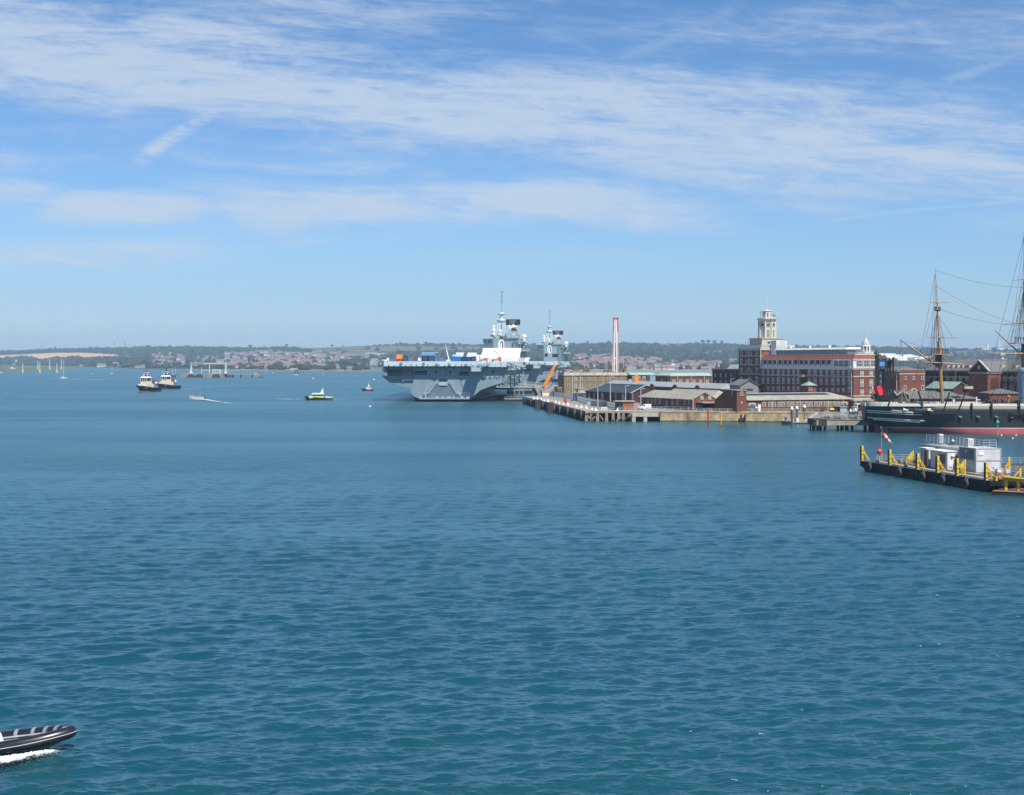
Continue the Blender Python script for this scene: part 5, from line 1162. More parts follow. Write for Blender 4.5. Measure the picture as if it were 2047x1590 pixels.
def zigzag_shed():
    g = G(1783, 470, QZ, 0.0); o = g.root('shed', 'low dark timber shed with twin zigzag gables and grey slate roofs behind the old ship', 'shed')
    W = g.x(1820)
    zt = g.z(781.5); zl = g.z(790.5)
    for i, (pa, pb) in enumerate(((1778, 1792.5), (1792.5, 1818))):
        xa, xb = g.x(pa), g.x(pb); xm = (xa+xb)/2-(.3 if i else 0)
        MB().box(xa+.02, xb-.02, 0, 24, 0, zl).prism([(xa+.02, zl), (xb-.02, zl), (xm, zt-.2)], .02, .3, 'y').build('wall', M('dark_board', (0.06, 0.05, 0.05)), o)
        MB().gable(xa-.05, xb+.05, -.5, 24, zl, zt, axis='y').build('roof', SLATEG, o)
        q = MB(); q.bar((xa, -.6, zl), (xm, -.6, zt+.05), .3, .3); q.bar((xb, -.6, zl), (xm, -.6, zt+.05), .3, .3); q.build('bargeboard', STONE, o)
    g = G(1820, 474, QZ, 0.0); o = g.root('shed', 'long low brick shed with a grey slate roof directly behind the old ship', 'shed')
    x1 = g.x(1902); zl = g.z(796.5); MB().box(0, x1, 0, 12, 0, zl).build('wall', BRICKD, o); MB().gable(-1.5, x1+1, -.5, 12.5, zl, g.z(781.5, 5, 6), hip1=5).build('roof', SLATEG, o)
    MB().box(2, x1-2, -.06, .02, zl-1.3, zl-1.1).build('gutter', STONE, o)
    for i in range(6): window(o, 2+i*2.1, 0, .9, 1, 1.1, 0, STONE, 'plain')
    g = G(1880, 487, QZ, 0.0); o = g.root('shed', 'low shed with a valley of grey slate roofs right of the mizzen mast', 'shed')
    x1 = g.x(1955); zl = g.z(797); MB().box(0, x1, 0, 10, 0, zl).build('wall', BRICK, o); MB().gable(-.4, x1+.4, -.4, 10.4, zl, g.z(789, 5, 5), hip1=4).build('roof', SLATEG, o)
    MB().gable(g.x(1886), g.x(1921), -.5, 6, zl+.9, g.z(782, 5, 5), axis='x', hip0=0, hip1=3).box(g.x(1886), g.x(1921), -.2, 5.8, zl-.1, zl+.7).build('upper_roof', SLATEG, o)
    g = G(1985, 478, QZ, 0.0); o = g.root('brick_house', 'small brick house with a grey hipped roof beside the big funnel', 'house')
    xa, x1 = g.x(1978), g.x(2040); zl = g.z(786.5); MB().box(xa, x1, 0, 10, 0, zl).build('wall', BRICK, o); MB().gable(xa-.4, x1+.4, -.4, 10.4, zl, g.z(777.5, 5, 5), hip0=5, hip1=5).build('roof', SLATEG, o)
    for i in range(4): window(o, xa+1.5+i*2.4, 0, 1.2, 1.1, 1.6, 0, STONE, 'sash')
zigzag_shed()
# black dockside crane tower with a blue-glazed cab
def dock_crane():
    o = thing('dock_crane', 'black lattice dockside crane tower with a blue glazed cab and dark machinery house', 'crane', (gx(1769, 428), 439, QZ), 0)
    Yc = 439
    def Z(py): return gz(py, Yc)-QZ
    def X(px): return gx(px, Yc)-gx(1769, 428)
    m = MB()
    for px in (1757, 1767.5, 1774, 1785.5):
        for y in (0, 4): m.bar((X(px), y, 0), (X(px), y, Z(737 if px < 1780 else 716)), .45)
    for k in range(6):
        z0, z1 = Z(806)+k*1.9, Z(806)+(k+1)*1.9
        for y in (0, 4): m.bar((X(1757), y, z0), (X(1774), y, z1), .22); m.bar((X(1774), y, z0), (X(1757), y, z1), .22); m.bar((X(1757), y, z1), (X(1785.5), y, z1), .25)
    m.build('lattice_tower', BLACK, o)
    MB().box(X(1754), X(1775), -.5, 4.6, Z(806), Z(797)).box(X(1758), X(1785), -1, 5, Z(800), Z(795)).box(X(1755.5), X(1771), .5, 4, Z(776), Z(738)).build('machinery_house', BLACK, o)
    MB().box(X(1755), X(1772), -.4, 4.4, Z(738.5), Z(736.5)).box(X(1756), X(1758), -.3, 4, Z(736.5), Z(718)).box(X(1769.5), X(1772), -.3, 4, Z(736.5), Z(718)).frus(X(1755), X(1773), -.5, 4.5, Z(718), Z(709), .3, .5, jx=2).build('cab', M('cab_brown', (0.07, 0.045, 0.035)), o)
    MB().box(X(1758), X(1769.5), .0, .3, Z(736), Z(719)).build('cab_window', M_glass('cab_glass', (0.04, 0.14, 0.30)), o)
    MB().box(X(1758.2), X(1763), -.05, .2, Z(772), Z(742)).box(X(1758.5), X(1762.5), -.1, .1, Z(765.5), Z(759)).build('side_window', PANEB, o)
    m = MB(); m.bar((X(1774), 2, Z(738)), (X(1783), 2, Z(722)), .4); m.bar((X(1774), 1, Z(722)), (X(1785.5), 1, Z(720)), .35); m.bar((X(1785), 2, Z(720)), (X(1780), 2, 0.2), .25); m.bar((X(1751), 1, Z(704)), (X(1751), 1, Z(709)), .4); m.bar((X(1753), 1, Z(699)), (X(1753), 1, Z(709)), .3)
    for k in range(12): m.bar((X(1774+k), 1, Z(722)), (X(1774+k*.9), 2, Z(rnd.uniform(724, 740))), .16)
    m.build('crane_jib', BLACK, o)
dock_crane()
# tall red and white twin mast ride behind the tan house
def red_tower():
    Y0 = 735; o = thing('mast_tower', 'tall slim red and white twin lattice mast rising behind the tan house', 'tower', (gx(1230.5, Y0), Y0, QZ), 0)
    ht = gz(636.5, Y0)-QZ; RED = M('signal_red', (0.50, 0.13, 0.11), .6)
    wh = MB(); rd = MB(); gr = MB()
    for s in (-1, 1):
        bx, tx = s*.75-.1, s*.42; wh.bar((bx, 0, 0), (tx, 0, ht*.97), .52, .8)
        rd.bar((s*1.95-.1, 0, 0), (s*1.25+.1, 0, ht*.985), .22, .3); wh.bar((s*1.62-.1, .2, 0), (s*.98+.1, .2, ht*.84), .30, .3); rd.bar((s*1.2+.1, -.2, ht*.84), (s*1.0+.1, -.2, ht), .75, .5)
    rd.bar((-1.35, -.1, ht-.1), (1.45, -.1, ht-.1), .7, .9)
    for k in range(26): z = 1+k*ht*.82/26; gr.bar((-1.8+k*.02, .3, z), (1.6-k*.01, .3, z+.7), .12); gr.bar((1.6-k*.01, .4, z), (-1.8+k*.02, .4, z+.7), .12)
    wh.build('white_mast', WHITE, o); rd.build('red_mast', RED, o); gr.build('mast_bracing', M('mast_grey'), o)
red_tower()
# lamp masts
def lamp_mast(px, pyb, pyt, Y, label, w=.16, head=1, group=None):
    p = Vector((gx(px, Y), Y, QZ)); h = gz(pyt, Y)-QZ
    o = thing('lamp_post', label, 'lamp post', p, 0, group)
    MB().tube((0, 0, 0), (0, 0, h), w, w*.6, 6).build('post', PIPE, o)
    m = MB()
    if head == 1: m.bar((-.1, 0, h), (1.0, -.3, h+.15), .2, .15).box(.5, 1.3, -.5, -.1, h+.05, h+.25)
    else:
        m.bar((-1.1, 0, h), (1.1, 0, h), .22, .3)
        for x in (-1, -.35, .35, 1): m.box(x-.25, x+.25, -.4, .1, h-.2, h+.35)
    m.build('lamp_head', STEELG, o); return o
for px, pt, lab in ((1195, 772, 'pale lamp post in front of the slate shed, leftmost of four'), (1220, 753, 'tall pale lamp post rising against the tan house wall'), (1250.5, 772, 'pale lamp post between brick kiosk and slate shed'), (1281, 778, 'pale lamp post beside the parked white van')):
    lamp_mast(px, 0, pt, 500, lab, .2, 1, 'lamp posts along the jetty fence')
for px, pt, lab in ((1168, 713, 'floodlight mast behind the tan house, left of the others'), (1210, 709, 'left one of the two tall floodlight masts behind the tan house'), (1213.5, 716, 'right one of the two tall floodlight masts behind the tan house'), (1246.5, 716, 'floodlight mast just right of the red and white tower'), (1261, 722, 'floodlight mast rising behind the right end of the tan house'), (1402.5, 722, 'floodlight mast above the green roofed building')):
    lamp_mast(px, 0, pt, 900, lab, .22, 2, 'floodlight masts in the dockyard')
lamp_mast(1461, 0, 758, 585, 'grey street lamp in front of the dark brick office', .16, 1)
# orange mobile crane by the carrier gangway
Yk = 690; p = Vector((gx(1090, Yk), Yk, QZ)); o = thing('mobile_crane', 'orange telescopic mobile crane raised beside the silver gangway', 'crane', p)
def kx(px): return gx(px, Yk)-p.x
def kz(py): return gz(py, Yk)-QZ
ORG = M('crane_orange', (0.80, 0.27, 0.015), .45)
MB().bar((kx(1087.5), 0, kz(773)), (kx(1098), 0, kz(753)), 1.9, 1.7).bar((kx(1097), 0, kz(755)), (kx(1108), 0, kz(733)), 1.45, 1.3).bar((kx(1107), 0, kz(735)), (kx(1110.5), 0, kz(729.5)), 1.1, 1.0).build('crane_boom', ORG, o)
MB().box(-3, 6, 0, 2.8, 1.0, 2.0).box(-2, 1.5, .2, 2.6, 2.0, 4.3).box(4, 6.4, .1, 2.7, 1.2, 3.2).build('crane_carrier', ORG, o); MB().bar((kx(1100), 0.3, kz(757)), (kx(1099.5), .3, kz(766)), .6, .5).build('boom_ram', M('orange_rust'), o); wheels(o, (-2, 0, 3, 5), .1, 2.7, .6)
# orange spare jib standing behind the long workshop
p = Vector((gx(1273, 640), 640, QZ)); o = one(MB().frus(-1.1, 1.0, 0, 1.2, 0, gz(752, 640)-QZ, .15, .2).frus(-.9, .6, .1, 1, gz(752, 640)-QZ, gz(746.5, 640)-QZ, .6, .3), 'folded_parasol', M('crane_orange'), 'orange upright folded jib standing behind the long grey workshop roof', 'jib', p)

# ------------------------------------------------------------------ gangways, floats and clutter between carrier and jetty
Yg = 672
def gangway():
    p = Vector((gx(1085, Yg), Yg, QZ)); o = thing('gangway', 'silver lattice gangway sloping up from a white base on the jetty', 'gangway', p)
    X = lambda px: gx(px, Yg)-p.x; Z = lambda py: gz(py, Yg)-QZ
    m = MB()
    for y in (0, 2.2):
        for (a, b) in (((1085, 788), (1106, 766)), ((1085, 778), (1103, 765)), ((1096, 790), (1109, 771)), ((1085, 788), (1085, 777)), ((1085, 777), (1096, 777)), ((1096, 789), (1096, 777)), ((1106, 766), (1109, 771)), ((1096, 777), (1106, 766))): m.bar((X(a[0]), y, Z(a[1])), (X(b[0]), y, Z(b[1])), .28)
        for k in range(8): f = k/8; m.bar((X(1086+f*18), y, Z(777-f*11)), (X(1090+f*18), y, Z(788-f*20)), .16); m.bar((X(1090+f*16), y, Z(777-f*11)), (X(1086+f*20), y, Z(788-f*20)), .16)
    for k in range(6): f = k/5; m.bar((X(1086+f*18), 0, Z(777-f*11)), (X(1086+f*18), 2.2, Z(777-f*11)), .18)
    m.build('gangway_truss', STEELG, o); MB().box(X(1085), X(1097), -.2, 2.4, 0, Z(786)).build('gangway_base', WHITE, o)
gangway()
def brow(px0, py0, px1, py1, Y, label):
    A = at(px0, py0, Y); B = at(px1, py1, Y)-A; o = thing('footbridge', label, 'gangway', A); m = MB()
    for y in (0, 1.6):
        m.bar((0, y, 0), (B.x, y, B.z), .25); m.bar((0, y, 1.5), (B.x, y, B.z+1.5), .2)
        n = 12
        for k in range(n): a, b = k/n, (k+1)/n; m.bar((B.x*a, y, B.z*a), (B.x*b, y, B.z*b+1.5), .12); m.bar((B.x*b, y, B.z*b), (B.x*b, y, B.z*b+1.5), .12)
    m.build('truss', STEELG, o); MB().add([(0, 0, .1), (B.x, 0, B.z+.1), (B.x, 1.6, B.z+.1), (0, 1.6, .1), (0, 0, -.05), (B.x, 0, B.z-.05), (B.x, 1.6, B.z-.05), (0, 1.6, -.05)], [(0, 1, 2, 3), (7, 6, 5, 4), (0, 4, 5, 1), (2, 6, 7, 3)]).build('walkway', STEELG, o)
brow(1036, 768, 1086, 772, 712, 'grey truss footbridge running from the carrier toward the silver gangway')
brow(1034, 773, 1078, 776, 700, 'lower grey truss footbridge below the one from the carrier')
def float_(px0, px1, py, Y, h, depth, label, mat, cat='pontoon', name='pontoon', extra=None):
    p = Vector((gx(px0, Y), Y, 0)); L = gx(px1, Y)-p.x; o = thing(name, label, cat, p); MB().frus(0, L, 0, depth, -.9, h-.3, -.3, 0, jx=-.3, jy=0).build('float', BLACK, o); MB().box(.1, L-.1, .1, depth-.1, h-.3, h).build('deck', mat, o)
    m = MB(); n = max(3, int(L/3))
    for k in range(n+1): m.bar((.3+(L-.6)*k/n, .3, h), (.3+(L-.6)*k/n, .3, h+1.0), .1)
    m.bar((.3, .3, h+1), (L-.3, .3, h+1), .09); m.build('railing', PIPE, o); return o
float_(1008, 1048, 801.5, 694, 1.3, 8, 'low cream decked pontoon beside the carrier stern at the jetty tip', CONCP)
float_(1014, 1064, 785, 860, 2.2, 14, 'dark barge with pale deck moored between the two carriers', CONCP)
for k, (px, Y, r) in enumerate(((982, 697, 2.0), (1004, 715, 2.4), (993, 722, 1.8))):
    p = Vector((gx(px, Y), Y, .6)); o = thing('fender', ('fat black rubber fender floating at the carrier quarter, leftmost of three', 'largest fat black rubber fender floating at the carrier quarter', 'smaller fat black fender floating between the other two at the carrier')[k], 'fender', p, 0, 'black fenders at the carrier quarter')
    MB().tube((-r, 0, .4), (r, 0, .4), r*.75, r*.75, 14).build('fender_body', BLACK, o); MB().tube((-r*1.05, 0, .4), (-r*.9, 0, .4), r*.8, r*.8, 14).build('fender_rim', M('rubber_grey', (0.05, 0.05, 0.055), .7), o)
def box_hut(px0, px1, pyt, Y, depth, label, mat, name='hut', cat='hut', door=True, roofm=None, z0=QZ):
    p = Vector((gx(px0, Y), Y, z0)); L = gx(px1, Y)-p.x; h = gz(pyt, Y)-z0; o = thing(name, label, cat, p)
    MB().box(0, L, 0, depth, 0, h).build('wall', mat, o); MB().box(-.2, L+.2, -.25, depth+.2, h, h+.22).build('roof', roofm or CONCP, o)
    if door: MB().box(L*.38, L*.78, -.07, .02, .05, h*.8).build('door', M('dark_door_and_shade'), o); MB().box(L*.08, L*.28, -.06, .02, h*.45, h*.8).build('window', PANE, o)
    return o
box_hut(1147, 1171, 786.5, 585, 6, 'grey blue hut with a dark opening in front of the tan house', M('grey_blue_hut', (0.10, 0.125, 0.19)))
box_hut(1115, 1123.5, 776, 655, 5, 'small hut with an orange roof between crane and tan house', M('grey_render'), roofm=M('orange_paint'))
box_hut(1078, 1085, 777, 660, 4, 'narrow grey cabin left of the silver gangway base', STEELG)
box_hut(1109, 1116, 773, 662, 4, 'dark tall cabin right of the silver gangway', M('dark_cabin', (0.07, 0.08, 0.10)))
box_hut(1103, 1108, 781, 656, 3, 'small blue and white cabin below the silver gangway', M('blue_cabin', (0.12, 0.3, 0.5)))
# brick kiosk
g = G(1245, 477, QZ, R(6)); o = g.root('brick_kiosk', 'orange brick kiosk with a flat pale slab roof behind the jetty', 'kiosk')
W = g.x(1267); z = g.z(803.5); MB().box(0, W, 0, 4.5, 0, z).build('wall', BRICKO, o); xa = g.x(1234.5); MB().box(xa, -.02, .8, 4.5, 0, z).build('side_bay', BRICKD, o)
MB().box(xa-.8, W+.4, -.4, 4.9, z, z+.35).build('roof', CONCP, o); MB().box(xa+.5, xa+1.5, .7, .9, .1, z-.4).build('door', M('blue_door'), o)
# vans
def van(px0, px1, Y, label, flip=False, red=False):
    p = Vector((gx(px0, Y), Y, QZ)); L = gx(px1, Y)-p.x; o = thing('van', label, 'van', p); h = 1.95; s = L/4.4
    prof = [(0, .35), (L, .35), (L, 1.2), (L-.05*s, h), (1.75*s, h), (1.05*s, 1.25), (.15*s, 1.05), (0, .8)]
    if flip: prof = [(L-x, z) for x, z in prof][::-1]
    MB().prism(prof, 0, 1.8, 'y').build('body', WHITE, o)
    w = [(1.15*s, 1.25), (2.0*s, 1.25), (2.0*s, 1.8), (1.7*s, 1.8)]
    if flip: w = [(L-x, z) for x, z in w][::-1]
    MB().prism(w, -.03, .05, 'y').build('window', PANE, o); wheels(o, (.85*s, 3.5*s) if not flip else (L-.85*s, L-3.5*s), .08, 1.72, .34)
    if red: MB().box(L*.42, L*.62, -.6, -.04, .5, 1.2).build('load', M('red_paint'), o)
    return o
van(1278.5, 1302, 462.5+16, 'white panel van parked beside the shed with the pale roof')
v_ = thing('van', 'white high roofed van with open dark rear doors and a red load', 'van', (gx(1713, 464), 464, QZ)); L = gx(1735, 464)-gx(1713, 464)
MB().box(L*.58, L, 0, 5.2, .4, 2.6).box(0.2, L*.58, .3, 5.2, 2.35, 2.6).box(.2, .4, .3, 5.2, .4, 2.35).box(.4, L*.58, 2.8, 5.2, .4, 2.35).build('body', WHITE, v_); MB().box(.42, L*.56, .9, 2.7, .5, 2.3).build('load_bay', M('dark_door_and_shade'), v_); MB().ball((L*.42, .4, 1.0), .55, 10).build('red_load', M('red_paint'), v_); wheels(v_, (.6, L-.6), .5, 4.4, .36)
# signs
def board(px0, px1, py0, py1, Y, label, mat, marks=None, legs=True, text=None):
    p = Vector((gx((px0+px1)/2, Y), Y, QZ)); w = gx(px1, Y)-gx(px0, Y); zt, zb = gz(py0, Y)-QZ, gz(py1, Y)-QZ; o = thing('sign_board', label, 'sign', p)
    MB().box(-w/2, w/2, 0, .08, zb, zt).build('panel', mat, o)
    if legs: MB().bar((-w*.35, .12, 0), (-w*.35, .12, zt), .1).build('leg', PIPE, o); MB().bar((w*.35, .12, 0), (w*.35, .12, zt), .1).build('leg', PIPE, o)
    if marks:
        q = MB()
        for a, b, c, d in marks: q.box(-w/2+w*a, -w/2+w*b, -.02, .01, zb+(zt-zb)*c, zb+(zt-zb)*d)
        q.build('sign_marking', M('sign_grey', (0.42, 0.43, 0.47)), o)
    return o
lines = [(.1, .9, .62, .74), (.14, .86, .42, .52), (.1, .9, .22, .32)]
board(1202, 1214, 813.8, 820, 466.5, 'wide white notice board with faint lettering at the jetty front', WHITE, lines)
o = board(1274.5, 1279, 813.5, 820, 466, 'small red bordered white warning sign with a red mark', M('sign_red', (0.6, 0.06, 0.06)), None)
MB().box(-.27, .27, -.03, 0, 1.1, 1.75).build('sign_face', WHITE, o); MB().box(-.1, .1, -.05, -.03, 1.2, 1.65).build('sign_mark', M('sign_red'), o)
board(1291.5, 1298.5, 815, 820.5, 466, 'pale grey blue notice board on a white foot below the van', M('sign_pale', (0.45, 0.52, 0.55)), lines)
for px in (1318.2, 1322.2): board(px, px+2.2, 813, 817.5, 468, 'dark blue upright sign, %s one of the pair near the sea wall' % ('left' if px < 1320 else 'right'), M('sign_navy', (0.03, 0.05, 0.09)), [(.2, .8, .3, .7)])
board(1173, 1180, 795.5, 799, 560, 'small red and white sign in front of the slate shed', M('sign_red2', (0.62, 0.2, 0.16)), [(.1, .5, .2, .8)])
board(1174.5, 1180, 804, 809, 520, 'small pale blue sign on the jetty fence', M('sign_blue', (0.35, 0.5, 0.6)), None)
# red flag-like hoarding on the jetty
o = one(MB().box(0, 1.3, 0, .12, .3, 2.4).bar((0, .06, 0), (0, .06, 2.6), .1), 'warning_flag', M('flag_red', (0.38, 0.07, 0.05), .7), 'small dull red warning flag on the jetty near the bollards', 'flag', (gx(1126.5, 545), 545, QZ+.06))
# fences
def fence(pts, label, h=1.9, solid=False, step=2.5, mat=None, name='fence'):
    o = thing(name, label, 'fence', pts[0]+(QZ,)); m = MB(); P0 = Vector(pts[0]+(0,))
    for a, b in zip(pts, pts[1:]):
        A = Vector(a+(0,))-P0; B = Vector(b+(0,))-P0; n = max(2, int((B-A).length/step))
        for i in range(n): p = A.lerp(B, i/n); MB().bar(p, p+Vector((0, 0, h)), .12).build('fence_post', mat or STEELG, o) if n < 12 else m.bar(p, p+Vector((0, 0, h)), .14)
        for z in (h*.25, h*.6, h*.97): m.bar(A+Vector((0, 0, z)), B+Vector((0, 0, z)), .09)
        if solid:
            k = max(4, int((B-A).length/.33))
            for i in range(k): p = A.lerp(B, i/k); m.bar(p+Vector((0, 0, .1)), p+Vector((0, 0, h*.95)), .1, .1)
    m.build('fence_panel', mat or STEELG, o); return o
def wpt(px, Y): return (gx(px, Y), Y)
fence([wpt(1147, 600), wpt(1171, 548), wpt(1210, 505), wpt(1236, 481)], 'grey palisade security fence running along the back of the jetty', 2.4, True)
fence([wpt(1100, 662), wpt(1128, 640), wpt(1150, 600)], 'grey palisade fence between the gangway and the tan house', 2.2, True)
fence([wpt(1182, 520), wpt(1236, 490), wpt(1237, 478)], 'weathered board hoarding behind the jetty fence', 2.0, True, 2.5, M('grey_board', (0.25, 0.245, 0.22), .9))
fence([wpt(1236, 466.5), wpt(1263, 466), wpt(1330, 470), wpt(1392, 466)], 'thin grey handrail along the top of the jetty and road', 1.4, False)
fence([wpt(1392, 462.3), wpt(1470, 460), wpt(1640, 456.2)], 'low grey handrail along the top of the yellow sea wall', 1.1, False)
# quay clutter right of the long shed
float_list = None
o = thing('timber_stack', 'stack of dark timber and scrap on the quay in front of the long shed', 'timber stack', (gx(1617, 457.5), 457.5, QZ+.02)); m = MB()
for i in range(46): x = rnd.uniform(0, 5.6); m.bar((x, rnd.uniform(0, 1.5), rnd.uniform(.1, .7)), (x+rnd.uniform(-.4, .6), rnd.uniform(0, 1.5), rnd.uniform(.9, 2.0)), .14)
for i in range(10): m.bar((rnd.uniform(0, 2), rnd.uniform(0, 1.4), .1+i*.08), (rnd.uniform(3.5, 5.8), rnd.uniform(0, 1.4), .1+i*.08), .22)
m.build('timber', M('scrap_timber', (0.13, 0.075, 0.05), .9, .3, 1), o)
o = thing('trailer', 'small trailer carrying a yellow load on the quay', 'trailer', (gx(1659, 458), 458, QZ)); MB().box(0, 1.6, 0, 1.2, .5, .7).build('trailer_bed', BLACK, o); MB().frus(.05, 1.5, 0, 1.1, .7, 1.3, .15).build('yellow_load', M('yellow_paint', (0.72, 0.52, 0.04), .5), o); wheels(o, (.4, 1.2), .05, 1.15, .28)
for px0, px1, lab in ((1680, 1692, 'pale blue steel store cabinet on the quay near the blue door'), (1704.5, 1712.5, 'pale blue steel store cabinet left of the open white van')):
    box_hut(px0, px1, 814.5, 459, 1.6, lab, M_lines('pale_blue_sheet', (0.36, 0.50, 0.58), .3, 0, .3), 'store_cabinet', 'cabinet', False)
box_hut(1698.5, 1704, 815, 461, 1.4, 'dark grey wheeled bin between the pale blue cabinets', M('bin_grey', (0.08, 0.09, 0.10)), 'wheeled_bin', 'bin', False, BLACK)
box_hut(1668, 1679.5, 814.5, 460.5, 2.2, 'dark navy skip on the quay left of the pale blue cabinet', M('navy_skip', (0.025, 0.03, 0.06)), 'skip', 'skip', False, BLACK)

# ------------------------------------------------------------------ marker piles, pontoon and pier
def pile(px, pyt, pyb, r, label, mat, cap=None, name='marker_pile', group=None, z0=None):
    Y = 56000/(pyb-HY); p = Vector((gx(px, Y), Y, -.9)); h = gz(pyt, Y)+.9; o = thing(name, label, 'pile', p, 0, group)
    MB().tube((0, 0, 0), (0, 0, h), r, r, 10).build('pile_shaft', mat, o)
    if cap: MB().lathe([(r+.05, h-.05), (r+.08, h+.3), (r*.6, h+.75), (.05, h+.95)], n=12).build('pile_cap', cap, o)
    return o
pile(1415.5, 820.5, 848, .24, 'slim red marker pile standing in the water before the sea wall', M_band('red_pile', [(1.6, (0.13, 0.05, 0.035)), (99, (0.50, 0.07, 0.03))], .7))
pile(1441, 824, 853, .24, 'slim yellow marker pile standing in the water before the sea wall', M_band('yellow_pile', [(1.3, (0.2, 0.09, 0.03)), (2.6, (0.6, 0.3, 0.04)), (99, (0.78, 0.50, 0.06))], .7))
pile(1482, 829, 844.5, .3, 'dark timber pile against the sea wall, left one of the pair', TIMBER, None, 'timber_pile', 'timber piles against the sea wall'); pile(1489.5, 829, 844.5, .3, 'dark timber pile against the sea wall, right one of the pair', TIMBER, None, 'timber_pile', 'timber piles against the sea wall')
PG = M('pile_grey', (0.10, 0.10, 0.115), .6)
for i, (px, pt, pb) in enumerate(((1583, 819, 850), (1593, 817.5, 847), (1608, 815, 845))):
    pile(px, pt, pb, .42, ('grey mooring pile with a white cone cap, leftmost of three at the pontoon', 'grey mooring pile with a white cone cap, middle of three at the pontoon', 'grey mooring pile with a white cone cap, tallest of three at the pontoon')[i], PG, WHITE, 'mooring_pile', 'white capped mooring piles')
for i, (px, pt, pb) in enumerate(((1700.5, 823.5, 851), (1710.5, 822, 851), (1728.5, 821.5, 850))):
    pile(px, pt, pb, .3, ('white capped mooring pile right of the pale blue workboat', 'middle white capped mooring pile behind the pier', 'white capped mooring pile below the open white van')[i], PG, WHITE, 'mooring_pile', 'white capped mooring piles')
o = thing('pontoon', 'pale decked floating pontoon with black sides moored at the three piles', 'pontoon', (gx(1573, 444), 444, 0))
MB().prism([(0, 0), (9.6, 2), (9.6, 5.5), (0, 3)], -.6, .35, 'z').build('float', BLACK, o); MB().prism([(0.05, 0.05), (9.6, 2.05), (9.6, 5.4), (0.05, 2.9)], .36, .62, 'z').build('deck', CONCP, o)
MB().box(1.2, 2.4, 1.2, 2.2, .62, 1.5).box(3.5, 4.2, 2, 2.8, .62, 1.9).build('pontoon_locker', WHITE, o)
A = Vector((6.5, 3.2, .7)); B = Vector((11.5, 8.5, QZ)); MB().bar(A, B, 1.3, .15).build('access_ramp', STEELG, o)
def small_boat(px0, px1, Y, label, hull, top, cabin=True, name='workboat', z=1.0):
    p = Vector((gx(px0, Y), Y, 0)); L = gx(px1, Y)-p.x; o = thing(name, label, 'boat', p); b = L*.16
    def sec(t, w, k): x = L*t; return [(x, -w+b*1.2, k), (x, -w*.8+b*1.2, -.4), (x, w*.8+b*1.2, -.4), (x, w+b*1.2, k)]
    MB().loft([sec(0, b*.15, z*1.25), sec(.15, b*.75, z*1.1), sec(.5, b, z), sec(1, b*.9, z)], smooth=False).build('hull', hull, o)
    if cabin: MB().frus(L*.3, L*.62, b*.5, b*1.9, z, z+1.5, .2, .1).build('cabin', top, o); MB().box(L*.34, L*.58, b*.52, b*.6, z+.7, z+1.25).build('cabin_window', PANE, o); MB().bar((L*.5, b*1.2, z+1.5), (L*.5, b*1.2, z+2.8), .07).build('boat_mast', PIPE, o)
    return o
small_boat(1563, 1581, 441, 'small dark workboat moored at the left end of the pontoon', BLACK, M('grey_render'))
small_boat(1672, 1700, 436, 'pale turquoise workboat moored between the quay wall and pier', M('turquoise_paint', (0.36, 0.62, 0.64), .5), M('turquoise_paint'), True, 'workboat', 2.0)
def pier():
    Yp = 401; p = Vector((gx(1628, Yp), Yp, 0)); o = thing('pier', 'concrete pier on dark piles with a boxed end and grey railings', 'pier', p)
    X = lambda px: gx(px, Yp)-p.x; Z = lambda py: gz(py, Yp)
    MB().box(X(1653), X(1800), 0, 9, Z(850.5), Z(840)).build('pier_deck', CONCP, o); MB().box(X(1653), X(1800), -.12, 0, Z(840), Z(838.8)).build('pier_edge', PILE, o)
    m = MB(); m.box(X(1627), X(1632.5), .2, 9, Z(851), Z(840)); m.box(X(1637.5), X(1652.8), .1, 9, Z(852.5), Z(839.6)); m.box(X(1627), X(1652.8), .3, 9, Z(839.5), Z(838.5)); m.build('pier_end_box', TIMBER, o)
    MB().box(X(1632.5), X(1637.5), .3, 9, Z(851), Z(840)).build('pier_end_wall', CONCP, o)
    for px, w in ((1631, 1.2), (1637.5, 5), (1651.5, 3), (1686.5, 3.4), (1694, 3.4), (1706, 3), (1742, 5), (1759, 4)):
        MB().box(X(px)-w*.07, X(px)+w*.07, .8, 2.2, -.9, Z(850)).box(X(px)-w*.07, X(px)+w*.07, 6.5, 7.9, -.9, Z(850)).build('pier_pile', TIMBER, o)
    r = MB(); rails(r, [(X(1629), .4, Z(838.6)), (X(1652), .4, Z(838.6)), (X(1760), .4, Z(838.6))], 1.15, 1.6, .08, 3); rails(r, [(X(1629), 8.7, Z(838.6)), (X(1760), 8.7, Z(838.6))], 1.15, 1.6, .08, 3); r.build('railing', RAIL, o)
    c = MB()
    for i in range(26): x = rnd.uniform(X(1655), X(1735)); c.box(x, x+rnd.uniform(.3, 1.4), 3, 5, Z(838.8), Z(838.8)+rnd.uniform(.3, 1.0))
    c.build('pier_clutter', M('clutter_grey', (0.16, 0.16, 0.16), .9, .5, 2), o)
    m = MB(); m.bar((X(1742), -.2, Z(841)), (X(1753), -.2, Z(851)), .25); m.bar((X(1753), -.2, Z(841)), (X(1742), -.2, Z(851)), .25); m.bar((X(1738.5), -.2, Z(846)), (X(1738.5), -.2, Z(826)), .14); m.build('pier_brace', BLACK, o)
pier()
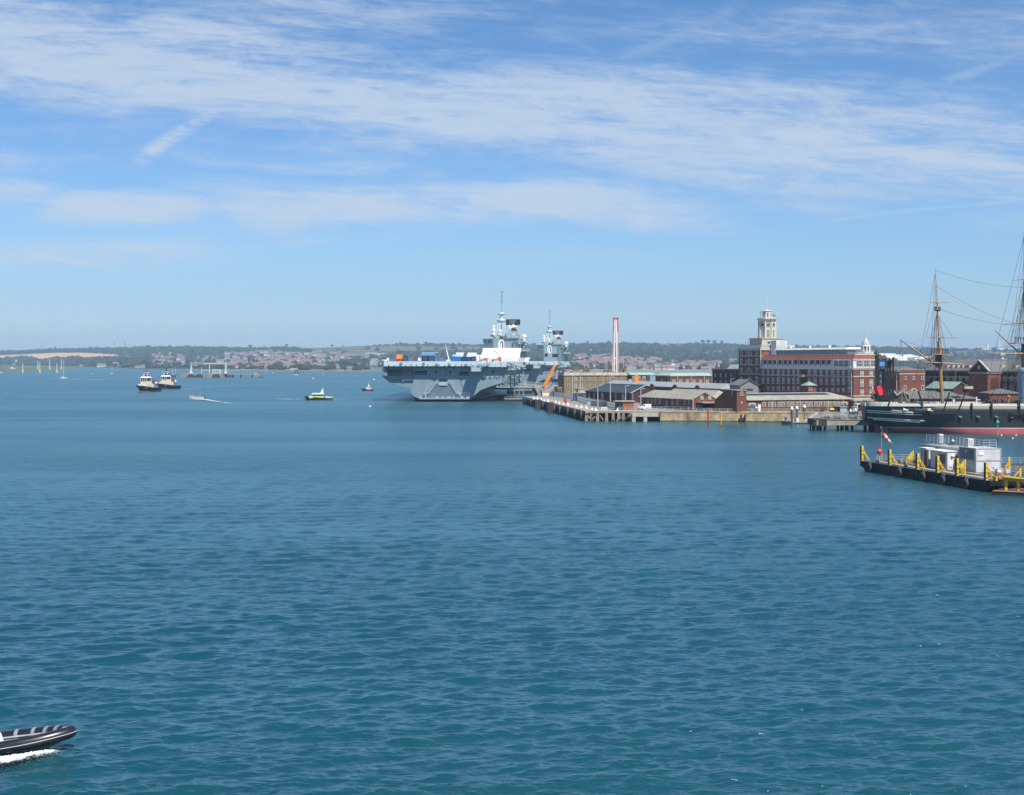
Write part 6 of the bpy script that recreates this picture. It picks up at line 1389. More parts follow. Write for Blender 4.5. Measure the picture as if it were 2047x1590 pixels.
# ------------------------------------------------------------------ black-hulled iron sailing ship
WY = 383.0; WC = WY+8.9
WX = gx(1800, WY)
def wX(px, Y=WY): return gx(px, Y)-WX
def wZ(py, Y=WY): return gz(py, Y)
def hullT(x): return float(np.interp(x, [-7.9, -7, -5, -2, 2, 8, 18, 30, 80, 100, 112, 118], [2.6, 4.2, 5.8, 6.9, 7.6, 8.3, 8.8, 8.9, 8.9, 7.2, 3.2, .3]))
def hullB(x): return float(np.interp(x, [-7.9, -5, -2.6, -1.8, -.8, 0, 118], [3.5, 2.6, 1.75, .9, -.2, -.9, -.9]))
def hullP(x): return float(np.interp(x, [-7.9, -3, 0, 6, 14, 24, 80, 100, 118], [.35, .42, .5, .26, .08, .008, .008, .3, .6]))
def hb(x, z):
    f = max(0.0, (z-hullB(x))/(7.7-hullB(x))); return hullT(x)*f**hullP(x)
OLD = M_band('old_hull', [(1.50, (0.64, 0.145, 0.15)), (1.72, (0.66, 0.64, 0.6)), (99, (0.026, 0.030, 0.036))], 0.42, .12, 2, .22)
OCHRE = M('ochre_spar', (0.46, 0.25, 0.11), .6, .15, .5); BUFF = M('buff_spar', (0.42, 0.255, 0.165), .6, .12, .5); YELM = M('yellow_mast', (0.52, 0.27, 0.05), .6, .12)
ROPE = M('tarred_rope', (0.06, 0.055, 0.05), .9); CREAM = M('cream_paint', (0.74, 0.71, 0.60), .6, .06)
def old_ship():
    o = thing('sailing_ship', 'black hulled old iron warship with red waterline, white rail and bare wooden masts', 'ship', (WX, WC, 0))
    xs = [-7.9, -7.2, -6, -4.5, -3, -1.8, -.8, 0, 2, 5, 9, 14, 20, 30, 50, 80, 92, 100, 107, 112, 116, 118]; fs = [1, .8, .6, .42, .27, .15, .07, .02, 0]
    secs = []
    for x in xs:
        zb = hullB(x); s = []
        for f in fs: z = zb+(7.7-zb)*f; s.append((x, -hb(x, z), z))
        for f in fs[-2::-1]: z = zb+(7.7-zb)*f; s.append((x, hb(x, z), z))
        secs.append(s)
    MB().loft(secs).build('hull', OLD, o)
    # white rail / hammock netting on top of both sides and round the stern
    r = MB()
    for s in (-1, 1):
        for a, b in zip(xs[:-2], xs[1:-1]):
            A, B = hullT(a)*s, hullT(b)*s; z0, z1 = 7.55, 8.32 if a > -6 else 8.5
            q = [(a, A*1.01, z0), (b, B*1.01, z0), (b, B*1.01, z1), (a, A*1.01, z1)]; q2 = [(x, y-s*.5, z) for x, y, z in q]
            r.add(q+q2, [(0, 1, 2, 3), (7, 6, 5, 4), (3, 2, 6, 7), (0, 4, 5, 1), (0, 3, 7, 4), (1, 5, 6, 2)])
    r.box(-8.1, -7.8, -2.6, 2.6, 7.5, 8.5); r.build('rail', CREAM, o)
    d = MB(); n = len(xs); d.add([(x, -hullT(x)*.97, 7.45) for x in xs]+[(x, hullT(x)*.97, 7.45) for x in xs], [(i, i+1, n+i+1, n+i) for i in range(n-1)]); d.build('deck', M('deck_plank', (0.36, 0.29, 0.19), .8, .15), o)
    # mouldings on the quarter
    for (a, b, za, zb, w) in ((1744.5, 1829, 822.3, 825.5, .30), (1744.5, 1846, 826.2, 830.2, .24), (1746.5, 1854, 837, 842, .30), (1757, 1844, 840.6, 845, .34), (1786, 1826, 820.6, 824.3, .16)):
        m = MB(); n = 26; x0, x1 = wX(a), wX(b); pts = []
        for i in range(n+1): x = x0+(x1-x0)*i/n; z = wZ(za)+(wZ(zb)-wZ(za))*i/n; x = max(x, -7.85); pts.append(Vector((x, -hb(x, z)-.02, z)))
        for p, q in zip(pts, pts[1:]): m.bar(p, q, .22, w)
        m.build('white_moulding', CREAM, o)
    m = MB()
    for i in range(15): x = wX(1752+i*6.5); z0, z1 = 4.3, 5.2; m.bar((x, -hb(x, z1)-.03, z1), (x+.35, -hb(x, z0)-.03, z0), .12)
    m.build('quarter_gallery', M('gallery_grey', (0.10, 0.10, 0.12), .5), o)
    # gun ports with raised lids
    LID = M('lid_grey', (0.10, 0.11, 0.12), .5)
    for k, px in enumerate([1919, 1954, 1990, 2019, 2046]+[2046+30*j for j in range(1, 17)]):
        x = wX(px); y = -hb(x, 4)-.02
        p = MB().box(x-.42, x+.42, y-.03, y+.3, 3.45, 4.85).build('gun_port', DARKHOLE, o)
        MB().add([(x-.42, y-.02, 4.9), (x+.42, y-.02, 4.9), (x+.72, y-.75, 4.5), (x-.12, y-.75, 4.5), (x-.42, y-.02, 5.0), (x+.42, y-.02, 5.0), (x+.72, y-.75, 4.6), (x-.12, y-.75, 4.6)], [(3, 2, 1, 0), (4, 5, 6, 7), (0, 1, 5, 4), (1, 2, 6, 5), (2, 3, 7, 6), (3, 0, 4, 7)]).build('port_lid', LID, p)
    for a, b, za, zb in ((1857, 1914, 823.3, 827.5), (2017, 2075, 826, 829.3)):
        x0, x1 = wX(a), wX(b); y = min(-hb(x0, 5.8), -hb(x1, 5.8)); m = MB(); m.box(x0, x1, y-.9, y+.6, wZ(zb), wZ(za)); m.build('channel_board', BLACK, o)
    x = wX(2007); MB().box(x-.45, x+.45, -8.94, -8.6, wZ(829), wZ(822.5)).build('gun_port', DARKHOLE, o)
    x0 = wX(1809); MB().box(x0, x0+1.45, -hb(x0, 6.6)-.28, -hb(x0, 6.6)+.3, wZ(821), wZ(815.8)).build('name_board', WHITE, o)
    g = MB(); x0, x1 = wX(1832), wX(1856); y = -hb(x0, 6)-.05
    g.box(x0, x1, y-1.2, y+.4, wZ(820.5), wZ(819.8)); g.bar((x0, y-1.2, wZ(820)), (x1, y-1.2, wZ(817)), .1); g.bar((x0, y-1.1, wZ(825)), (x0, y-1.1, wZ(815)), .12); g.bar((x1-1, y-1.1, wZ(824)), (x1-1, y-1.1, wZ(815)), .12); g.box(x0+.3, x1-1.2, y-.7, y+.2, wZ(825.5), wZ(822)); g.build('boarding_stage', M('stage_grey', (0.2, 0.21, 0.22)), o)
    g = MB(); x0 = wX(1855); g.box(x0, x0+.9, y-1.3, y-.2, wZ(821.5), wZ(816.6)); g.bar((x0+.8, y-.8, wZ(821)), (x0+1.6, y-.8, wZ(822)), .2); g.build('boarding_box', CREAM, o)
    # rudder, propeller frame, stern fender frame
    MB().box(wX(1765), wX(1775), -.25, .25, -.9, wZ(853)).build('rudder', M('rudder_red', (0.22, 0.05, 0.06), .7), o)
    g = MB(); g.bar((wX(1783.5), 0, -.9), (wX(1783.5), 0, 2.4), .5, .6); g.bar((wX(1770), 0, wZ(845)), (wX(1770), 0, wZ(853)), .3); g.bar((wX(1786.5), -2, -.5), (wX(1785.5), -2.6, wZ(842)), .22); g.build('stern_post', M('post_grey', (0.30, 0.30, 0.28)), o)
    # davits
    for a, b in (((1898, 785), (1887, 822)), ((1929.5, 784), (1917, 821)), ((1836.5, 782), (1846, 811)), ((1942, 806), (1944.5, 838)), ((1981.5, 805), (1983, 838)), ((2036, 800), (2040, 838)), ((1787, 783), (1780, 812))):
        z1 = wZ(a[1]); z0 = wZ(b[1]); x1, x0 = wX(a[0]), wX(b[0]); y = -hb(x0, max(3, z0))-.12
        m = MB(); m.bar((x0, y, z0), (x1, y-.4, z1), .36, .36); m.build('davit', BLACK, o)
    m = MB()
    for px in (1867, 1910): x = wX(px); m.path([(x-1.2, -7.5, wZ(794)), (x-.4, -7.5, wZ(792)), (x+.5, -7.5, wZ(796)), (x+.6, -7.5, wZ(812))], .09, 5)
    m.build('davit_hoop', BLACK, o)
    # masts (behind the near rail, on the centre line)
    def P(px, py): return Vector((gx(px, WC)-WX, 0, gz(py, WC)))
    def spar(a, b, r0, r1, mat, name, y=0): A = P(*a); B = P(*b); A.y = B.y = y; return MB().tube(A, B, r0, r1, 10).build(name, mat, o)
    def mast(base, lower, mid, top, r):
        MB().tube(P(*base), P(*lower), r, r*.85, 12).build('lower_mast', BUFF, o)
        return [spar((lower[0]+.6, lower[1]+28), mid, r*.62, r*.45, OCHRE, 'topmast', -.5), spar((mid[0]+.3, mid[1]+14), top, r*.34, r*.12, OCHRE, 'topgallant_mast', -.7)]
    mast((1884.5, 812), (1877, 682), (1872.4, 606), (1868.6, 538), .46)
    MB().tube(P(1882.3, 775), P(1879.2, 728), .50, .48, 12).build('mast_band', YELM, o); MB().tube(P(1878.2, 706), P(1876.9, 682), .58, .5, 12).build('mast_head', OCHRE, o)
    def yard(a, b, r, y=-1.0, nm='yard'): A = P(*a); B = P(*b); A.y = B.y = y; c = (A+B)/2; m = MB(); m.tube(A, c, r*.5, r, 8); m.tube(c, B, r, r*.5, 8); m.build(nm, OCHRE, o)
    yard((1856, 605.5), (1897.5, 605), .13); yard((1862, 619), (1881, 619), .12); yard((1850, 675), (1912, 675.5), .17); yard((1840.5, 724), (1930, 729), .25)
    A, B = P(1800, 679.5), P(1874.5, 733); MB().tube(A, B, .18, .30, 8).build('gaff', BUFF, o)
    def top_platform(px0, px1, py, n=7):
        A, B = P(px0, py), P(px1, py); m = MB(); m.box(A.x, B.x, -2.2, 2.2, A.z-.15, A.z+.1); m.build('fighting_top', OCHRE, o)
        m = MB()
        for k in range(n): x = A.x+(B.x-A.x)*k/(n-1); m.bar((x, -2.1, A.z), (x, -2.1, A.z+1.6), .14); m.bar((x, -2.1, A.z+.9), (x+.1, -2.1, A.z+1.7), .2)
        m.bar((A.x, -2.1, A.z+1.5), (B.x, -2.1, A.z+1.5), .09); m.build('top_railing', ROPE, o)
    top_platform(1858, 1890, 708.5); MB().box(P(1871, 0).x, P(1881, 0).x, -.8, .8, P(0, 735).z, P(0, 709).z).build('mast_cap', M('tarred_wood', (0.06, 0.045, 0.035)), o)
    MB().box(P(1869, 0).x, P(1879, 0).x, -.8, .5, P(0, 622).z, P(0, 614).z).build('crosstrees', M('tarred_wood'), o)
    MB().tube(P(2057, 812), P(2049, 640), .62, .52, 12).build('lower_mast', BUFF, o); MB().tube(P(2050, 700), P(2047.5, 560), .42, .3, 10).build('topmast', OCHRE, o); MB().tube(P(2047.8, 580), P(2046.8, 466), .2, .08, 8).build('topgallant_mast', OCHRE, o)
    yard((2022, 561), (2074, 556), .16); yard((2035, 575), (2060, 575), .14); yard((1998, 648.5), (2102, 643.5), .22); yard((1992, 708.5), (2110, 706), .32); top_platform(2024, 2076, 686.5, 11)
    MB().tube(P(1990, 662), P(2039, 707), .14, .26, 8).build('gaff', BUFF, o); MB().box(P(1996, 0).x, P(2005, 0).x, -1.5, -.4, P(0, 710).z, P(0, 705.5).z).build('furled_sail', M('canvas', (0.55, 0.5, 0.42)), o)
    MB().box(P(2044, 0).x, P(2056, 0).x, -1, 1, P(0, 735).z, P(0, 687).z).build('mast_cap', M('tarred_wood'), o)
    # standing rigging
    def line(name, segs, r=.045):
        m = MB()
        for A, B, sag in segs:
            if sag:
                pts = [A.lerp(B, i/8)-Vector((0, 0, sag*4*(i/8)*(1-i/8))) for i in range(9)]; m.path(pts, r, 4)
            else: m.tube(A, B, r, r, 4)
        return m.build(name, ROPE, o)
    def side(px, y): x = gx(px, WC)-WX; return Vector((x, y*hullT(x), 8.2))
    seg = []
    for i, px in enumerate((1862, 1868, 1873, 1890, 1897, 1903)):
        for s in (-1, 1): seg.append((P(1877.5, 712), side(px, s), 0))
    line('shroud', seg)
    line('shroud', [(P(1874, 622), P(px, 706)+Vector((0, y, 0)), 0) for px in (1857, 1862, 1867, 1886, 1889) for y in (-2, 2)], .035)
    line('backstay', [(P(1869.5, 548), side(1838, -1), 0), (P(1870.5, 570), side(1846, -1), 0), (P(1873, 612), side(1851, -1), 0), (P(1869.5, 548), side(1838, 1), 0), (P(1872, 600), P(1850, 675), 0), (P(1872, 625), P(1904, 674), 0), (P(1880, 709), P(1925, 770), 0)], .04)
    line('stay', [(P(1869.5, 540), P(2040, 575), 1.0), (P(1872, 572), P(2040, 650), 1.2), (P(1882, 620), P(2040, 652), .8), (P(1880, 700), P(2042, 690), .3)], .035)
    line('stay', [(P(1888, 800), P(2046, 745), 0), (P(1905, 800), P(1975, 728), 0), (P(1880, 700), P(1800, 679.5), .3), (P(1800, 680), P(1795, 806), 0), (P(1801, 680), P(1812, 806), 0)], .04)
    seg = []
    for i, px in enumerate((1995, 2003, 2012, 2020, 2028, 2036)):
        for s in (-1, 1): seg.append((P(2050, 688), side(px, s), 0))
    line('shroud', seg, .05)
    line('shroud', [(P(2047.5, 576), P(px, 686)+Vector((0, y, 0)), 0) for px in (2026, 2031, 2036, 2041, 2060, 2066, 2072) for y in (-2.2, 2.2)], .04)
    line('backstay', [(P(2047, 472), side(1984, -1), 0), (P(2047, 520), side(1992, -1), 0), (P(2047, 560), side(2001, -1), 0), (P(2047, 580), side(2008, -1), 0), (P(2047, 600), P(2010, 706), 0), (P(2047, 472), side(1984, 1), 0), (P(2047, 560), side(2001, 1), 0)], .04)
    # deck things
    MB().tube(P(2016.5, 812), P(2016.5, 796), .34, .36, 10).ball(P(2016.5, 794), .52, 12).build('ventilator', M('vent_orange', (0.72, 0.22, 0.05), .5), o)
    f = MB(); c = P(2050, 812); zt = P(0, 736).z; f.lathe([(2.25, -4.2), (2.25, zt-c.z-1)], (c.x, -1.0, c.z), 20); f.build('funnel', M('funnel_blue_grey', (0.32, 0.42, 0.52), .5, .1, .2), o)
    f = MB(); f.lathe([(2.35, zt-c.z-1.0), (2.4, zt-c.z-.1), (2.15, zt-c.z+.1), (2.1, zt-c.z-.5)], (c.x, -1, c.z), 20); f.lathe([(2.32, P(0, 793).z-c.z), (2.32, P(0, 792).z-c.z)], (c.x, -1, c.z), 20); f.build('funnel_rim', M('rim_grey', (0.5, 0.56, 0.56), .5), o)
    m = MB(); m.box(P(1944, 0).x, P(1946, 0).x, -3, -2.7, 8, P(0, 796).z); m.ball(P(1945, 795)+Vector((0, -2.8, 0)), .25, 8); m.box(P(1945, 0).x, P(1953, 0).x, -2.9, -2.8, P(0, 800).z, P(0, 798).z); m.build('deck_post', WHITE, o)
    m = MB(); m.bar(P(2002.5, 795), P(2006, 812), .3); m.bar(P(1966, 804), P(1967, 812), .3); m.box(P(1958, 0).x, P(1983, 0).x, -7, -6.8, P(0, 809).z, P(0, 808).z)
    for k in range(40): p = P(rnd.uniform(1950, 2030), 812); m.box(p.x, p.x+rnd.uniform(.15, .8), -5, -4.5, 7.5, 8.3+rnd.uniform(.1, 1.2))
    m.build('deck_fitting', M('fitting_dark', (0.09, 0.085, 0.085), .7, .5, 2), o)
    m = MB()
    for k in range(34): p = P(1747+k*4.2, 812); m.bar((p.x, -hullT(p.x)*.97, 8.3), (p.x, -hullT(p.x)*.97, 8.3+rnd.uniform(.2, .9)), .12)
    m.box(wX(1745), wX(1752), -3, 3, 8.3, 8.9); m.build('stern_rail_post', M('post_brown', (0.16, 0.11, 0.08)), o)
    m = MB()
    for px, h in ((1790, 4.5), (1804, 4.2), (1816, 3.4), (1821, 3.6)): p = P(px, 812); m.bar((p.x, -6.5, 8), (p.x, -6.5, 8+h), .16); m.bar((p.x-.5, -6.5, 8+h*.7), (p.x+.5, -6.5, 8+h*.7), .12)
    m.bar(P(1806, 782), P(1816, 806), .28); m.bar(P(1816, 806), P(1821, 792), .2); m.build('awning_stanchion', M('stanchion_buff', (0.30, 0.24, 0.18)), o)
    MB().box(P(1896, 0).x, P(1900, 0).x, -4, -3, P(0, 803).z, P(0, 798).z).build('deck_notice', WHITE, o)
old_ship()
# ensign at the stern
def ensign():
    Ye = WC; p = Vector((gx(1752, Ye), Ye, gz(810, Ye))); o = thing('ensign_flag', 'red ensign flying from a slanting staff at the stern of the black ship', 'flag', p)
    q = lambda px, py: Vector((gx(px, Ye)-p.x, 0, gz(py, Ye)-p.z))
    MB().tube((0, 0, -.6), q(1737, 766), .09, .06, 6).build('flag_staff', BUFF, o)
    n, k = 18, 8; vs = []; A, B = q(1739, 772.5), q(1747.5, 788.5); dx = q(1768, 0).x-q(1743, 0).x
    for i in range(n+1):
        for j in range(k+1):
            s, t_ = i/n, j/k; v = A.lerp(B, t_); v.x += dx*s; v.y += .45*math.sin(s*9+t_*1.2)*min(1, s*3); v.z += .22*math.sin(s*8+.8)-.35*s*(t_-.4); vs.append(v)
    m = MB()
    for i in range(n):
        for j in range(k):
            mi = 0
            if i < 6 and j < 4:
                u, w = (i+.5)/6, (j+.5)/4; mi = 1
                if abs(u-.5) < .2: mi = 2
                if abs(u-.5) < .1 and w > -1: mi = 0
                if abs(u-w) < .1 or abs(u+w-1) < .1: mi = 2
            a = i*(k+1)+j; m.add([vs[a], vs[a+k+1], vs[a+k+2], vs[a+1]], [(0, 1, 2, 3)], mi, True)
    m.build('flag_cloth', [M('flag_scarlet', (0.58, 0.035, 0.05), .7), M('flag_navy', (0.02, 0.03, 0.12)), M('flag_white', (0.7, 0.7, 0.7))], o)
ensign()

# ------------------------------------------------------------------ work barge with yellow fender posts
BR = R(11.5)
def barge():
    g = G(1978, 213, 0.0, BR); g.o.z = 0; DZ = 1.7; Dy = g.y(1722); W = 15.0
    o = thing('work_barge', 'long black work barge with a blue deck and yellow edge strips', 'barge', g.o, BR)
    YP = M('yellow_paint'); BD = M('barge_blue_deck', (0.05, 0.065, 0.12), .7, .25, .4)
    h = MB(); secs = []
    for y, zb in ((-.2, 1.0), (0.6, .3), (3.5, -.9), (Dy-3.5, -.9), (Dy-.5, .6), (Dy+.3, 1.1)): secs.append([(0, y, zb), (W, y, zb), (W, y, DZ), (0, y, DZ)])
    h.loft([s[::-1] for s in secs], smooth=False); h.build('hull', M_band('barge_black_side', [(.35, (0.012, 0.014, 0.008)), (99, (0.006, 0.0065, 0.008))], .75, .1, 2, .18), o)
    MB().box(.05, W-.05, 0, Dy+.1, DZ+.005, DZ+.05).build('deck', BD, o)
    for x0, x1 in ((1.9, 2.7), (5.2, 5.7)): MB().box(x0, x1, 1, Dy-1, DZ+.055, DZ+.08).build('deck_strip', M('yellow_deck_paint', (0.58, 0.46, 0.16), .8, .2, .6), o)
    r = MB(); rails(r, [(W-.3, 0, DZ), (W-.3, Dy, DZ)], 1.1, 1.8, .06, 3); rails(r, [(2.9, Dy-.3, DZ), (W-.3, Dy-.3, DZ)], 1.1, 1.8, .05, 3); rails(r, [(3.2, g.y(1835), DZ), (3.2, g.y(1862), DZ)], 1.1, 1.1, .06, 3); rails(r, [(3.4, .6, DZ), (3.4, g.y(1925), DZ)], 1.1, .9, .06, 3); r.build('railing', RAIL, o)
    b = MB()
    for px in (1747, 1803): y = g.y(px); b.tube((.7, y-.3, DZ), (.7, y-.3, DZ+.45), .14, .14, 8); b.tube((.7, y+.3, DZ), (.7, y+.3, DZ+.45), .14, .14, 8); b.box(.5, .9, y-.55, y+.55, DZ, DZ+.08)
    b.build('mooring_bitts', BLACK, o)
    return g, DZ, W, Dy
bg, BDZ, BW, BDy = barge()
def bpos(x, y, z=None): return bg.o+Vector((bg.c*x-bg.s*y, bg.s*x+bg.c*y, BDZ+.055 if z is None else z))
# yellow fender posts
YEL = M('yellow_post', (0.72, 0.48, 0.03), .6, .15, 1.2, stain=.7)
def fender_post(loc, rz, label, h=2.75):
    o = thing('fender_post', label, 'fender post', loc, rz, 'yellow fender posts along the barge edge')
    MB().box(-.18, .18, -.18, .18, 0, h).build('post', YEL, o)
    m = MB()
    for y in (-.55, .55): m.bar((.1, y*.3, h*.74), (1.25, y, 0.06), .17)
    m.bar((.6, -.35, 1.1), (.6, .35, 1.1), .1); m.build('brace', YEL, o)
    m = MB(); m.box(-.34, -.19, -.2, .2, -1.0, h-.05)
    for z in (.3, 1.1, 1.9): m.box(-.36, .2, -.2, -.185, z, z+.07)
    m.build('rubber_strip', BLACK, o); return o
first_post = None
labs = ['yellow fender post at the far left tip of the barge', 'yellow fender post second from the far tip of the barge, right of the red ball', 'yellow fender post third from the far tip, left of the white cabins', 'yellow fender post before the middle of the white cabins', 'yellow fender post before the right end of the white cabins', 'yellow fender post nearest the camera by the brown roller']
for (px, lab) in zip((1721.5, 1777, 1832.5, 1872.5, 1911.5, 1969.5), labs):
    y = bg.y(px); loc = bpos(.2, y, BDZ+.055)
    if first_post is None: first_post = fender_post(loc, BR, lab)
    else: dup(first_post, loc, BR, lab)
for px, x, lab, hh in ((1825, 5.9, 'yellow bracket post standing inboard of the deck rail left of the cabins', 2.3), (1929, 4.4, 'yellow bracket post standing inboard in front of the grey container side', 2.2)):
    k = (px-CX)/F; y = bg.y(px, x); o = thing('bracket_post', lab, 'fender post', bpos(x, y), BR); MB().box(-.1, .1, -.12, .12, 0, hh).build('post', YEL, o)
    MB().bar((-.1, 0, hh-.2), (-1.7, 0, .15), .16).bar((-.1, 0, .9), (-1.0, 0, .6), .12).prism([(-.1, .6), (-.1, hh-.5), (-1.0, .9)], -.06, .06, 'y').build('brace', YEL, o)
# tyres on the side
ty = None
for px, lab in zip((1741, 1801, 1848, 1887.5, 1934), ('black tyre fender on the barge side nearest the far tip', 'black tyre fender on the barge side second from the far tip', 'black tyre fender hanging at the middle of the barge side', 'black tyre fender on the barge side below the cabins', 'black tyre fender on the barge side nearest the camera')):
    loc = bpos(-.32, bg.y(px), .75)
    if ty is None:
        ty = thing('tyre_fender', lab, 'tyre', loc, BR, 'tyre fenders along the barge'); m = MB(); n = 20; secs = []
        for i in range(n+1):
            a = 2*math.pi*i/n; c = Vector((0, .55*math.cos(a), .55*math.sin(a))); secs.append([tuple(c+Vector((.26*math.cos(b), .25*math.sin(b)*math.cos(a), .25*math.sin(b)*math.sin(a)))) for b in [2*math.pi*j/8 for j in range(8)]])
        m.loft(secs, cap=False); m.build('tyre', M('rubber_grey', (0.05, 0.05, 0.055), .7), ty); MB().bar((.1, -.3, .4), (.28, -.3, 1.2), .07).bar((.1, .3, .4), (.28, .3, 1.2), .07).build('chain', M('chain_grey', (0.3, 0.29, 0.27)), ty)
    else: dup(ty, loc, BR, lab)
# containers and cabins on the barge
RIB_ = M_lines('ribbed_pale_grey', (0.66, 0.66, 0.67), .28, 0, .35, .5); RIBS = M_lines('ribbed_pale_grey_side', (0.42, 0.43, 0.45), .28, 1, .35, .5); CWH = M_lines('ribbed_white', (0.80, 0.80, 0.78), .25, 0, .25, .5)
def bbox(px, px1, pxs, pyt, x, label, mats, name='site_container', cat='container', z0=None, two=False):
    """box on the barge: near corner at column px (x metres inboard), front to px1, left side back to pxs"""
    y = bg.y(px, x); y2 = bg.y(pxs, x); w = bg.x(px1, y)-x; z0 = BDZ+.06 if z0 is None else z0; loc = bpos(x, y, z0); zt = gz(pyt, loc.y)-z0; d = y2-y
    o = thing(name, label, cat, loc, BR)
    MB().box(0, w, 0, d, 0, zt).build('container_body', mats, o)
    f = MB()
    for xx in (0, w):
        for yy in (0, d): f.box(xx-.07, xx+.07, yy-.07, yy+.07, 0, zt+.03)
    f.box(.07, w-.07, -.05, .05, zt-.1, zt+.02); f.box(-.05, .05, .07, d-.07, zt-.12, zt+.03); f.box(.07, w-.07, -.05, .05, 0, .12); f.box(-.05, .05, .07, d-.07, 0, .14)
    if two: f.box(.07, w-.07, -.06, .04, zt*.5-.1, zt*.5+.08); f.box(-.06, .04, .07, d-.07, zt*.5-.1, zt*.5+.08)
    f.build('container_frame', M('frame_grey', (0.40, 0.41, 0.42), .5), o); return o, w, d, zt, loc
o, w, d, zt, loc = bbox(1951, 2000.5, 1918, 897, 6.2, 'pale grey double height ribbed container at the right end of the barge', RIB_, two=True)
MB().box(w*.1, w*.3, -.09, -.02, zt*.72, zt*.86).build('name_plate', WHITE, o); MB().box(w*.42, w*.55, -.085, -.05, zt*.5+.1, zt*.5+.2).build('door_bar', RAIL, o)
MB().box(-.1, -.02, d*.15, d*.95, zt*.52, zt*.97).build('side_panel', M('panel_grey', (0.16, 0.18, 0.21)), o); MB().box(-.16, -.1, d*.5, d*.58, zt*.8, zt*.9).build('wall_lamp', STEELG, o)
o, w, d, zt, loc2 = bbox(1917, 1962, 1842, 897, 6.4, 'long grey flat roofed container behind the white cabins on the barge', RIBS)
o, w, d, zt, loc3 = bbox(1893.5, 1916.5, 1861, 904, 4.4, 'white site cabin with open side door, right one of two on the barge', CWH, 'site_cabin', 'cabin')
MB().box(-.04, .02, d*.12, d*.55, .1, zt-.5).build('doorway', M('door_grey', (0.14, 0.14, 0.14)), o); MB().box(-.9, w+.1, -.1, d+.4, zt+.04, zt+.16).build('cabin_roof', M('cabin_roof_white', (0.74, 0.73, 0.70)), o)
m = MB()
for a, b, c, e in ((.3, .42, .6, .78), (.42, .62, .66, .74), (.55, .62, .5, .55), (.25, .4, .12, .17)): m.box(w*a, w*b, -.06, -.02, zt*c, zt*e)
m.build('door_notice', M('notice_brown', (0.2, 0.08, 0.06)), o); MB().tube((w*.8, -.08, zt*.72), (w*.8, -.02, zt*.72), .14, .14, 10).build('porthole', BLACK, o)
o, w, d, zt, loc4 = bbox(1856.5, 1863.5, 1844, 897.5, 4.8, 'small white site cabin with a dark doorway, left one of two on the barge', CWH, 'site_cabin', 'cabin')
MB().box(-.05, .02, d*.25, d*.75, .1, zt-.35).build('doorway', M('notice_brown'), o); MB().box(-.6, w+.5, -.2, d+.2, zt+.04, zt+.15).build('cabin_roof', M('cabin_roof_white'), o)
# roof gear
def roof_at(px, py, z): Y = (H-z)*F/(py-HY); return Vector((gx(px, Y), Y, z))
zr = loc2.z+gz(897, loc2.y)-loc2.z
ztop = gz(897, bpos(6.3, bg.y(1951, 6.2)).y)
def roof_y(px, x): return bg.y(px, x)
pr = bpos(8.2, bg.y(1965, 8.2), ztop+.03); m = MB()
L1 = bg.y(1858, 8.2)-bg.y(1965, 8.2); rails(m, [(0, 0, 0), (0, L1*.42, 0)], 1.25, 1.2, .07, 3); rails(m, [(1.6, L1*.3, 0), (1.6, L1*.98, 0)], 1.25, 1.2, .07, 3); rails(m, [(0, 0, 0), (2.4, 0, 0)], 1.25, 1.2, .07, 3); rails(m, [(-.8, L1*.55, 0), (-.8, L1*.98, 0)], 1.25, 1.2, .07, 3)
o = tag(m.build('roof_railing', RAIL, None, pr, BR), 'grey guard railings on top of the barge containers', 'railing')
def roofbox(px, x, w, d, h, label, mat=None):
    y = bg.y(px, x); o = thing('air_conditioner', label, 'air conditioner', bpos(x, y, ztop+.03), BR); MB().box(0, w, 0, d, 0, h).build('housing', mat or RIB_, o); MB().box(w*.15, w*.85, -.05, -.005, h*.2, h*.85).build('grille', M('frame_grey'), o)
roofbox(1935.5, 7.0, 1.0, 1.2, 1.35, 'pale grey cooling box on the roof of the double height container'); roofbox(1878, 8.2, .75, .9, 1.5, 'pale grey cooling box on the roof of the long container')
o = thing('satellite_dome', 'small cream dome on a dark tray on the container roof', 'dome', bpos(7.2, bg.y(1905, 7.2), ztop+.03), BR); MB().ball((0, 0, .7), .24, 10).build('dome', CREAM, o); MB().box(-.7, .8, -.5, .5, 0, .2).tube((0, 0, .2), (0, 0, .55), .08, .08, 6).build('tray', M('fitting_dark'), o)
# windsock
p = bpos(2.4, bg.y(1762, 2.4)); o = thing('windsock', 'red and white windsock hanging from a thin pole on the barge', 'windsock', p)
MB().tube((0, 0, 0), (0, 0, gz(864, p.y)-p.z), .05, .035, 6).bar((0, 0, gz(864, p.y)-p.z), (.25, 0, gz(864, p.y)-p.z), .06).build('pole', RAIL, o); MB().tube((0.15, 0, 0), (.15, 0, 1.7), .09, .09, 8).build('pole_sleeve', M('buff_spar'), o)
A = Vector((.3, 0, gz(868, p.y)-p.z)); B = Vector((1.75, -.2, gz(887, p.y)-p.z))
for k in range(5): a, b = A.lerp(B, k/5), A.lerp(B, (k+1)/5); MB().tube(a, b, .38-.045*k, .38-.045*(k+1), 12).build('sock_band', M('sock_red', (0.70, 0.13, 0.09), .7) if k % 2 == 0 else M('flag_white'), o)
p = bpos(1.7, bg.y(1758, 1.7)); o = thing('marker_ball', 'bright red ball marker on a short yellow post near the barge tip', 'marker ball', p); MB().ball((0, 0, 1.9), .5, 16).build('ball', M('ball_red', (0.72, 0.07, 0.035), .5), o); MB().tube((0, 0, 0), (0, 0, 1.5), .09, .09, 8).build('post', YEL, o)
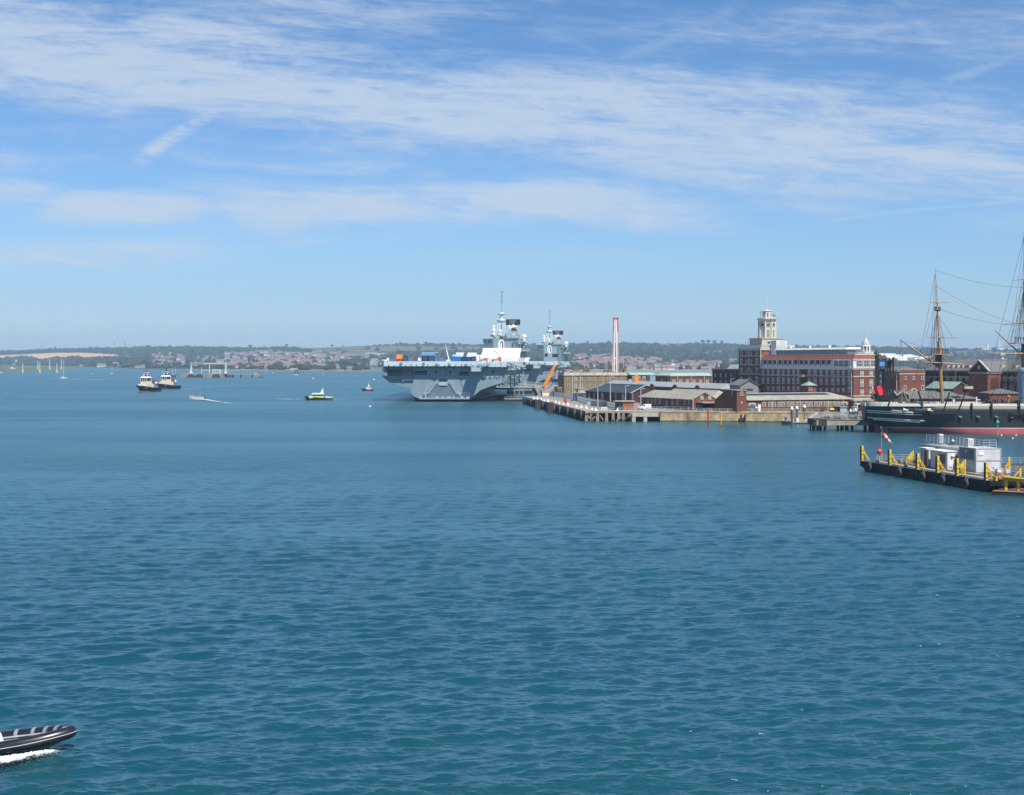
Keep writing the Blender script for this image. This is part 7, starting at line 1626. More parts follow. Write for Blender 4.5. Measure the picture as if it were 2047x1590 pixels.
p = bpos(5.0, bg.y(1997, 5.0)); o = thing('globe_buoy', 'white round buoy on a short post at the right end of the barge', 'buoy', bpos(3.0, bg.y(1997, 3.0))); MB().ball((0, 0, 1.15), .36, 14).build('globe', WHITE, o); MB().tube((0, 0, 0), (0, 0, .85), .06, .06, 6).build('post', RAIL, o)
p = bpos(7.6, bg.y(1993, 7.6)-1.0); o = thing('storage_crate', 'orange plastic crate with a white lid corner before the double height container', 'crate', p, BR); MB().frus(-.5, .6, 0, .8, 0, .95, -.05, -.03).build('crate', M('crate_orange', (0.75, 0.30, 0.03), .5), o); MB().box(.1, .5, -.04, .5, .95, 1.02).build('lid', WHITE, o)
p = bpos(3.4, bg.y(1985, 3.4)); o = thing('sign_post', 'small white notice on a thin yellow post at the right end of the barge', 'sign', p); MB().bar((0, 0, 0), (0, 0, 1.9), .08).build('post', YEL, o); MB().box(-.18, .18, -.08, -.03, 1.2, 1.95).build('panel', WHITE, o); MB().box(-.09, .09, -.1, -.08, 1.4, 1.75).build('notice_mark', M('notice_brown'), o)
m = MB()
for k in range(22): y = rnd.uniform(bg.y(1790), bg.y(1740)); x = rnd.uniform(2.9, 8); m.bar((x, y, 0), (x+rnd.uniform(-.1, .4), y, rnd.uniform(.4, 1.4)), .08); m.box(x, x+rnd.uniform(.2, .8), y, y+.4, 0, rnd.uniform(.2, .8))
tag(m.build('deck_clutter', M('clutter_buff', (0.33, 0.28, 0.18), .9, .5, 2), None, bpos(0, 0), BR), 'heap of buff and grey deck gear between the red ball and the cabins', 'deck gear')
p = bpos(1.4, .4); o = thing('fairlead_roller', 'rusty brown roller drum at the near right end of the barge', 'roller', p, BR); MB().tube((-.2, -.4, .35), (2.0, .3, .45), .42, .42, 14).build('drum', M('rust_drum', (0.26, 0.12, 0.09), .8, .3, 2), o); MB().box(-.5, -.2, -.7, .3, 0, .7).box(2.0, 2.3, 0, .8, 0, .8).build('bracket', YEL, o)
# low dark pontoon and yellow linkspan frame at the right edge
Q = Vector((gx(1984, 209.5), 209.5, 0)); o = thing('pontoon', 'low dark brown pontoon running off the right edge beyond the barge', 'pontoon', Q, R(-32)); MB().box(0, 26, 0, 7, -.9, .45).build('float', M('tar_brown', (0.035, 0.025, 0.022), .8, .3, .6), o); MB().box(0, 26, .02, 6.98, .455, .55).build('deck', M('deck_rust', (0.16, 0.085, 0.065), .9, .3, .8), o); MB().box(0, 26, -.06, .25, .551, .62).build('kerb', M('kerb_buff', (0.42, 0.34, 0.25), .9), o)
p = at(2010, 977, 211); p.z = .55; o = thing('yellow_gantry', 'yellow steel trestle with a heavy top beam at the right edge of the frame', 'trestle', p)
Xg = lambda px: gx(px, 211)-p.x; Zg = lambda py: gz(py, 211)-p.z
MB().bar((Xg(2004), 0, Zg(955.5)), (Xg(2075), -1.5, Zg(962)), .9, .6).build('beam', M('yellow_olive', (0.42, 0.36, 0.04), .6, .2), o); MB().bar((Xg(2004), -.3, Zg(952.8)), (Xg(2075), -1.8, Zg(959)), 1.3, .08).build('beam_flange', YEL, o)
for px in (2010, 2032.5, 2060): MB().bar((Xg(px), -.2-(px-2010)*.02, 0), (Xg(px), -.2-(px-2010)*.02, Zg(958)), .38, .38).build('leg', YEL, o)
MB().bar((Xg(2024), 0, Zg(965)), (Xg(2032), 0, Zg(977)), .16).bar((Xg(2047), 0, Zg(964)), (Xg(2038), 0, Zg(974)), .14).build('brace', M('rust_drum'), o)
for px, pt, pb, lean, lab in ((2017, 914, 939, -.6, 'yellow leaning post behind the white globe buoy'), (2039, 936, 953, -.9, 'short yellow leaning post on the trestle at the right edge')):
    Y = 216 if px < 2030 else 212; p = at(px, pb, Y); o = thing('leaning_post', lab, 'post', p); h = gz(pt, Y)-p.z; MB().bar((0, 0, 0), (0, 0, h), .3).build('post', YEL, o); MB().bar((lean, 0, 0), (0, 0, h*.75), .18).build('brace', YEL, o)
m = MB(); P0 = at(1987, 945, 222); rails(m, [Vector((0, 0, 0)), at(2075, 948, 222)-P0], 1.15, .9, .05, 4)
tag(m.build('guard_railing', RAIL, None, P0), 'nearer grey guard railing behind the yellow trestle', 'railing')
m = MB(); rails(m, [at(1987, 929, 236)-P0, at(2075, 928, 236)-P0], 1.1, 1.4, .05, 3)
tag(m.build('guard_railing', RAIL, None, P0), 'farther grey guard railing right of the barge containers', 'railing')
p = at(2018, 943, 222); o = thing('vent_cowl', 'pale grey rounded vent box among the railings at right edge', 'vent', at(2016, 936, 228)); MB().box(-.35, .35, 0, .5, -.8, .3).tube((0, 0, .3), (0, .5, .3), .35, .35, 14).build('cowl', RIB_, o)
structure(MB().box(bg.o.x+5, bg.o.x+40, 222, 262, -.9, BDZ-.9).build('platform', M('tar_brown')))
# green beacon and little white buoys
o = pile(1994, 845, 884, .14, 'slim green beacon pile with a green cone top in front of the black ship', M_band('beacon_green', [(2.2, (0.04, 0.035, 0.03)), (5.0, (0.25, 0.42, 0.35)), (99, (0.02, 0.36, 0.22))], .6), None, 'beacon')
h = gz(845, 56000/162)+.9; MB().lathe([(.42, h-.1), (.40, h+.1), (.12, h+.6), (.04, h+.75)], n=12).build('beacon_top', M('beacon_cone', (0.02, 0.38, 0.22), .5), o)
for px, py, lab in ((2002, 871.5, 'small white mooring buoy just right of the green beacon'), (2031, 871.5, 'small white mooring buoy near the ship hull at far right'), (2024.5, 877.5, 'small white mooring buoy nearest the camera right of the beacon')):
    Y = 56000/(py-HY); o = thing('mooring_buoy', lab, 'buoy', (gx(px, Y), Y, 0), 0, 'small white mooring buoys by the black ship'); MB().ball((0, 0, .12), .26, 10, 0, .8).build('float', WHITE, o); MB().tube((0, 0, .3), (0, 0, .48), .05, .05, 6).build('ring', RAIL, o)
# ------------------------------------------------------------------ boats on the water
NAVY = M('navy_hull', (0.018, 0.026, 0.065), .4); HIVIS = M('hivis_yellow', (0.50, 0.72, 0.10), .5); REDB = M('boot_red', (0.22, 0.035, 0.035), .6)
def hull_loft(L, B, zs, zm, zb, mat, name, parent, bow=.32, flare=.75):
    """hull along +x (stern 0, bow L), half beam B; zs/zm/zb sheer at stern, middle, bow"""
    secs = []
    for t in (0, .08, .3, .55, .72, .85, .94, 1.0):
        w = B*(1-max(0, (t-(1-bow-.2))/(bow+.2))**2.2)*(0.88 if t == 0 else 1); w = max(w, .06)
        z = np.interp(t, [0, .45, 1], [zs, zm, zb]); x = L*t; r = L*.09*max(0, (t-.7)/.3)
        secs.append([(x, w, z), (x-r*.5, w*(flare+.1), z*.45), (x-r, w*flare*max(.15, 1-max(0, t-.6)*1.6), -.5), (x-r, -w*flare*max(.15, 1-max(0, t-.6)*1.6), -.5), (x-r*.5, -w*(flare+.1), z*.45), (x, -w, z)])
    return MB().loft(secs, smooth=False).build(name, mat, parent)
def tug(px, wl, label, rz, mastmat, boot):
    Y = 56000/(wl-HY); L, B = 20.0, 4.3; o = thing('tugboat', label, 'tugboat', (gx(px, Y)-math.cos(rz)*L*.5, Y+2-math.sin(rz)*L*.5, 0), rz, 'tugboats')
    hull_loft(L, B, 1.9, 2.2, 3.7, M_band('tug_hull_%s' % boot.name, [(1.0, tuple(boot['c'])), (99, (0.012, 0.011, 0.02))], .7), 'hull', o, .4, .85)
    MB().path([(0, -B*.9, 1.9), (L*.45, -B-.1, 2.2), (L*.75, -B*.85, 2.9), (L*.93, -B*.45, 3.5), (L+.1, 0, 3.7), (L*.93, B*.45, 3.5), (L*.75, B*.85, 2.9), (L*.45, B+.1, 2.2), (0, B*.9, 1.9)], .5, 8).build('fender', BLACK, o)
    MB().frus(L*.36, L*.80, -3.6, 3.6, 2.1, 5.0, .3, .2, jx=1.2).frus(L*.44, L*.70, -2.6, 2.6, 5.0, 6.9, .2, .1).build('deckhouse', M('tug_cream', (0.64, 0.59, 0.46), .6, .15), o)
    MB().frus(L*.47, L*.69, -2.3, 2.3, 6.9, 8.9, -.2, -.2).build('wheelhouse_glass', PANE, o)
    m = MB()
    for x in (L*.47, L*.69):
        for y in (-2.4, -.8, .8, 2.4): m.bar((x, y*.96, 6.9), (x+(.2 if x > 12 else -.2), y*1.06, 8.9), .3)
    m.build('wheelhouse_pillar', WHITE, o); MB().frus(L*.45, L*.71, -2.9, 2.9, 8.9, 9.8, .9, .9).build('wheelhouse_roof', WHITE, o)
    for y in (-2.6, 2.6): MB().frus(L*.30, L*.37, y-.6, y+.6, 2, 8.2, .1, .1).build('funnel', M('tug_funnel', (0.24, 0.09, 0.06)), o); MB().ball((L*.27, y*1.35, 5.4), .8, 10).build('life_raft', WHITE, o)
    m = MB(); m.tube((L*.56, 0, 9.8), (L*.55, 0, 15.2), .62, .34, 8); m.bar((L*.56, -1.6, 11.8), (L*.56, 1.6, 11.8), .2); m.bar((L*.56, -1.2, 10.6), (L*.5, 1.2, 10.6), .5); m.build('mast', mastmat, o)
    MB().box(L*.5, L*.6, -1.4, 1.4, 12.0, 12.4).ball((L*.60, -1.3, 10.8), .45, 8).ball((L*.6, 1.5, 10.9), .5, 8).build('radar', WHITE, o)
    m = MB(); rails(m, [(1, -4, 2), (L*.34, -4.4, 2.1)], 1.0, 2, .08, 2); m.tube((L*.2, 0, 2), (L*.2, 0, 3.4), .7, .7, 10); m.bar((L*.62, -2.5, 9.6), (L*.62, -2.5, 13.5), .08); m.build('towing_gear', STEELG, o)
REDB['c'] = (0.16, 0.028, 0.03); NAVY['c'] = (0.02, 0.026, 0.05)
tug(293, 783, 'leading tugboat with a dark red mast and red boot top coming toward the camera', R(-112), M('mast_dark_red', (0.22, 0.06, 0.06), .6), REDB)
tug(333, 778, 'second tugboat with a black mast just right of the red masted one', R(-118), BLACK, NAVY)
def police_boat():
    Y = 56000/(800-HY); sc = F/Y; o = thing('patrol_launch', 'dark blue police style launch with yellow green chequered sides and white cabin roof', 'launch', (gx(665, Y), Y, 0), math.pi); L = (665-608)/sc; B = 2.0
    hull_loft(L, B, 1.05, 1.2, 1.9, NAVY, 'hull', o, .4, .8)
    X = lambda px: (665-px)/sc
    Z = lambda py: gz(py, Y)
    MB().frus(X(648), X(618), -1.55, 1.55, 1.0, Z(792), .0, .1, jx=1.0).build('cabin_side', HIVIS, o)
    c = MB()
    for i in range(8):
        for j in range(2):
            if (i+j) % 2: x = X(647)+(X(624)-X(647))*i/8; w = (X(624)-X(647))/8; c.box(x, x+w, 1.53, 1.6, 1.2+j*.42, 1.2+(j+1)*.42); c.box(x, x+w, -1.6, -1.53, 1.2+j*.42, 1.2+(j+1)*.42)
    c.build('chequer', M('chequer_pale', (0.58, 0.80, 0.32), .5), o)
    MB().box(X(625), X(618.5), -1.5, 1.5, 1.3, Z(791.9)).build('foredeck_trunk', WHITE, o)
    MB().frus(X(647), X(624.5), -1.35, 1.35, Z(792)+.01, Z(788.6), .1, .05, jx=.5).build('cabin_window', M_glass('launch_glass', (0.05, 0.025, 0.035)), o)
    MB().frus(X(647.5), X(623), -1.5, 1.5, Z(788.6), Z(786), .1, .1, jx=.7).build('cabin_roof', WHITE, o)
    m = MB(); m.add([(X(646.5), -.25, Z(786)), (X(640.5), -.25, Z(786)), (X(644), -.2, Z(778)), (X(646.3), -.2, Z(778)), (X(646.5), .25, Z(786)), (X(640.5), .25, Z(786)), (X(644), .2, Z(778)), (X(646.3), .2, Z(778))], [(0, 1, 2, 3), (7, 6, 5, 4), (0, 4, 5, 1), (1, 5, 6, 2), (2, 6, 7, 3), (3, 7, 4, 0)]); m.bar((X(645.5), 0, Z(778)), (X(646), 0, Z(775)), .1); m.box(X(645), X(643), -.5, .5, Z(779), Z(778)); m.build('radar_mast', WHITE, o)
    MB().box(X(660), X(651), -1.3, 1.3, .95, Z(793)).build('stern_locker', WHITE, o); MB().box(X(665.3), X(659.5), -1.5, 1.5, 1.0, Z(793.2)).build('stern_quarter', HIVIS, o)
    m = MB(); m.bar((X(662), 0, 1.8), (X(658), 0, Z(790)), .16); rails(m, [(X(620), -1.3, 1.5), (X(610), -.5, 1.8)], .7, 1, .05, 2); m.build('boat_railing', BLACK, o)
police_boat()
def patrol_boat():
    Y = 56000/(781.5-HY); sc = F/Y; o = thing('patrol_boat', 'small white cabined boat with dark red hull near the carrier stern', 'boat', (gx(746.5, Y), Y, 0), math.pi-R(8)); L = 24/sc
    hull_loft(L, 1.5, .85, .9, 1.7, M_band('patrol_hull', [(.35, (0.20, 0.03, 0.03)), (99, (0.04, 0.022, 0.03))], .5), 'hull', o, .4, .8)
    MB().frus(L*.22, L*.62, -1.1, 1.1, .9, 2.3, .1, .1, jx=.4).frus(L*.30, L*.55, -.95, .95, 2.75, 3.0, .1, .1).build('cabin', M('boat_white', (0.7, 0.7, 0.67), .5), o); MB().frus(L*.31, L*.54, -.85, .85, 2.3, 2.75, .05, .05).build('cabin_window', PANE, o)
    m = MB(); m.frus(L*.34, L*.46, -.25, .25, 3.0, 4.3, .2, .05); m.tube((L*.4, 0, 4.3), (L*.4, 0, 5.8), .09, .05, 6); m.build('mast', WHITE, o); m = MB(); rails(m, [(L*.62, -1.2, 1.2), (L*.93, -.4, 1.6)], .9, 1, .06, 2); rails(m, [(.1, -1.2, .85), (L*.25, -1.3, .9)], .9, .7, .06, 2); m.build('railing', STEELG, o)
patrol_boat()
def motor_boat():
    Y = 56000/(798-HY); sc = F/Y; o = thing('motorboat', 'small white speedboat with a grey and red console heading left with a wake', 'motorboat', (gx(408, Y), Y, 0), math.pi+R(14)); L = 30/sc
    hull_loft(L, 1.6, 1.1, 1.15, 1.9, M('boat_white'), 'hull', o, .5, .8); MB().frus(L*.36, L*.52, -.6, .6, .75, 3.1, .1, .1).build('console', M('console_grey', (0.13, 0.13, 0.14)), o); MB().box(L*.47, L*.535, -.5, .5, 1.4, 2.2).build('console_panel', M('red_paint'), o)
    m = MB(); m.path([(L*.34, -.6, .8), (L*.36, -.6, 2.8), (L*.36, .6, 2.8), (L*.34, .6, .8)], .06, 6); m.build('radar_arch', STEELG, o); MB().box(-.5, .2, -.4, .4, 0, 1.7).build('outboard_motor', BLACK, o)
motor_boat()
def yacht(px, wl, pyt, label, L, sail=None, rz=0.0, name='yacht', lean=0):
    Y = 56000/(wl-HY); o = thing(name, label, 'sailing boat', (gx(px, Y)-L*.45*math.cos(rz), Y-L*.45*math.sin(rz), 0), rz); ht = gz(pyt, Y)
    hull_loft(L, L*.15, L*.11, L*.11, L*.15, M('boat_white'), 'hull', o, .5, .7); MB().frus(L*.3, L*.62, -L*.09, L*.09, L*.11, L*.17, .2, .1).build('coachroof', WHITE, o)
    MB().tube((L*.5, 0, L*.1), (L*.5+lean, 0, ht), L*.022, L*.014, 6).bar((L*.5, 0, L*.22), (L*.12, 0, L*.24), L*.03).build('mast', WHITE, o)
    if sail:
        MB().add([(L*.48, -.04, L*.24), (L*.10, -.04, L*.24), (L*.48+lean*.9, -.04, ht*.97), (L*.48, .04, L*.24), (L*.10, .04, L*.24), (L*.48+lean*.9, .04, ht*.97)], [(0, 1, 2), (5, 4, 3), (0, 3, 4, 1), (1, 4, 5, 2), (2, 5, 3, 0)]).build('mainsail', sail, o)
        MB().add([(L*.54, -.04, L*.3), (L*.98, -.04, L*.16), (L*.52+lean*.8, -.04, ht*.9), (L*.54, .04, L*.3), (L*.98, .04, L*.16), (L*.52+lean*.8, .04, ht*.9)], [(0, 1, 2), (5, 4, 3), (0, 3, 4, 1), (1, 4, 5, 2), (2, 5, 3, 0)]).build('jib', sail, o)
    else: MB().path([(L*.02, 0, L*.13), (L*.5+lean, 0, ht), (L*.98, 0, L*.16)], L*.006, 4).build('stay', RAIL, o)
yacht(126.5, 757, 718.5, 'white yacht with tall bare mast in front of the channel piles', 8.5, None, R(20)); yacht(592, 750.5, 734, 'small white sailing boat under dark sails left of the carrier', 7.5, M('dark_sail', (0.03, 0.045, 0.09), .8), R(5))
yacht(223.5, 748, 728.5, 'distant small white yacht left of the tugboats', 5.5, None, R(60))
for px, wl, L, lab in ((25, 738, 18, 'distant white boat lying on the marsh edge at far left'), (2.5, 745.5, 6, 'small distant white boat at the left edge of the frame'), (185, 748, 3, 'tiny white dinghy left of the small distant yacht')):
    Y = 56000/(wl-HY); o = thing('moored_boat', lab, 'boat', (gx(px, Y)-L/2, Y, 0), R(8)); hull_loft(L, L*.16, L*.1, L*.1, L*.14, M('boat_white'), 'hull', o, .5, .8); MB().frus(L*.25, L*.6, -L*.1, L*.1, L*.1, L*.22, .2, .1).build('cabin', WHITE, o)
BUOYY = M('buoy_yellow', (0.72, 0.52, 0.16), .5)
for px, wl, r, lab, m_ in ((626, 758.5, 1.15, 'yellow mooring buoy left of the carrier bow wave', BUOYY), (747.5, 761, 1.15, 'yellow mooring buoy beside the carrier port quarter', BUOYY), (739.5, 814.5, .5, 'small white buoy floating below the little patrol boat', WHITE), (545, 746, .9, 'small pale buoy right of the steel frame platform', WHITE)):
    Y = 56000/(wl-HY); o = thing('buoy', lab, 'buoy', (gx(px, Y), Y, 0)); MB().ball((0, 0, r*.55), r, 12, 0, .85).build('float', m_, o); MB().tube((0, 0, r*1.2), (0, 0, r*1.9), r*.14, r*.1, 6).build('post', m_, o)
# channel piles: white post on a fat yellow base
YB = M('dolphin_yellow', (0.66, 0.48, 0.17), .7, .1, .5); first = None
for px, pt, wl, top, lab in ((45.5, 725, 745.5, 1, 'channel pile with flat dark top, leftmost in the row of three nearer piles'), (79.5, 725, 745.8, 1, 'channel pile with dark flat top, middle of the three nearer piles'), (113.5, 727, 746, 1, 'channel pile with dark flat top, right one of the three nearer piles'), (75.7, 721, 738.8, 0, 'farther white channel pile with no top, leftmost of the farther three'), (99.3, 718, 738.5, 0, 'farther white channel pile with no top, middle of the farther three'), (122.5, 718, 739, 0, 'farther white channel pile with no top, just behind the yacht mast')):
    Y = 56000/(wl-HY); h = gz(pt, Y); k = 2400/Y if 2400/Y < 1.2 else 1.2; k = 1/k; o = thing('channel_pile', lab, 'channel pile', (gx(px, Y), Y, 0), 0, 'yellow based channel piles')
    s = Y/2380.0; MB().lathe([(1.5*s, -.9), (1.45*s, 1.5), (1.2*s, 4.5*min(s, 1.2)), (.75*s, 5.2*min(s, 1.2))], n=12).build('pile_base', YB, o); MB().tube((0, 0, 3), (0, 0, h), .62*s, .56*s, 10).build('pile_post', M('post_white', (0.66, 0.70, 0.70), .6), o)
    if top: MB().box(-1.7*s, 1.7*s, -.8*s, .8*s, h-.2, h+.9*s).build('top_mark', M('top_mark_grey', (0.22, 0.27, 0.30)), o)
for px, pt, wl, lab in ((137, 735, 747, 'thin red channel stake right of the yellow channel piles'), (247.5, 741, 747, 'thin red channel stake left of the tugboats'), (645.5, 744, 750.5, 'thin grey stake right of the dark sailed boat')):
    Y = 56000/(wl-HY); o = thing('channel_stake', lab, 'stake', (gx(px, Y), Y, -.9)); MB().tube((0, 0, 0), (0, 0, gz(pt, Y)+.9), .42, .35, 6).build('stake', M('stake_red', (0.30, 0.14, 0.12), .8) if px < 600 else STEELG, o); MB().box(-.7, .7, -.3, .3, gz(pt, Y)+.2, gz(pt, Y)+1.2).build('top_mark', M('stake_red', (0.3, .14, .12)) if px < 600 else STEELG, o)
# offshore concrete platform with steel frame
def platform():
    Y = 1697.0; p = Vector((gx(360, Y), Y, 0)); o = thing('measuring_platform', 'concrete harbour platform carrying a pale steel portal frame and a small building', 'platform', p)
    X = lambda px: gx(px, Y)-p.x; Z = lambda py: gz(py, Y)
    MB().box(0, X(446), 0, 30, -.9, Z(747)).build('concrete_deck', M('platform_concrete', (0.27, 0.26, 0.23), .9, .2, .1, stain=.5, streak=True), o)
    for px in (382, 398, 432): m = MB(); m.prism([(X(px)+5.2*math.cos(a), max(-.8, 0+4.2*math.sin(a))) for a in [math.pi*k/8 for k in range(9)]], -.35, .1, 'y'); m.build('arch_fender', TIMBER, o)
    FR = M('frame_pale_blue', (0.44, 0.53, 0.56), .6, .1, .3); m = MB()
    m.frus(X(375.5), X(381), 8, 14, Z(747), Z(740), 1.0, 1); m.frus(X(376.5), X(380), 9, 13, Z(740), Z(727.5), .6, .5); m.frus(X(445.2), X(450.5), 8, 14, Z(747.5), Z(741), .8, 1); m.frus(X(446), X(449.8), 9, 13, Z(741), Z(723.5), .5, .5)
    m.bar((X(375), 11, Z(727)), (X(448), 11, Z(727.2)), 2.0, 1.7); m.bar((X(375), 10, Z(725.6)), (X(402), 10, Z(726)), 1.0, .8)
    for k in range(9): m.bar((X(382+k*7), 11, Z(728)), (X(386+k*7), 11, Z(726)), .4)
    m.bar((X(415), 11, Z(747)), (X(415), 11, Z(727)), 1.1); m.bar((X(399), 11, Z(747)), (X(399), 11, Z(738)), .9); m.bar((X(399), 11, Z(741)), (X(415), 11, Z(741)), .8); m.bar((X(398.5), 11, Z(735)), (X(398.5), 11, Z(747)), .5); m.bar((X(387), 11, Z(727)), (X(387), 11, Z(721)), .4); m.bar((X(447.5), 11, Z(723)), (X(448.5), 11, Z(719)), .4)
    m.build('portal_frame', FR, o)
    MB().box(X(420), X(438), 12, 22, Z(747), Z(739)).build('building', M('platform_building', (0.48, 0.52, 0.50), .7), o); m = MB()
    for px in (422.5, 427, 431.5): m.box(X(px), X(px+2.4), 11.9, 12.1, Z(745.5), Z(741))
    m.build('building_opening', PANEB, o)
    m = MB(); m.box(X(446.3), X(506), 10, 13, Z(749.5), Z(748)); m.build('trestle_deck', CONCP, o)
    m = MB(); m.bar((X(446), 11, Z(742)), (X(506), 11, Z(738.5)), .3)
    for k in range(9): m.bar((X(448+k*7), 11, Z(748)), (X(448+k*7), 11, Z(742-k*.4)), .2)
    m.build('pipe_rail', FR, o)
    for px, w in ((449.5, 4), (455.5, 3), (461.5, 3.5), (478, 2), (501, 2), (505, 2)): MB().box(X(px)-w*.3, X(px)+w*.3, 9.5, 13.5, -.9, Z(749.2)).build('trestle_pile', TIMBER, o)
    MB().box(X(504), X(517), 6, 16, -.9, Z(750.5)).frus(X(506), X(516), 6, 14, Z(750.5), Z(748.3), .6).box(X(506.5), X(508.5), 9, 11, Z(748.3), Z(738)).frus(X(506), X(511), 8, 12, Z(748.3), Z(745), .8).build('end_block', M('platform_concrete'), o)
    MB().frus(X(517.2), X(527), 4, 14, -.9, Z(754), 0, 0, jx=1).build('end_stage', TIMBER, o)
platform()
Y = 1740.0; p = Vector((gx(347, Y), Y, 0)); o = thing('mooring_dolphin', 'concrete mooring dolphin with two thin posts left of the harbour platform', 'dolphin', p)
m = MB()
for dx in (-2.5, 0, 2.5): m.box(dx-.6, dx+.6, -.6, .6, -.9, 2.6)
m.build('dolphin_pile', TIMBER, o); MB().box(-3.8, 3.8, -3, 3, 2.6, 4.6).build('dolphin_cap', M('platform_concrete'), o); m = MB(); m.bar((-1.5, 0, 4.6), (-1.5, 0, 13), .3); m.bar((2.4, 0, 4.6), (2.4, 0, 13.5), .4); m.build('dolphin_post', M('frame_pale_blue'), o)
Y = 1720.0; p = Vector((gx(319, Y), Y, 0)); o = thing('harbour_barge', 'low dark harbour barge with a blue box aft behind the tugboats', 'barge', p); MB().frus(0, 13.5, 0, 6, -.7, 1.2, -.4, 0, jx=-.2, jy=0).build('hull', M('barge_black', (0.012, 0.013, 0.016), .55, .3, .5), o); MB().box(10, 13, 1, 5, 1.2, 4.6).build('deck_box', M('box_blue', (0.05, 0.14, 0.32), .5), o); MB().frus(.5, 4, 1, 5, 1.2, 2.0, .4).build('deck_cover', M('barge_black'), o)

# ------------------------------------------------------------------ foam and wakes
def foam_mat(name, scale, lo, hi, sx=1.0):
    m = bpy.data.materials.new(name); m.use_nodes = True; t = NT(m.node_tree); p = t.n['Principled BSDF']; p.inputs['Base Color'].default_value = (0.82, 0.88, 0.90, 1); p.inputs['Roughness'].default_value = .8
    tc = t.new('ShaderNodeTexCoord'); mp = t.new('ShaderNodeMapping'); t.l.new(tc.outputs['Object'], mp.inputs[0]); mp.inputs['Scale'].default_value = (sx, 1, 1)
    at_ = t.new('ShaderNodeAttribute', attribute_name='thick')
    nz = t.noise(mp.outputs[0], scale, 6, .7, .8); a = t.m('ADD', t.m('ADD', t.m('MULTIPLY', t.m('SUBTRACT', nz, .5), 1.5), .5), t.m('MULTIPLY', t.m('SUBTRACT', at_.outputs['Fac'], .5), 0.9))
    t.l.new(t.ss(a, lo, hi), p.inputs['Alpha']); return m
def foam_strip(name, pts, mat, label, zoff=.16, hump=0.0, seed=1, n=40, m=8):
    """foam drawn out over the water: pts = [(px, py, half width m, thickness 0..1)]"""
    rs = np.random.RandomState(seed); W = []
    for px, py, w, k in pts: Y = 56000/(py-HY); W.append((gx(px, Y), Y, w, k))
    vs = []; th = []; fs = []
    for i in range(n+1):
        s = i/n*(len(W)-1); a = min(int(s), len(W)-2); f = s-a; x, y, w, k = [W[a][q]*(1-f)+W[a+1][q]*f for q in range(4)]
        dx, dy = W[a+1][0]-W[a][0], W[a+1][1]-W[a][1]; L = math.hypot(dx, dy) or 1; nx, ny = -dy/L, dx/L
        for j in range(m+1):
            u = j/m*2-1; ww = w*(1+.25*rs.randn()*(abs(u) > .8)); e = (1-u*u); vs.append((x+nx*u*ww, y+ny*u*ww, zoff+hump*e*(k**.5)*(0.7+.5*rs.rand())+.03*rs.rand())); th.append(max(0, k*e**1.3*min(1, 6*i/n, 6*(n-i)/n+.35)))
    for i in range(n):
        for j in range(m): q = i*(m+1)+j; fs.append((q, q+m+1, q+m+2, q+1))
    me = bpy.data.meshes.new(name); me.from_pydata(vs, [], fs); me.materials.append(mat); a_ = me.attributes.new('thick', 'FLOAT', 'POINT'); a_.data.foreach_set('value', th); me.polygons.foreach_set('use_smooth', [True]*len(fs))
    o = bpy.data.objects.new(name, me); COL.objects.link(o); return tag(o, label, 'wake', kind='stuff')
FW = foam_mat('wake_foam', .12, .46, 1.15, .5); FB = foam_mat('bow_foam', 3.2, .36, .95)
foam_strip('wake', [(640, 801, 1.2, .8), (668, 800.5, 2.2, 1.0), (700, 800.3, 3.2, .6)], FW, 'white wash trailing behind the chequered launch', .2, 0, 3)
foam_strip('wake', [(612, 800, 1.2, .8), (580, 799.0, 3.5, .8), (535, 798.3, 5, .55)], FW, 'pale smooth wake left of the chequered launch', .2, 0, 4)
foam_strip('wake', [(374, 798.8, 1.0, 1.3), (390, 799.2, 1.6, 1.4), (410, 800.0, 2.4, 1.2), (430, 803, 3.4, .75), (470, 810, 5.5, .5), (540, 822, 9, .35)], FW, 'white wake curving away behind the small speedboat', .2, .1, 5)
foam_strip('wake', [(352, 780, 2.0, .6), (400, 776, 5, .75), (470, 773.5, 7, .6)], FW, 'pale wake streak right of the second tugboat', .2, 0, 6)
foam_strip('wake', [(276, 783.5, 1.2, .9), (300, 784.5, 1.6, .8)], FW, 'white bow wash under the leading tugboat', .25, .2, 8); foam_strip('wake', [(320, 778.6, 1.2, .9), (336, 779, 1.6, .8)], FW, 'white bow wash under the second tugboat', .25, .2, 9)
foam_strip('wake', [(70, 758.0, 8, .75), (200, 759.5, 9, .8), (290, 760, 8, .65)], FW, 'long pale ripple line beyond the yacht at left', .2, 0, 10)
foam_strip('wake', [(-40, 766, 6, .4), (60, 763, 8, .4), (110, 762, 5, .3)], FW, 'faint pale ripple line at the left edge', .2, 0, 11)

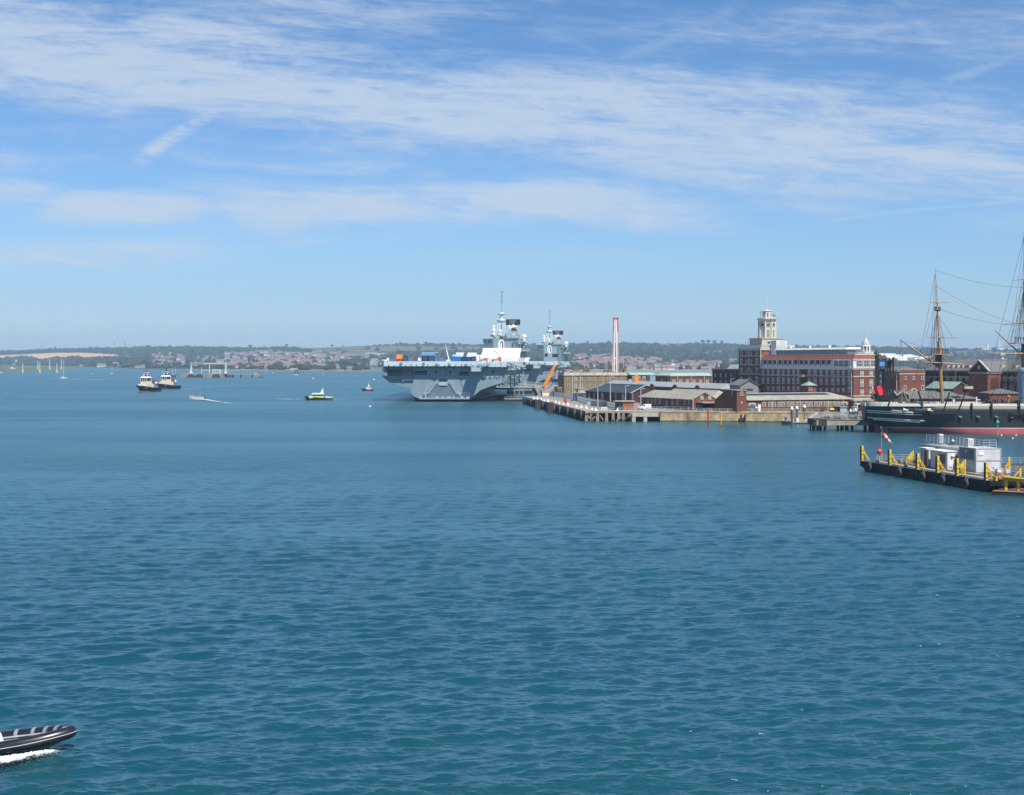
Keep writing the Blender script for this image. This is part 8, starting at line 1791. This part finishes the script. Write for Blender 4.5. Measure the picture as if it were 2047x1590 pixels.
# ------------------------------------------------------------------ inflatable speedboat in the near left corner
def rib():
    Yb = 72.0; bx = gx(157, Yb); o = thing('inflatable_boat', 'black inflatable speedboat planing out of the left edge with white spray', 'inflatable boat', (bx-8.35, Yb, -.70)); o.rotation_euler = (R(-2), R(-7.4), 0)
    TUBE = M('tube_black', (0.018, 0.018, 0.024), .30, .2, 1.5, spec=.55)
    pts = []; path = [(0, -1.46, .50), (2, -1.48, .50), (4, -1.46, .50), (5.6, -1.30, .51), (6.7, -.98, .54), (7.5, -.60, .58), (8.0, -.22, .60), (8.1, 0, .61)]
    path = path+[(x, -y, z) for x, y, z in path[-2::-1]]
    P = [Vector(p) for p in path]
    # smooth the path
    for _ in range(2):
        Q = [P[0]]
        for a, b in zip(P, P[1:]): Q += [a.lerp(b, .25), a.lerp(b, .75)]
        P = Q+[P[-1]]
    def tubing(P, r, name, mat, n=14):
        secs = []
        for i, p in enumerate(P):
            d = (P[min(i+1, len(P)-1)]-P[max(i-1, 0)]).normalized(); a = d.cross(Vector((0, 0, 1))).normalized(); b = a.cross(d)
            secs.append([tuple(p+(a*math.cos(2*math.pi*k/n)+b*math.sin(2*math.pi*k/n))*r) for k in range(n)])
        return MB().loft(secs).build(name, mat, o)
    tubing(P, .31, 'tube', TUBE)
    # rubbing strakes: pale thin line along the outside, dark patch on top
    out = []
    for i, p in enumerate(P):
        d = (P[min(i+1, len(P)-1)]-P[max(i-1, 0)]).normalized(); a = d.cross(Vector((0, 0, 1))).normalized(); a = a if a.dot(Vector((p.x-3, p.y*3, 0))) > 0 else -a; out.append(p+a*.302+Vector((0, 0, .0)))
    tubing(out, .022, 'rubbing_strake', M('strake_grey', (0.55, 0.56, 0.58), .4), 6)
    # grey patches round the far tube
    GR = M('patch_grey', (0.22, 0.25, 0.31), .6)
    for x in (2.6, 3.6, 4.75, 5.75, 6.5, 7.15):
        y = float(np.interp(x, [0, 4, 5.6, 6.7, 7.5], [1.46, 1.46, 1.30, .98, .60])); dx, dy = .05, -.005-max(0, x-5)*.02
        MB().tube((x, y, .505+max(0, x-5.2)*.025), (x+.2, y+dy*3, .505+max(0, x-5)*.027), .325, .325, 14).build('tube_patch', GR, o)
    # hull
    secs = []
    for x, w, zk in ((0, 1.3, -.35), (3, 1.32, -.42), (5.2, 1.15, -.38), (6.6, .78, -.15), (7.5, .34, .15), (7.9, .08, .42)):
        secs.append([(x, -w, .42+max(0, x-5)*.04), (x, -w*.8, .05+max(0, x-5)*.1), (x, 0, zk), (x, w*.8, .05+max(0, x-5)*.1), (x, w, .42+max(0, x-5)*.04)])
    MB().loft(secs, smooth=False).build('hull', M('rib_hull', (0.36, 0.42, 0.42), .35, .08), o)
    MB().prism([(0, -1.25), (5.4, -1.1), (6.6, -.7), (7.4, -.25), (7.4, .25), (6.6, .7), (5.4, 1.1), (0, 1.25)], .36, .42, 'z').build('deck', M('rib_deck', (0.30, 0.33, 0.37), .7), o)
    m = MB()
    for s in (-1, 1): m.bar((.5, s*1.15, .52), (5.4, s*1.02, .54), .16, .06); m.bar((5.4, s*1.02, .54), (6.9, s*.52, .60), .14, .06)
    m.build('deck_ledge', M('ledge_grey', (0.40, 0.43, 0.47), .5), o)
    MB().frus(3.55, 4.45, -.45, .45, .42, .95, .08, .06).build('seat_base', M('rib_white', (0.78, 0.79, 0.80), .35, .03), o); MB().frus(3.65, 4.3, -.38, .38, .95, 1.06, .05).build('seat_pad', M('seat_grey', (0.35, 0.38, 0.43), .6), o)
    MB().frus(1.6, 2.6, -.45, .45, .42, 1.35, .1, .1).build('console', M('rib_white'), o); MB().box(-.3, .3, -.35, .35, -.2, 1.1).build('outboard_motor', BLACK, o)
    MB().box(2.55, 3.0, -.40, -.05, .95, 1.3).build('seat_back', M('seat_grey'), o)
    m = MB(); m.box(7.7, 7.95, -.08, .08, .83, .88); m.build('grab_handle', RAIL, o)
rib()
foam_strip('spray', [(-70, 1540, 1.2, 1.0), (0, 1533, .85, 1.0), (50, 1524, .50, .95), (90, 1517, .36, .9), (124, 1514, .24, .6)], FB, 'white bow spray and foam along the inflatable boat', .12, .30, 21, 160, 18)
drops = MB(); r_ = random.Random(4)
for k in range(420):
    px = 124-r_.random()**.8*170; f = (124-px)/170; Yd = 56000/(1515+f*24-HY)+r_.gauss(0, .25+f*.5); q = r_.uniform(.004, .013); drops.ball((gx(px, Yd), Yd, .12+abs(r_.gauss(0, .16))), q, 6)
tag(drops.build('spray_drops', WHITE), 'flying white spray drops beside the inflatable boat', 'spray', kind='stuff')
# ------------------------------------------------------------------ town, woods and landmarks on the far shore
def hill_pt(px, py): 
    t = float(np.clip(t_of(px, py), 0, 1)); X, Y, Z, _ = land(np.float64(px), t); return float(X), float(Y), float(Z)
def vis(px, py):
    """is that part of the far shore open to view past the ships and dockyard?"""
    if 742 < px < 762: return py < 720
    if 762 <= px < 962: return py < 703
    if 962 <= px < 1062: return False
    if 1062 <= px < 1145: return False if px < 1143 else py < 744
    if 1145 <= px < 1254: return py < 737
    if 1254 <= px < 1424: return py < 744
    if 1424 <= px < 1477: return py < 735
    if 1477 <= px < 1757: return False
    if 1757 <= px < 2050: return py < 731
    return py < 742
TOWN = [([(450, 705), (560, 704), (600, 706), (640, 703), (700, 710), (735, 712), (735, 722), (690, 726), (640, 731), (640, 737), (520, 738), (450, 738)], 6.6, 3.3, .9),
        ([(300, 712), (350, 708), (400, 713), (455, 708), (455, 736), (380, 737), (300, 736)], 9, 4.2, .5), ([(180, 730), (300, 730), (300, 737.2), (180, 734)], 13, 4.5, .55), ([(0, 723), (60, 723), (60, 731), (0, 731)], 12, 4, .5),
        ([(640, 731), (740, 734), (740, 741.4), (640, 739)], 12, 4, .35),
        ([(1146, 714), (1240, 715), (1330, 724), (1420, 726), (1476, 726), (1476, 740), (1425, 744), (1255, 744), (1255, 737), (1146, 737)], 7.4, 3.6, .8),
        ([(1757, 726), (1800, 724), (1860, 724), (1860, 730.6), (1757, 730.6)], 7, 2.8, .85), ([(1900, 727), (2048, 725), (2048, 730.8), (1900, 730.8)], 8, 2.6, .85), ([(1460, 688), (1476, 688), (1476, 690), (1460, 690)], 6, 3, .3)]
WALLS = [('cream rendered', M('house_cream', (0.55, 0.50, 0.42), .9)), ('pinkish brick', M('house_brick', (0.33, 0.265, 0.24), .9)), ('pale grey', M('house_grey', (0.42, 0.41, 0.40), .9)), ('white rendered', M('house_white', (0.76, 0.74, 0.70), .9))]
ROOFS = [M('roof_red', (0.23, 0.145, 0.12), .9), M('roof_brown', (0.20, 0.155, 0.14), .9), M('roof_slate', (0.20, 0.20, 0.21), .9)]
def house_mesh(mb, w, d, h, rh): mb.box(-w/2, w/2, -d/2, d/2, -1, h, 0); mb.gable(-w/2-.4, w/2+.4, -d/2-.4, d/2+.4, h, h+rh, 1, .3); mb.prism([(-d/2, h), (d/2, h), (0, h+rh-.3)], -w/2, w/2, 'x', 0); return mb
cands = []
rs = random.Random(5)
for poly, sx, sy, keep in TOWN:
    x0, x1 = min(p[0] for p in poly), max(p[0] for p in poly); y0, y1 = min(p[1] for p in poly), max(p[1] for p in poly)
    y = y0+1
    while y < y1:
        x = x0+rs.random()*sx
        while x < x1:
            px, py = x+rs.uniform(-1, 1), y+rs.uniform(-.8, .8)+1.2*math.sin(x*.05+y)
            if inpoly(np.array([px]), np.array([py]), poly)[0] and vis(px, py) and rs.random() < keep*(.75+.5*float(np.clip(lowfreq(np.array([px]), np.array([py*7]), 18, 20, 31)[0]+.4, 0, 1))): cands.append((px, py))
            x += sx*rs.uniform(.75, 1.25)
        y += sy
cands.sort(key=lambda c: hill_pt(*c)[1])
protos = {}
kinds = []
for wi in range(4):
    for ri in range(3): kinds.append((wi, ri))
SIDE = ['on the far left slope', 'in the town left of carriers', 'above the dockyard roofs', 'past the old ship masts']
def where(px): return 0 if px < 360 else 1 if px < 1000 else 2 if px < 1600 else 3
stuff = MB(); nind = 0
RN = ['red', 'brown', 'slate']
for px, py in cands:
    wi = rs.choices((0, 1, 2, 3), (.30, .34, .16, .20))[0]; ri = rs.choices((0, 1, 2), (.45, .38, .17))[0]; X, Y, Z = hill_pt(px, py); rz = rs.choice((0, 0, .3, -.35, 1.3, -1.2))+rs.uniform(-.15, .15); s = rs.uniform(.95, 1.45)*(1.1 if px > 1100 else 1.0)
    if nind < 292:
        nind += 1
        if (wi, ri) not in protos: o = house_mesh(MB(), 11.5, 8.5, 5.2, 3.4).build('house', [WALLS[wi][1], ROOFS[ri]]); protos[(wi, ri)] = o
        else: o = protos[(wi, ri)].copy(); COL.objects.link(o)
        o.location = (X, Y, Z); o.rotation_euler.z = rz; o.scale = (s*rs.uniform(.85, 1.4), s, s)
        lab = 'small %s house, %s roof, %s' % (WALLS[wi][0], RN[ri], SIDE[where(px)]); tag(o, lab, 'house', lab.replace('small ', '').replace(' house,', ' houses,'))
    else:
        m = Matrix.Translation((X, Y, Z)) @ Matrix.Rotation(rz, 4, 'Z') @ Matrix.Scale(s, 4); stuff.T = m; k = len(stuff.mi); house_mesh(stuff, 12, 8.5, 5.2, 3.4)
        for q in range(k, len(stuff.mi)): stuff.mi[q] = wi if stuff.mi[q] == 0 else 4+ri
        stuff.T = None
if stuff.v: tag(stuff.build('distant_housing', [w[1] for w in WALLS]+ROOFS), 'mass of small houses packed farther up the hillside town', 'housing', kind='stuff')
# longer blocks: terraces, schools, works
def block(px, py, wpx, hpx, label, mat, roof=None, cat='building', name='long_building', d=14):
    X, Y, Z = hill_pt(px, py); w = wpx/F*Y; h = hpx/F*Y; o = thing(name, label, cat, (X, Y, Z)); MB().box(-w/2, w/2, 0, d, -3, h).build('wall', mat, o)
    if roof: MB().gable(-w/2-.5, w/2+.5, -.5, d+.5, h, h+h*.55, 0, .4).build('roof', roof, o)
    else: MB().box(-w/2-.3, w/2+.3, -.3, d+.3, h, h+.8).build('roof', CONCP, o)
    return o
i = 0
for px, py, w in ((1274, 720, 16), (1297, 720.5, 19), (1318, 720, 10), (1340, 720.5, 20), (1362, 721.5, 17), (1386, 721.5, 18), (1410, 722.5, 14), (1430, 724, 16), (1452, 724.5, 18), (1304, 716.3, 14), (1310, 731, 20), (1335, 729.5, 14), (1160, 718, 16), (1185, 718, 14)):
    i += 1; block(px, py, w, 2.2, 'far terrace row %s above the dockyard' % (('of pinkish brick left of the dry grass slope', 'with long pale front', 'short and brown', 'longest in the upper line', 'with red roof mid slope', 'right of the longest terrace', 'shorter and pale', 'near the dry grass slope', 'at the right end', 'standing highest alone', 'low down among trees', 'small and low near the mast', 'behind the tan house left', 'behind the tan house chimneys')[i-1]), WALLS[(1, 0, 1, 1, 0, 1, 0, 1, 1, 2, 0, 1, 2, 1)[i-1]][1], ROOFS[i % 2], 'terrace', 'terraced_row', 10)
for px, py, w, h, lab, mt in ((548, 713, 22, 2.2, 'long low white building high in the left town', 3), (528, 711, 10, 3, 'white building with a tall block high in the left town', 3), (582, 718, 14, 2, 'pale long roofed building mid town', 0), (652, 711.5, 8, 3.6, 'cream hall standing out in the upper town', 0), (410, 716, 30, 3, 'long cream building above the steel portal frame', 0), (424, 720, 18, 2.6, 'pale building right behind the steel portal frame', 3), (340, 717, 26, 3.4, 'long pinkish buildings on the slope above the tugboats', 1), (519, 738.5, 10, 2.4, 'white shore building right of the platform end', 3), (556, 739, 14, 2.4, 'white waterside sheds left of the dark sailed boat', 3), (588, 739.5, 16, 2.6, 'white waterside building behind the dark sailed boat', 3), (606, 740, 6, 3.2, 'white dome ended building on the shore right of the dark sails', 3), (702, 741.3, 18, 5.5, 'square orange brick building on the shore left of the carrier', 1), (682, 741.5, 10, 1.6, 'low white boat shed on the shore left of the orange building', 3), (276, 736.5, 12, 3.6, 'white gabled shore house behind the leading tugboat', 0), (202, 735, 17, 5.5, 'long pale brick building among trees on left shore', 0), (164, 732.5, 10, 2.4, 'small cream boathouse on left shore', 0), (40, 730, 30, 3, 'row of pale waterside houses at far left shore', 2), (217, 703, 7, 1.6, 'white farm building high on the left woods', 3), (537, 700, 8, 2, 'white house among the skyline trees left', 3), (1346, 735.5, 28, 2.2, 'long white industrial roofs above the green roofed building', 3), (1268, 725, 12, 2.0, 'white sheds in the town right of the red tower', 3)):
    block(px, py, w, h, lab, WALLS[mt][1], ROOFS[1] if mt in (0, 1) else None)
# chalk-white polytunnels / greenhouse strips are part of the land cover; woods as one mass
def woods():
    r = np.random.RandomState(9); phi = (1+5**.5)/2
    ico = np.array([(-1, phi, 0), (1, phi, 0), (-1, -phi, 0), (1, -phi, 0), (0, -1, phi), (0, 1, phi), (0, -1, -phi), (0, 1, -phi), (phi, 0, -1), (phi, 0, 1), (-phi, 0, -1), (-phi, 0, 1)])/1.9
    fc = np.array([(0, 11, 5), (0, 5, 1), (0, 1, 7), (0, 7, 10), (0, 10, 11), (1, 5, 9), (5, 11, 4), (11, 10, 2), (10, 7, 6), (7, 1, 8), (3, 9, 4), (3, 4, 2), (3, 2, 6), (3, 6, 8), (3, 8, 9), (4, 9, 5), (2, 4, 11), (6, 2, 10), (8, 6, 7), (9, 8, 1)])
    N = 15000; px = r.uniform(-450, 2500, N*2); yr = interp(SIL, px); ys = interp(SHO, px); py = yr+(ys-yr)*r.rand(N*2)**1.0
    d = np.full(N*2, .34); n1 = lowfreq(px, py*7, 24, 26, 41); d += .33*n1
    sky = py < yr+3.2; d[sky] = .45+.4*lowfreq(px, py*0, 30, 30, 12)[sky]; d[(px < 600) & (py < yr+7)] = .95
    d[(px < 300) & (py > 715.5) & (py < ys-2.5)] = 1.0; d[(px >= 300) & (px < 460)] += .15
    d[(px > 1140) & (px < 1480) & (py < 716)] += .42; d[(px > 1750) & (py > 716) & (py < 725)] = .9; d[(px > 680) & (px < 760) & (py > 724)] = .95; d[(px > 1140) & (px < 1480) & (py > 720) & (py < 730)] += .15
    for k in range(len(TOWN)): d[inpoly(px, py, TOWN[k][0])] *= .22
    for poly in [WHEAT, GREENF]+CHALK+MEADOW:
        for q in (-.6, 1.2, 2.6, 3.8): d[inpoly(px, py-q, poly)] = .0
    d[inpoly(px, py, MEADOW[1])] = .03
    for poly in DRY: d[inpoly(px, py, poly)] *= .22
    d[(py > ys-1.0)] = 0
    keep = r.rand(N*2) < d; px, py = px[keep], py[keep]; t = t_of(px, py); X, Y, Z, _ = land(px, np.clip(t, 0, 1)); n = len(px)
    rad = r.uniform(5.5, 12, n)*np.where(px < 300, 1.15, 1.0); hh = r.uniform(.75, 1.15, n)*np.where(py < yr[keep]+3.2, .5, .85)
    V = ico[None]*(1+.38*r.randn(n, 12, 1).clip(-1.2, 1.2)); V = V*rad[:, None, None]; V[..., 2] *= hh[:, None]; V += np.stack([X, Y, Z+rad*hh*.55], -1)[:, None]
    Fc = fc[None]+12*np.arange(n)[:, None, None]
    me = bpy.data.meshes.new('woodland'); me.from_pydata(V.reshape(-1, 3).tolist(), [], Fc.reshape(-1, 3).tolist())
    m = bpy.data.materials.new('far_foliage'); m.use_nodes = True; q = NT(m.node_tree); p = q.n['Principled BSDF']; p.inputs['Roughness'].default_value = .95; p.inputs['Specular IOR Level'].default_value = .1
    g = q.new('ShaderNodeNewGeometry'); w = q.new('ShaderNodeTexWhiteNoise'); nz = q.noise(g.outputs['Position'], .035, 3, .6); q.l.new(q.mix(q.ss(nz, .3, .7), (0.022, 0.035, 0.020, 1), (0.056, 0.068, 0.042, 1)), p.inputs['Base Color']); me.materials.append(m)
    o = bpy.data.objects.new('woodland', me); COL.objects.link(o); tag(o, 'far off dark woods and hedges covering the hills', 'woodland', kind='stuff')
woods()
# single trees that stand out against the sky
def tree_proto(label):
    o = thing('hill_tree', label, 'tree', (0, 0, 0), 0, 'single trees along the hill skyline'); m = MB(); m.tube((0, 0, -1), (0, 0, 6), .8, .5, 7)
    for a in range(5): m.tube((0, 0, 4+a*.5), (3.5*math.cos(a*1.3), 3.5*math.sin(a*1.3), 8.5+a*.6), .3, .12, 5)
    m.build('trunk', M('bark', (0.10, 0.075, 0.055), .9), o); c = MB(); r = random.Random(3)
    for k in range(230):
        a, u, q = r.uniform(0, 6.28), r.uniform(-1, 1), r.random()**.45; p = Vector((6.8*q*math.cos(a)*math.sqrt(1-u*u), 6.8*q*math.sin(a)*math.sqrt(1-u*u), 10.5+4.8*q*u)); n = Vector((r.gauss(0, 1), r.gauss(0, 1), r.gauss(0, 1))).normalized(); e = n.orthogonal().normalized()*r.uniform(.7, 1.5); f = n.cross(e)*r.uniform(.6, 1.1)
        c.add([p-e, p-f, p+e, p+f], [(0, 1, 2, 3)])
    c.build('crown', M('leaf_dark', (0.05, 0.075, 0.03), .9, .35, .3), o); return o
tp = None
for px, s, lab in ((500, 1.5, 'broad dark tree topping the left town skyline'), (573, 1.35, 'tall clump tree at the end of the left skyline wood'), (664, 1.2, 'lone round tree on the bare ridge above the town'), (686, .8, 'small lone tree right of the round one on the ridge'), (110, 1.2, 'tall tree rising from the skyline wood above the wheat field'), (180, 1.2, 'tree on the skyline above the right part of the wheat field'), (1175, 1.1, 'dark tree on the ridge right of the second carrier'), (1217, 1.1, 'dark tree on the ridge left of the red tower'), (1405, 1.5, 'large dark tree at left of the ridge copse'), (1416, 1.5, 'large dark tree in the middle of the ridge copse'), (1428, 1.4, 'large dark tree at the right of the ridge copse'), (1443, 1.3, 'lone round dark tree right of the ridge copse'), (800, .9, 'small dark tree on the skyline left of the carrier island'), (850, 1.0, 'dark tree on the skyline above the blue containers'), (1836, .8, 'small tree on the ridge behind the mizzen mast'), (1903, 1.0, 'dark tree clump on the ridge right of the mizzen mast')):
    X, Y, Z = hill_pt(px, interp(SIL, px)+.6)
    if tp is None: tp = tree_proto(lab); tp.location = (X, Y, Z); tp.scale = (s, s, s*.9)
    else: dup(tp, (X, Y, Z), rs.uniform(0, 6), lab, None, (s, s, s*.85))
# pylons
def pylon(px, pt, pb, lab):
    X, Y, Z = hill_pt(px, pb); h = gz(pt, Y)-Z; o = thing('pylon', lab, 'pylon', (X, Y, Z), .3, 'electricity pylons on the hill'); m = MB(); w = h*.10
    for sx in (-1, 1):
        for sy in (-1, 1): m.bar((sx*w, sy*w, 0), (sx*w*.15, sy*w*.15, h), .9)
    for k in range(6): z = h*k/6; a = w*(1-.85*k/6); m.bar((-a, -a, z), (a, -a, z+h/6), .5); m.bar((a, -a, z), (-a, -a, z+h/6), .5)
    m.build('lattice', M('pylon_grey', (0.22, 0.24, 0.26), .6), o); m = MB()
    for z in (.62, .78, .93): m.bar((-h*.14, 0, h*z), (h*.14, 0, h*z), .7)
    m.build('cross_arm', M('pylon_grey'), o)
pylon(83.5, 686, 700, 'grey electricity pylon above the wheat field'); pylon(229, 682.5, 698, 'left one of two grey pylons above the left woods'); pylon(249.5, 681.5, 698, 'right one of two grey pylons above the left woods'); pylon(1331, 702, 716, 'grey pylon on the slope right of the red tower')
# fort along the ridge, laboratory buildings, and glass pyramids
X, Y, Z = hill_pt(1250, 691.5); L = (1368-1250)/F*Y; o = thing('hill_fort', 'long low red brick fort along the ridge right of the red tower', 'fort', (X, Y-20, Z)); m = MB()
FB_ = M('fort_brick', (0.33, 0.19, 0.15), .9, .25, .05)
hs = [6, 9, 12, 9, 13, 10, 14, 12, 9, 12, 8]
for k in range(11): m.box(L*k/11+.01, L*(k+1)/11, 0, 30, -14, hs[k]-6)
m.build('rampart', FB_, o); m = MB()
for k in range(14): m.box(L*.2+k*L*.045, L*.2+k*L*.045+6, -.6, -.05, -8, -4)
m.build('casemate', M('fort_dark', (0.12, 0.08, 0.07)), o)
X, Y, Z = hill_pt(1952, 699.5); k_ = Y/F; o = thing('ridge_laboratory', 'white flat buildings with a slim white tower on the right ridge', 'building', (X, Y-10, Z)); WL = M('lab_white', (0.78, 0.79, 0.80), .7)
MB().box(0, 12*k_, 0, 15, -4, 6*k_).box(13*k_, 21*k_, 0, 15, -4, 4*k_).box(25*k_, 52*k_, 0, 15, -4, 3*k_).build('block', WL, o); MB().box(20*k_, 24.5*k_, 2, 12, -4, 10*k_).box(21*k_, 23.5*k_, 3, 10, 10*k_, 12*k_).build('tower', WL, o); m = MB(); m.box(2*k_, 10*k_, -.3, .0, 2*k_, 4.5*k_); m.build('window_band', PANEB, o)
def spire(px, pt, pb, w, Y, lab, z0=None):
    p = at(px, pb, Y); p.z = 3.0 if z0 is None else z0; o = thing('glass_pyramid', lab, 'pyramid', p); a = w/2/F*Y; h = gz(pt, Y)-p.z; mt = M('pale_cyan_glass', (0.42, 0.60, 0.64), .25, .08, .1)
    MB().frus(-a, a, -a, a, 0, h, a*.88).build('facade', mt, o); m = MB()
    for sx in (-1, 1): m.bar((sx*a, -a, 0), (sx*a*.12, -a*.12, h), a*.1)
    for k in range(1, 6): z = h*k/6; q = a*(1-.88*k/6); m.bar((-q, -q-.05, z), (q, -q-.05, z), a*.05)
    m.build('rib', M('rib_pale', (0.6, 0.68, 0.70)), o)
Yr_ = hill_pt(1997, 699)[1]; spire(1997.5, 683, 698.5, 9, Yr_-12, 'pale blue pointed spire on the right ridge beside the white buildings', hill_pt(1997, 699)[2]-3)
spire(2004, 714, 736, 17, 1000, 'pale blue glass pyramid roof rising behind the storehouse ridge'); spire(2046, 714, 737, 10, 1000, 'pale blue glass pyramid roof cut by the right edge')
for px, pt, lab in ((1490.5, 679, 'left one of two thin radio masts on the ridge left of the stone tower'), (1496, 676, 'right one of two thin radio masts on the ridge left of the stone tower')):
    X, Y, Z = hill_pt(px, 692); o = thing('radio_mast', lab, 'mast', (X, Y-5, Z), 0, 'thin radio masts'); h = gz(pt, Y)-Z; MB().tube((0, 0, 0), (0, 0, h), .9, .5, 6).build('mast', M('pylon_grey'), o); MB().box(-1.2, 1.2, -1, 1, 0, 3).build('mast_base', WL, o)
# ------------------------------------------------------------------ sea haze
def make_haze():
    o = MB().box(-10000, 10000, -450, 9900, -1.7, 190).build('haze', [])
    m = bpy.data.materials.new('sea_haze'); m.use_nodes = True; n = m.node_tree.nodes; n.clear()
    out = n.new('ShaderNodeOutputMaterial'); v = n.new('ShaderNodeVolumePrincipled')
    v.inputs['Density'].default_value = 1.0e-4; v.inputs['Color'].default_value = (0.50, 0.75, 1.0, 1); v.inputs['Anisotropy'].default_value = 0.0
    m.node_tree.links.new(v.outputs[0], out.inputs['Volume']); o.data.materials.append(m)
    tag(o, 'thin pale sea haze over the harbour and hills', 'haze', kind='stuff')
make_haze()
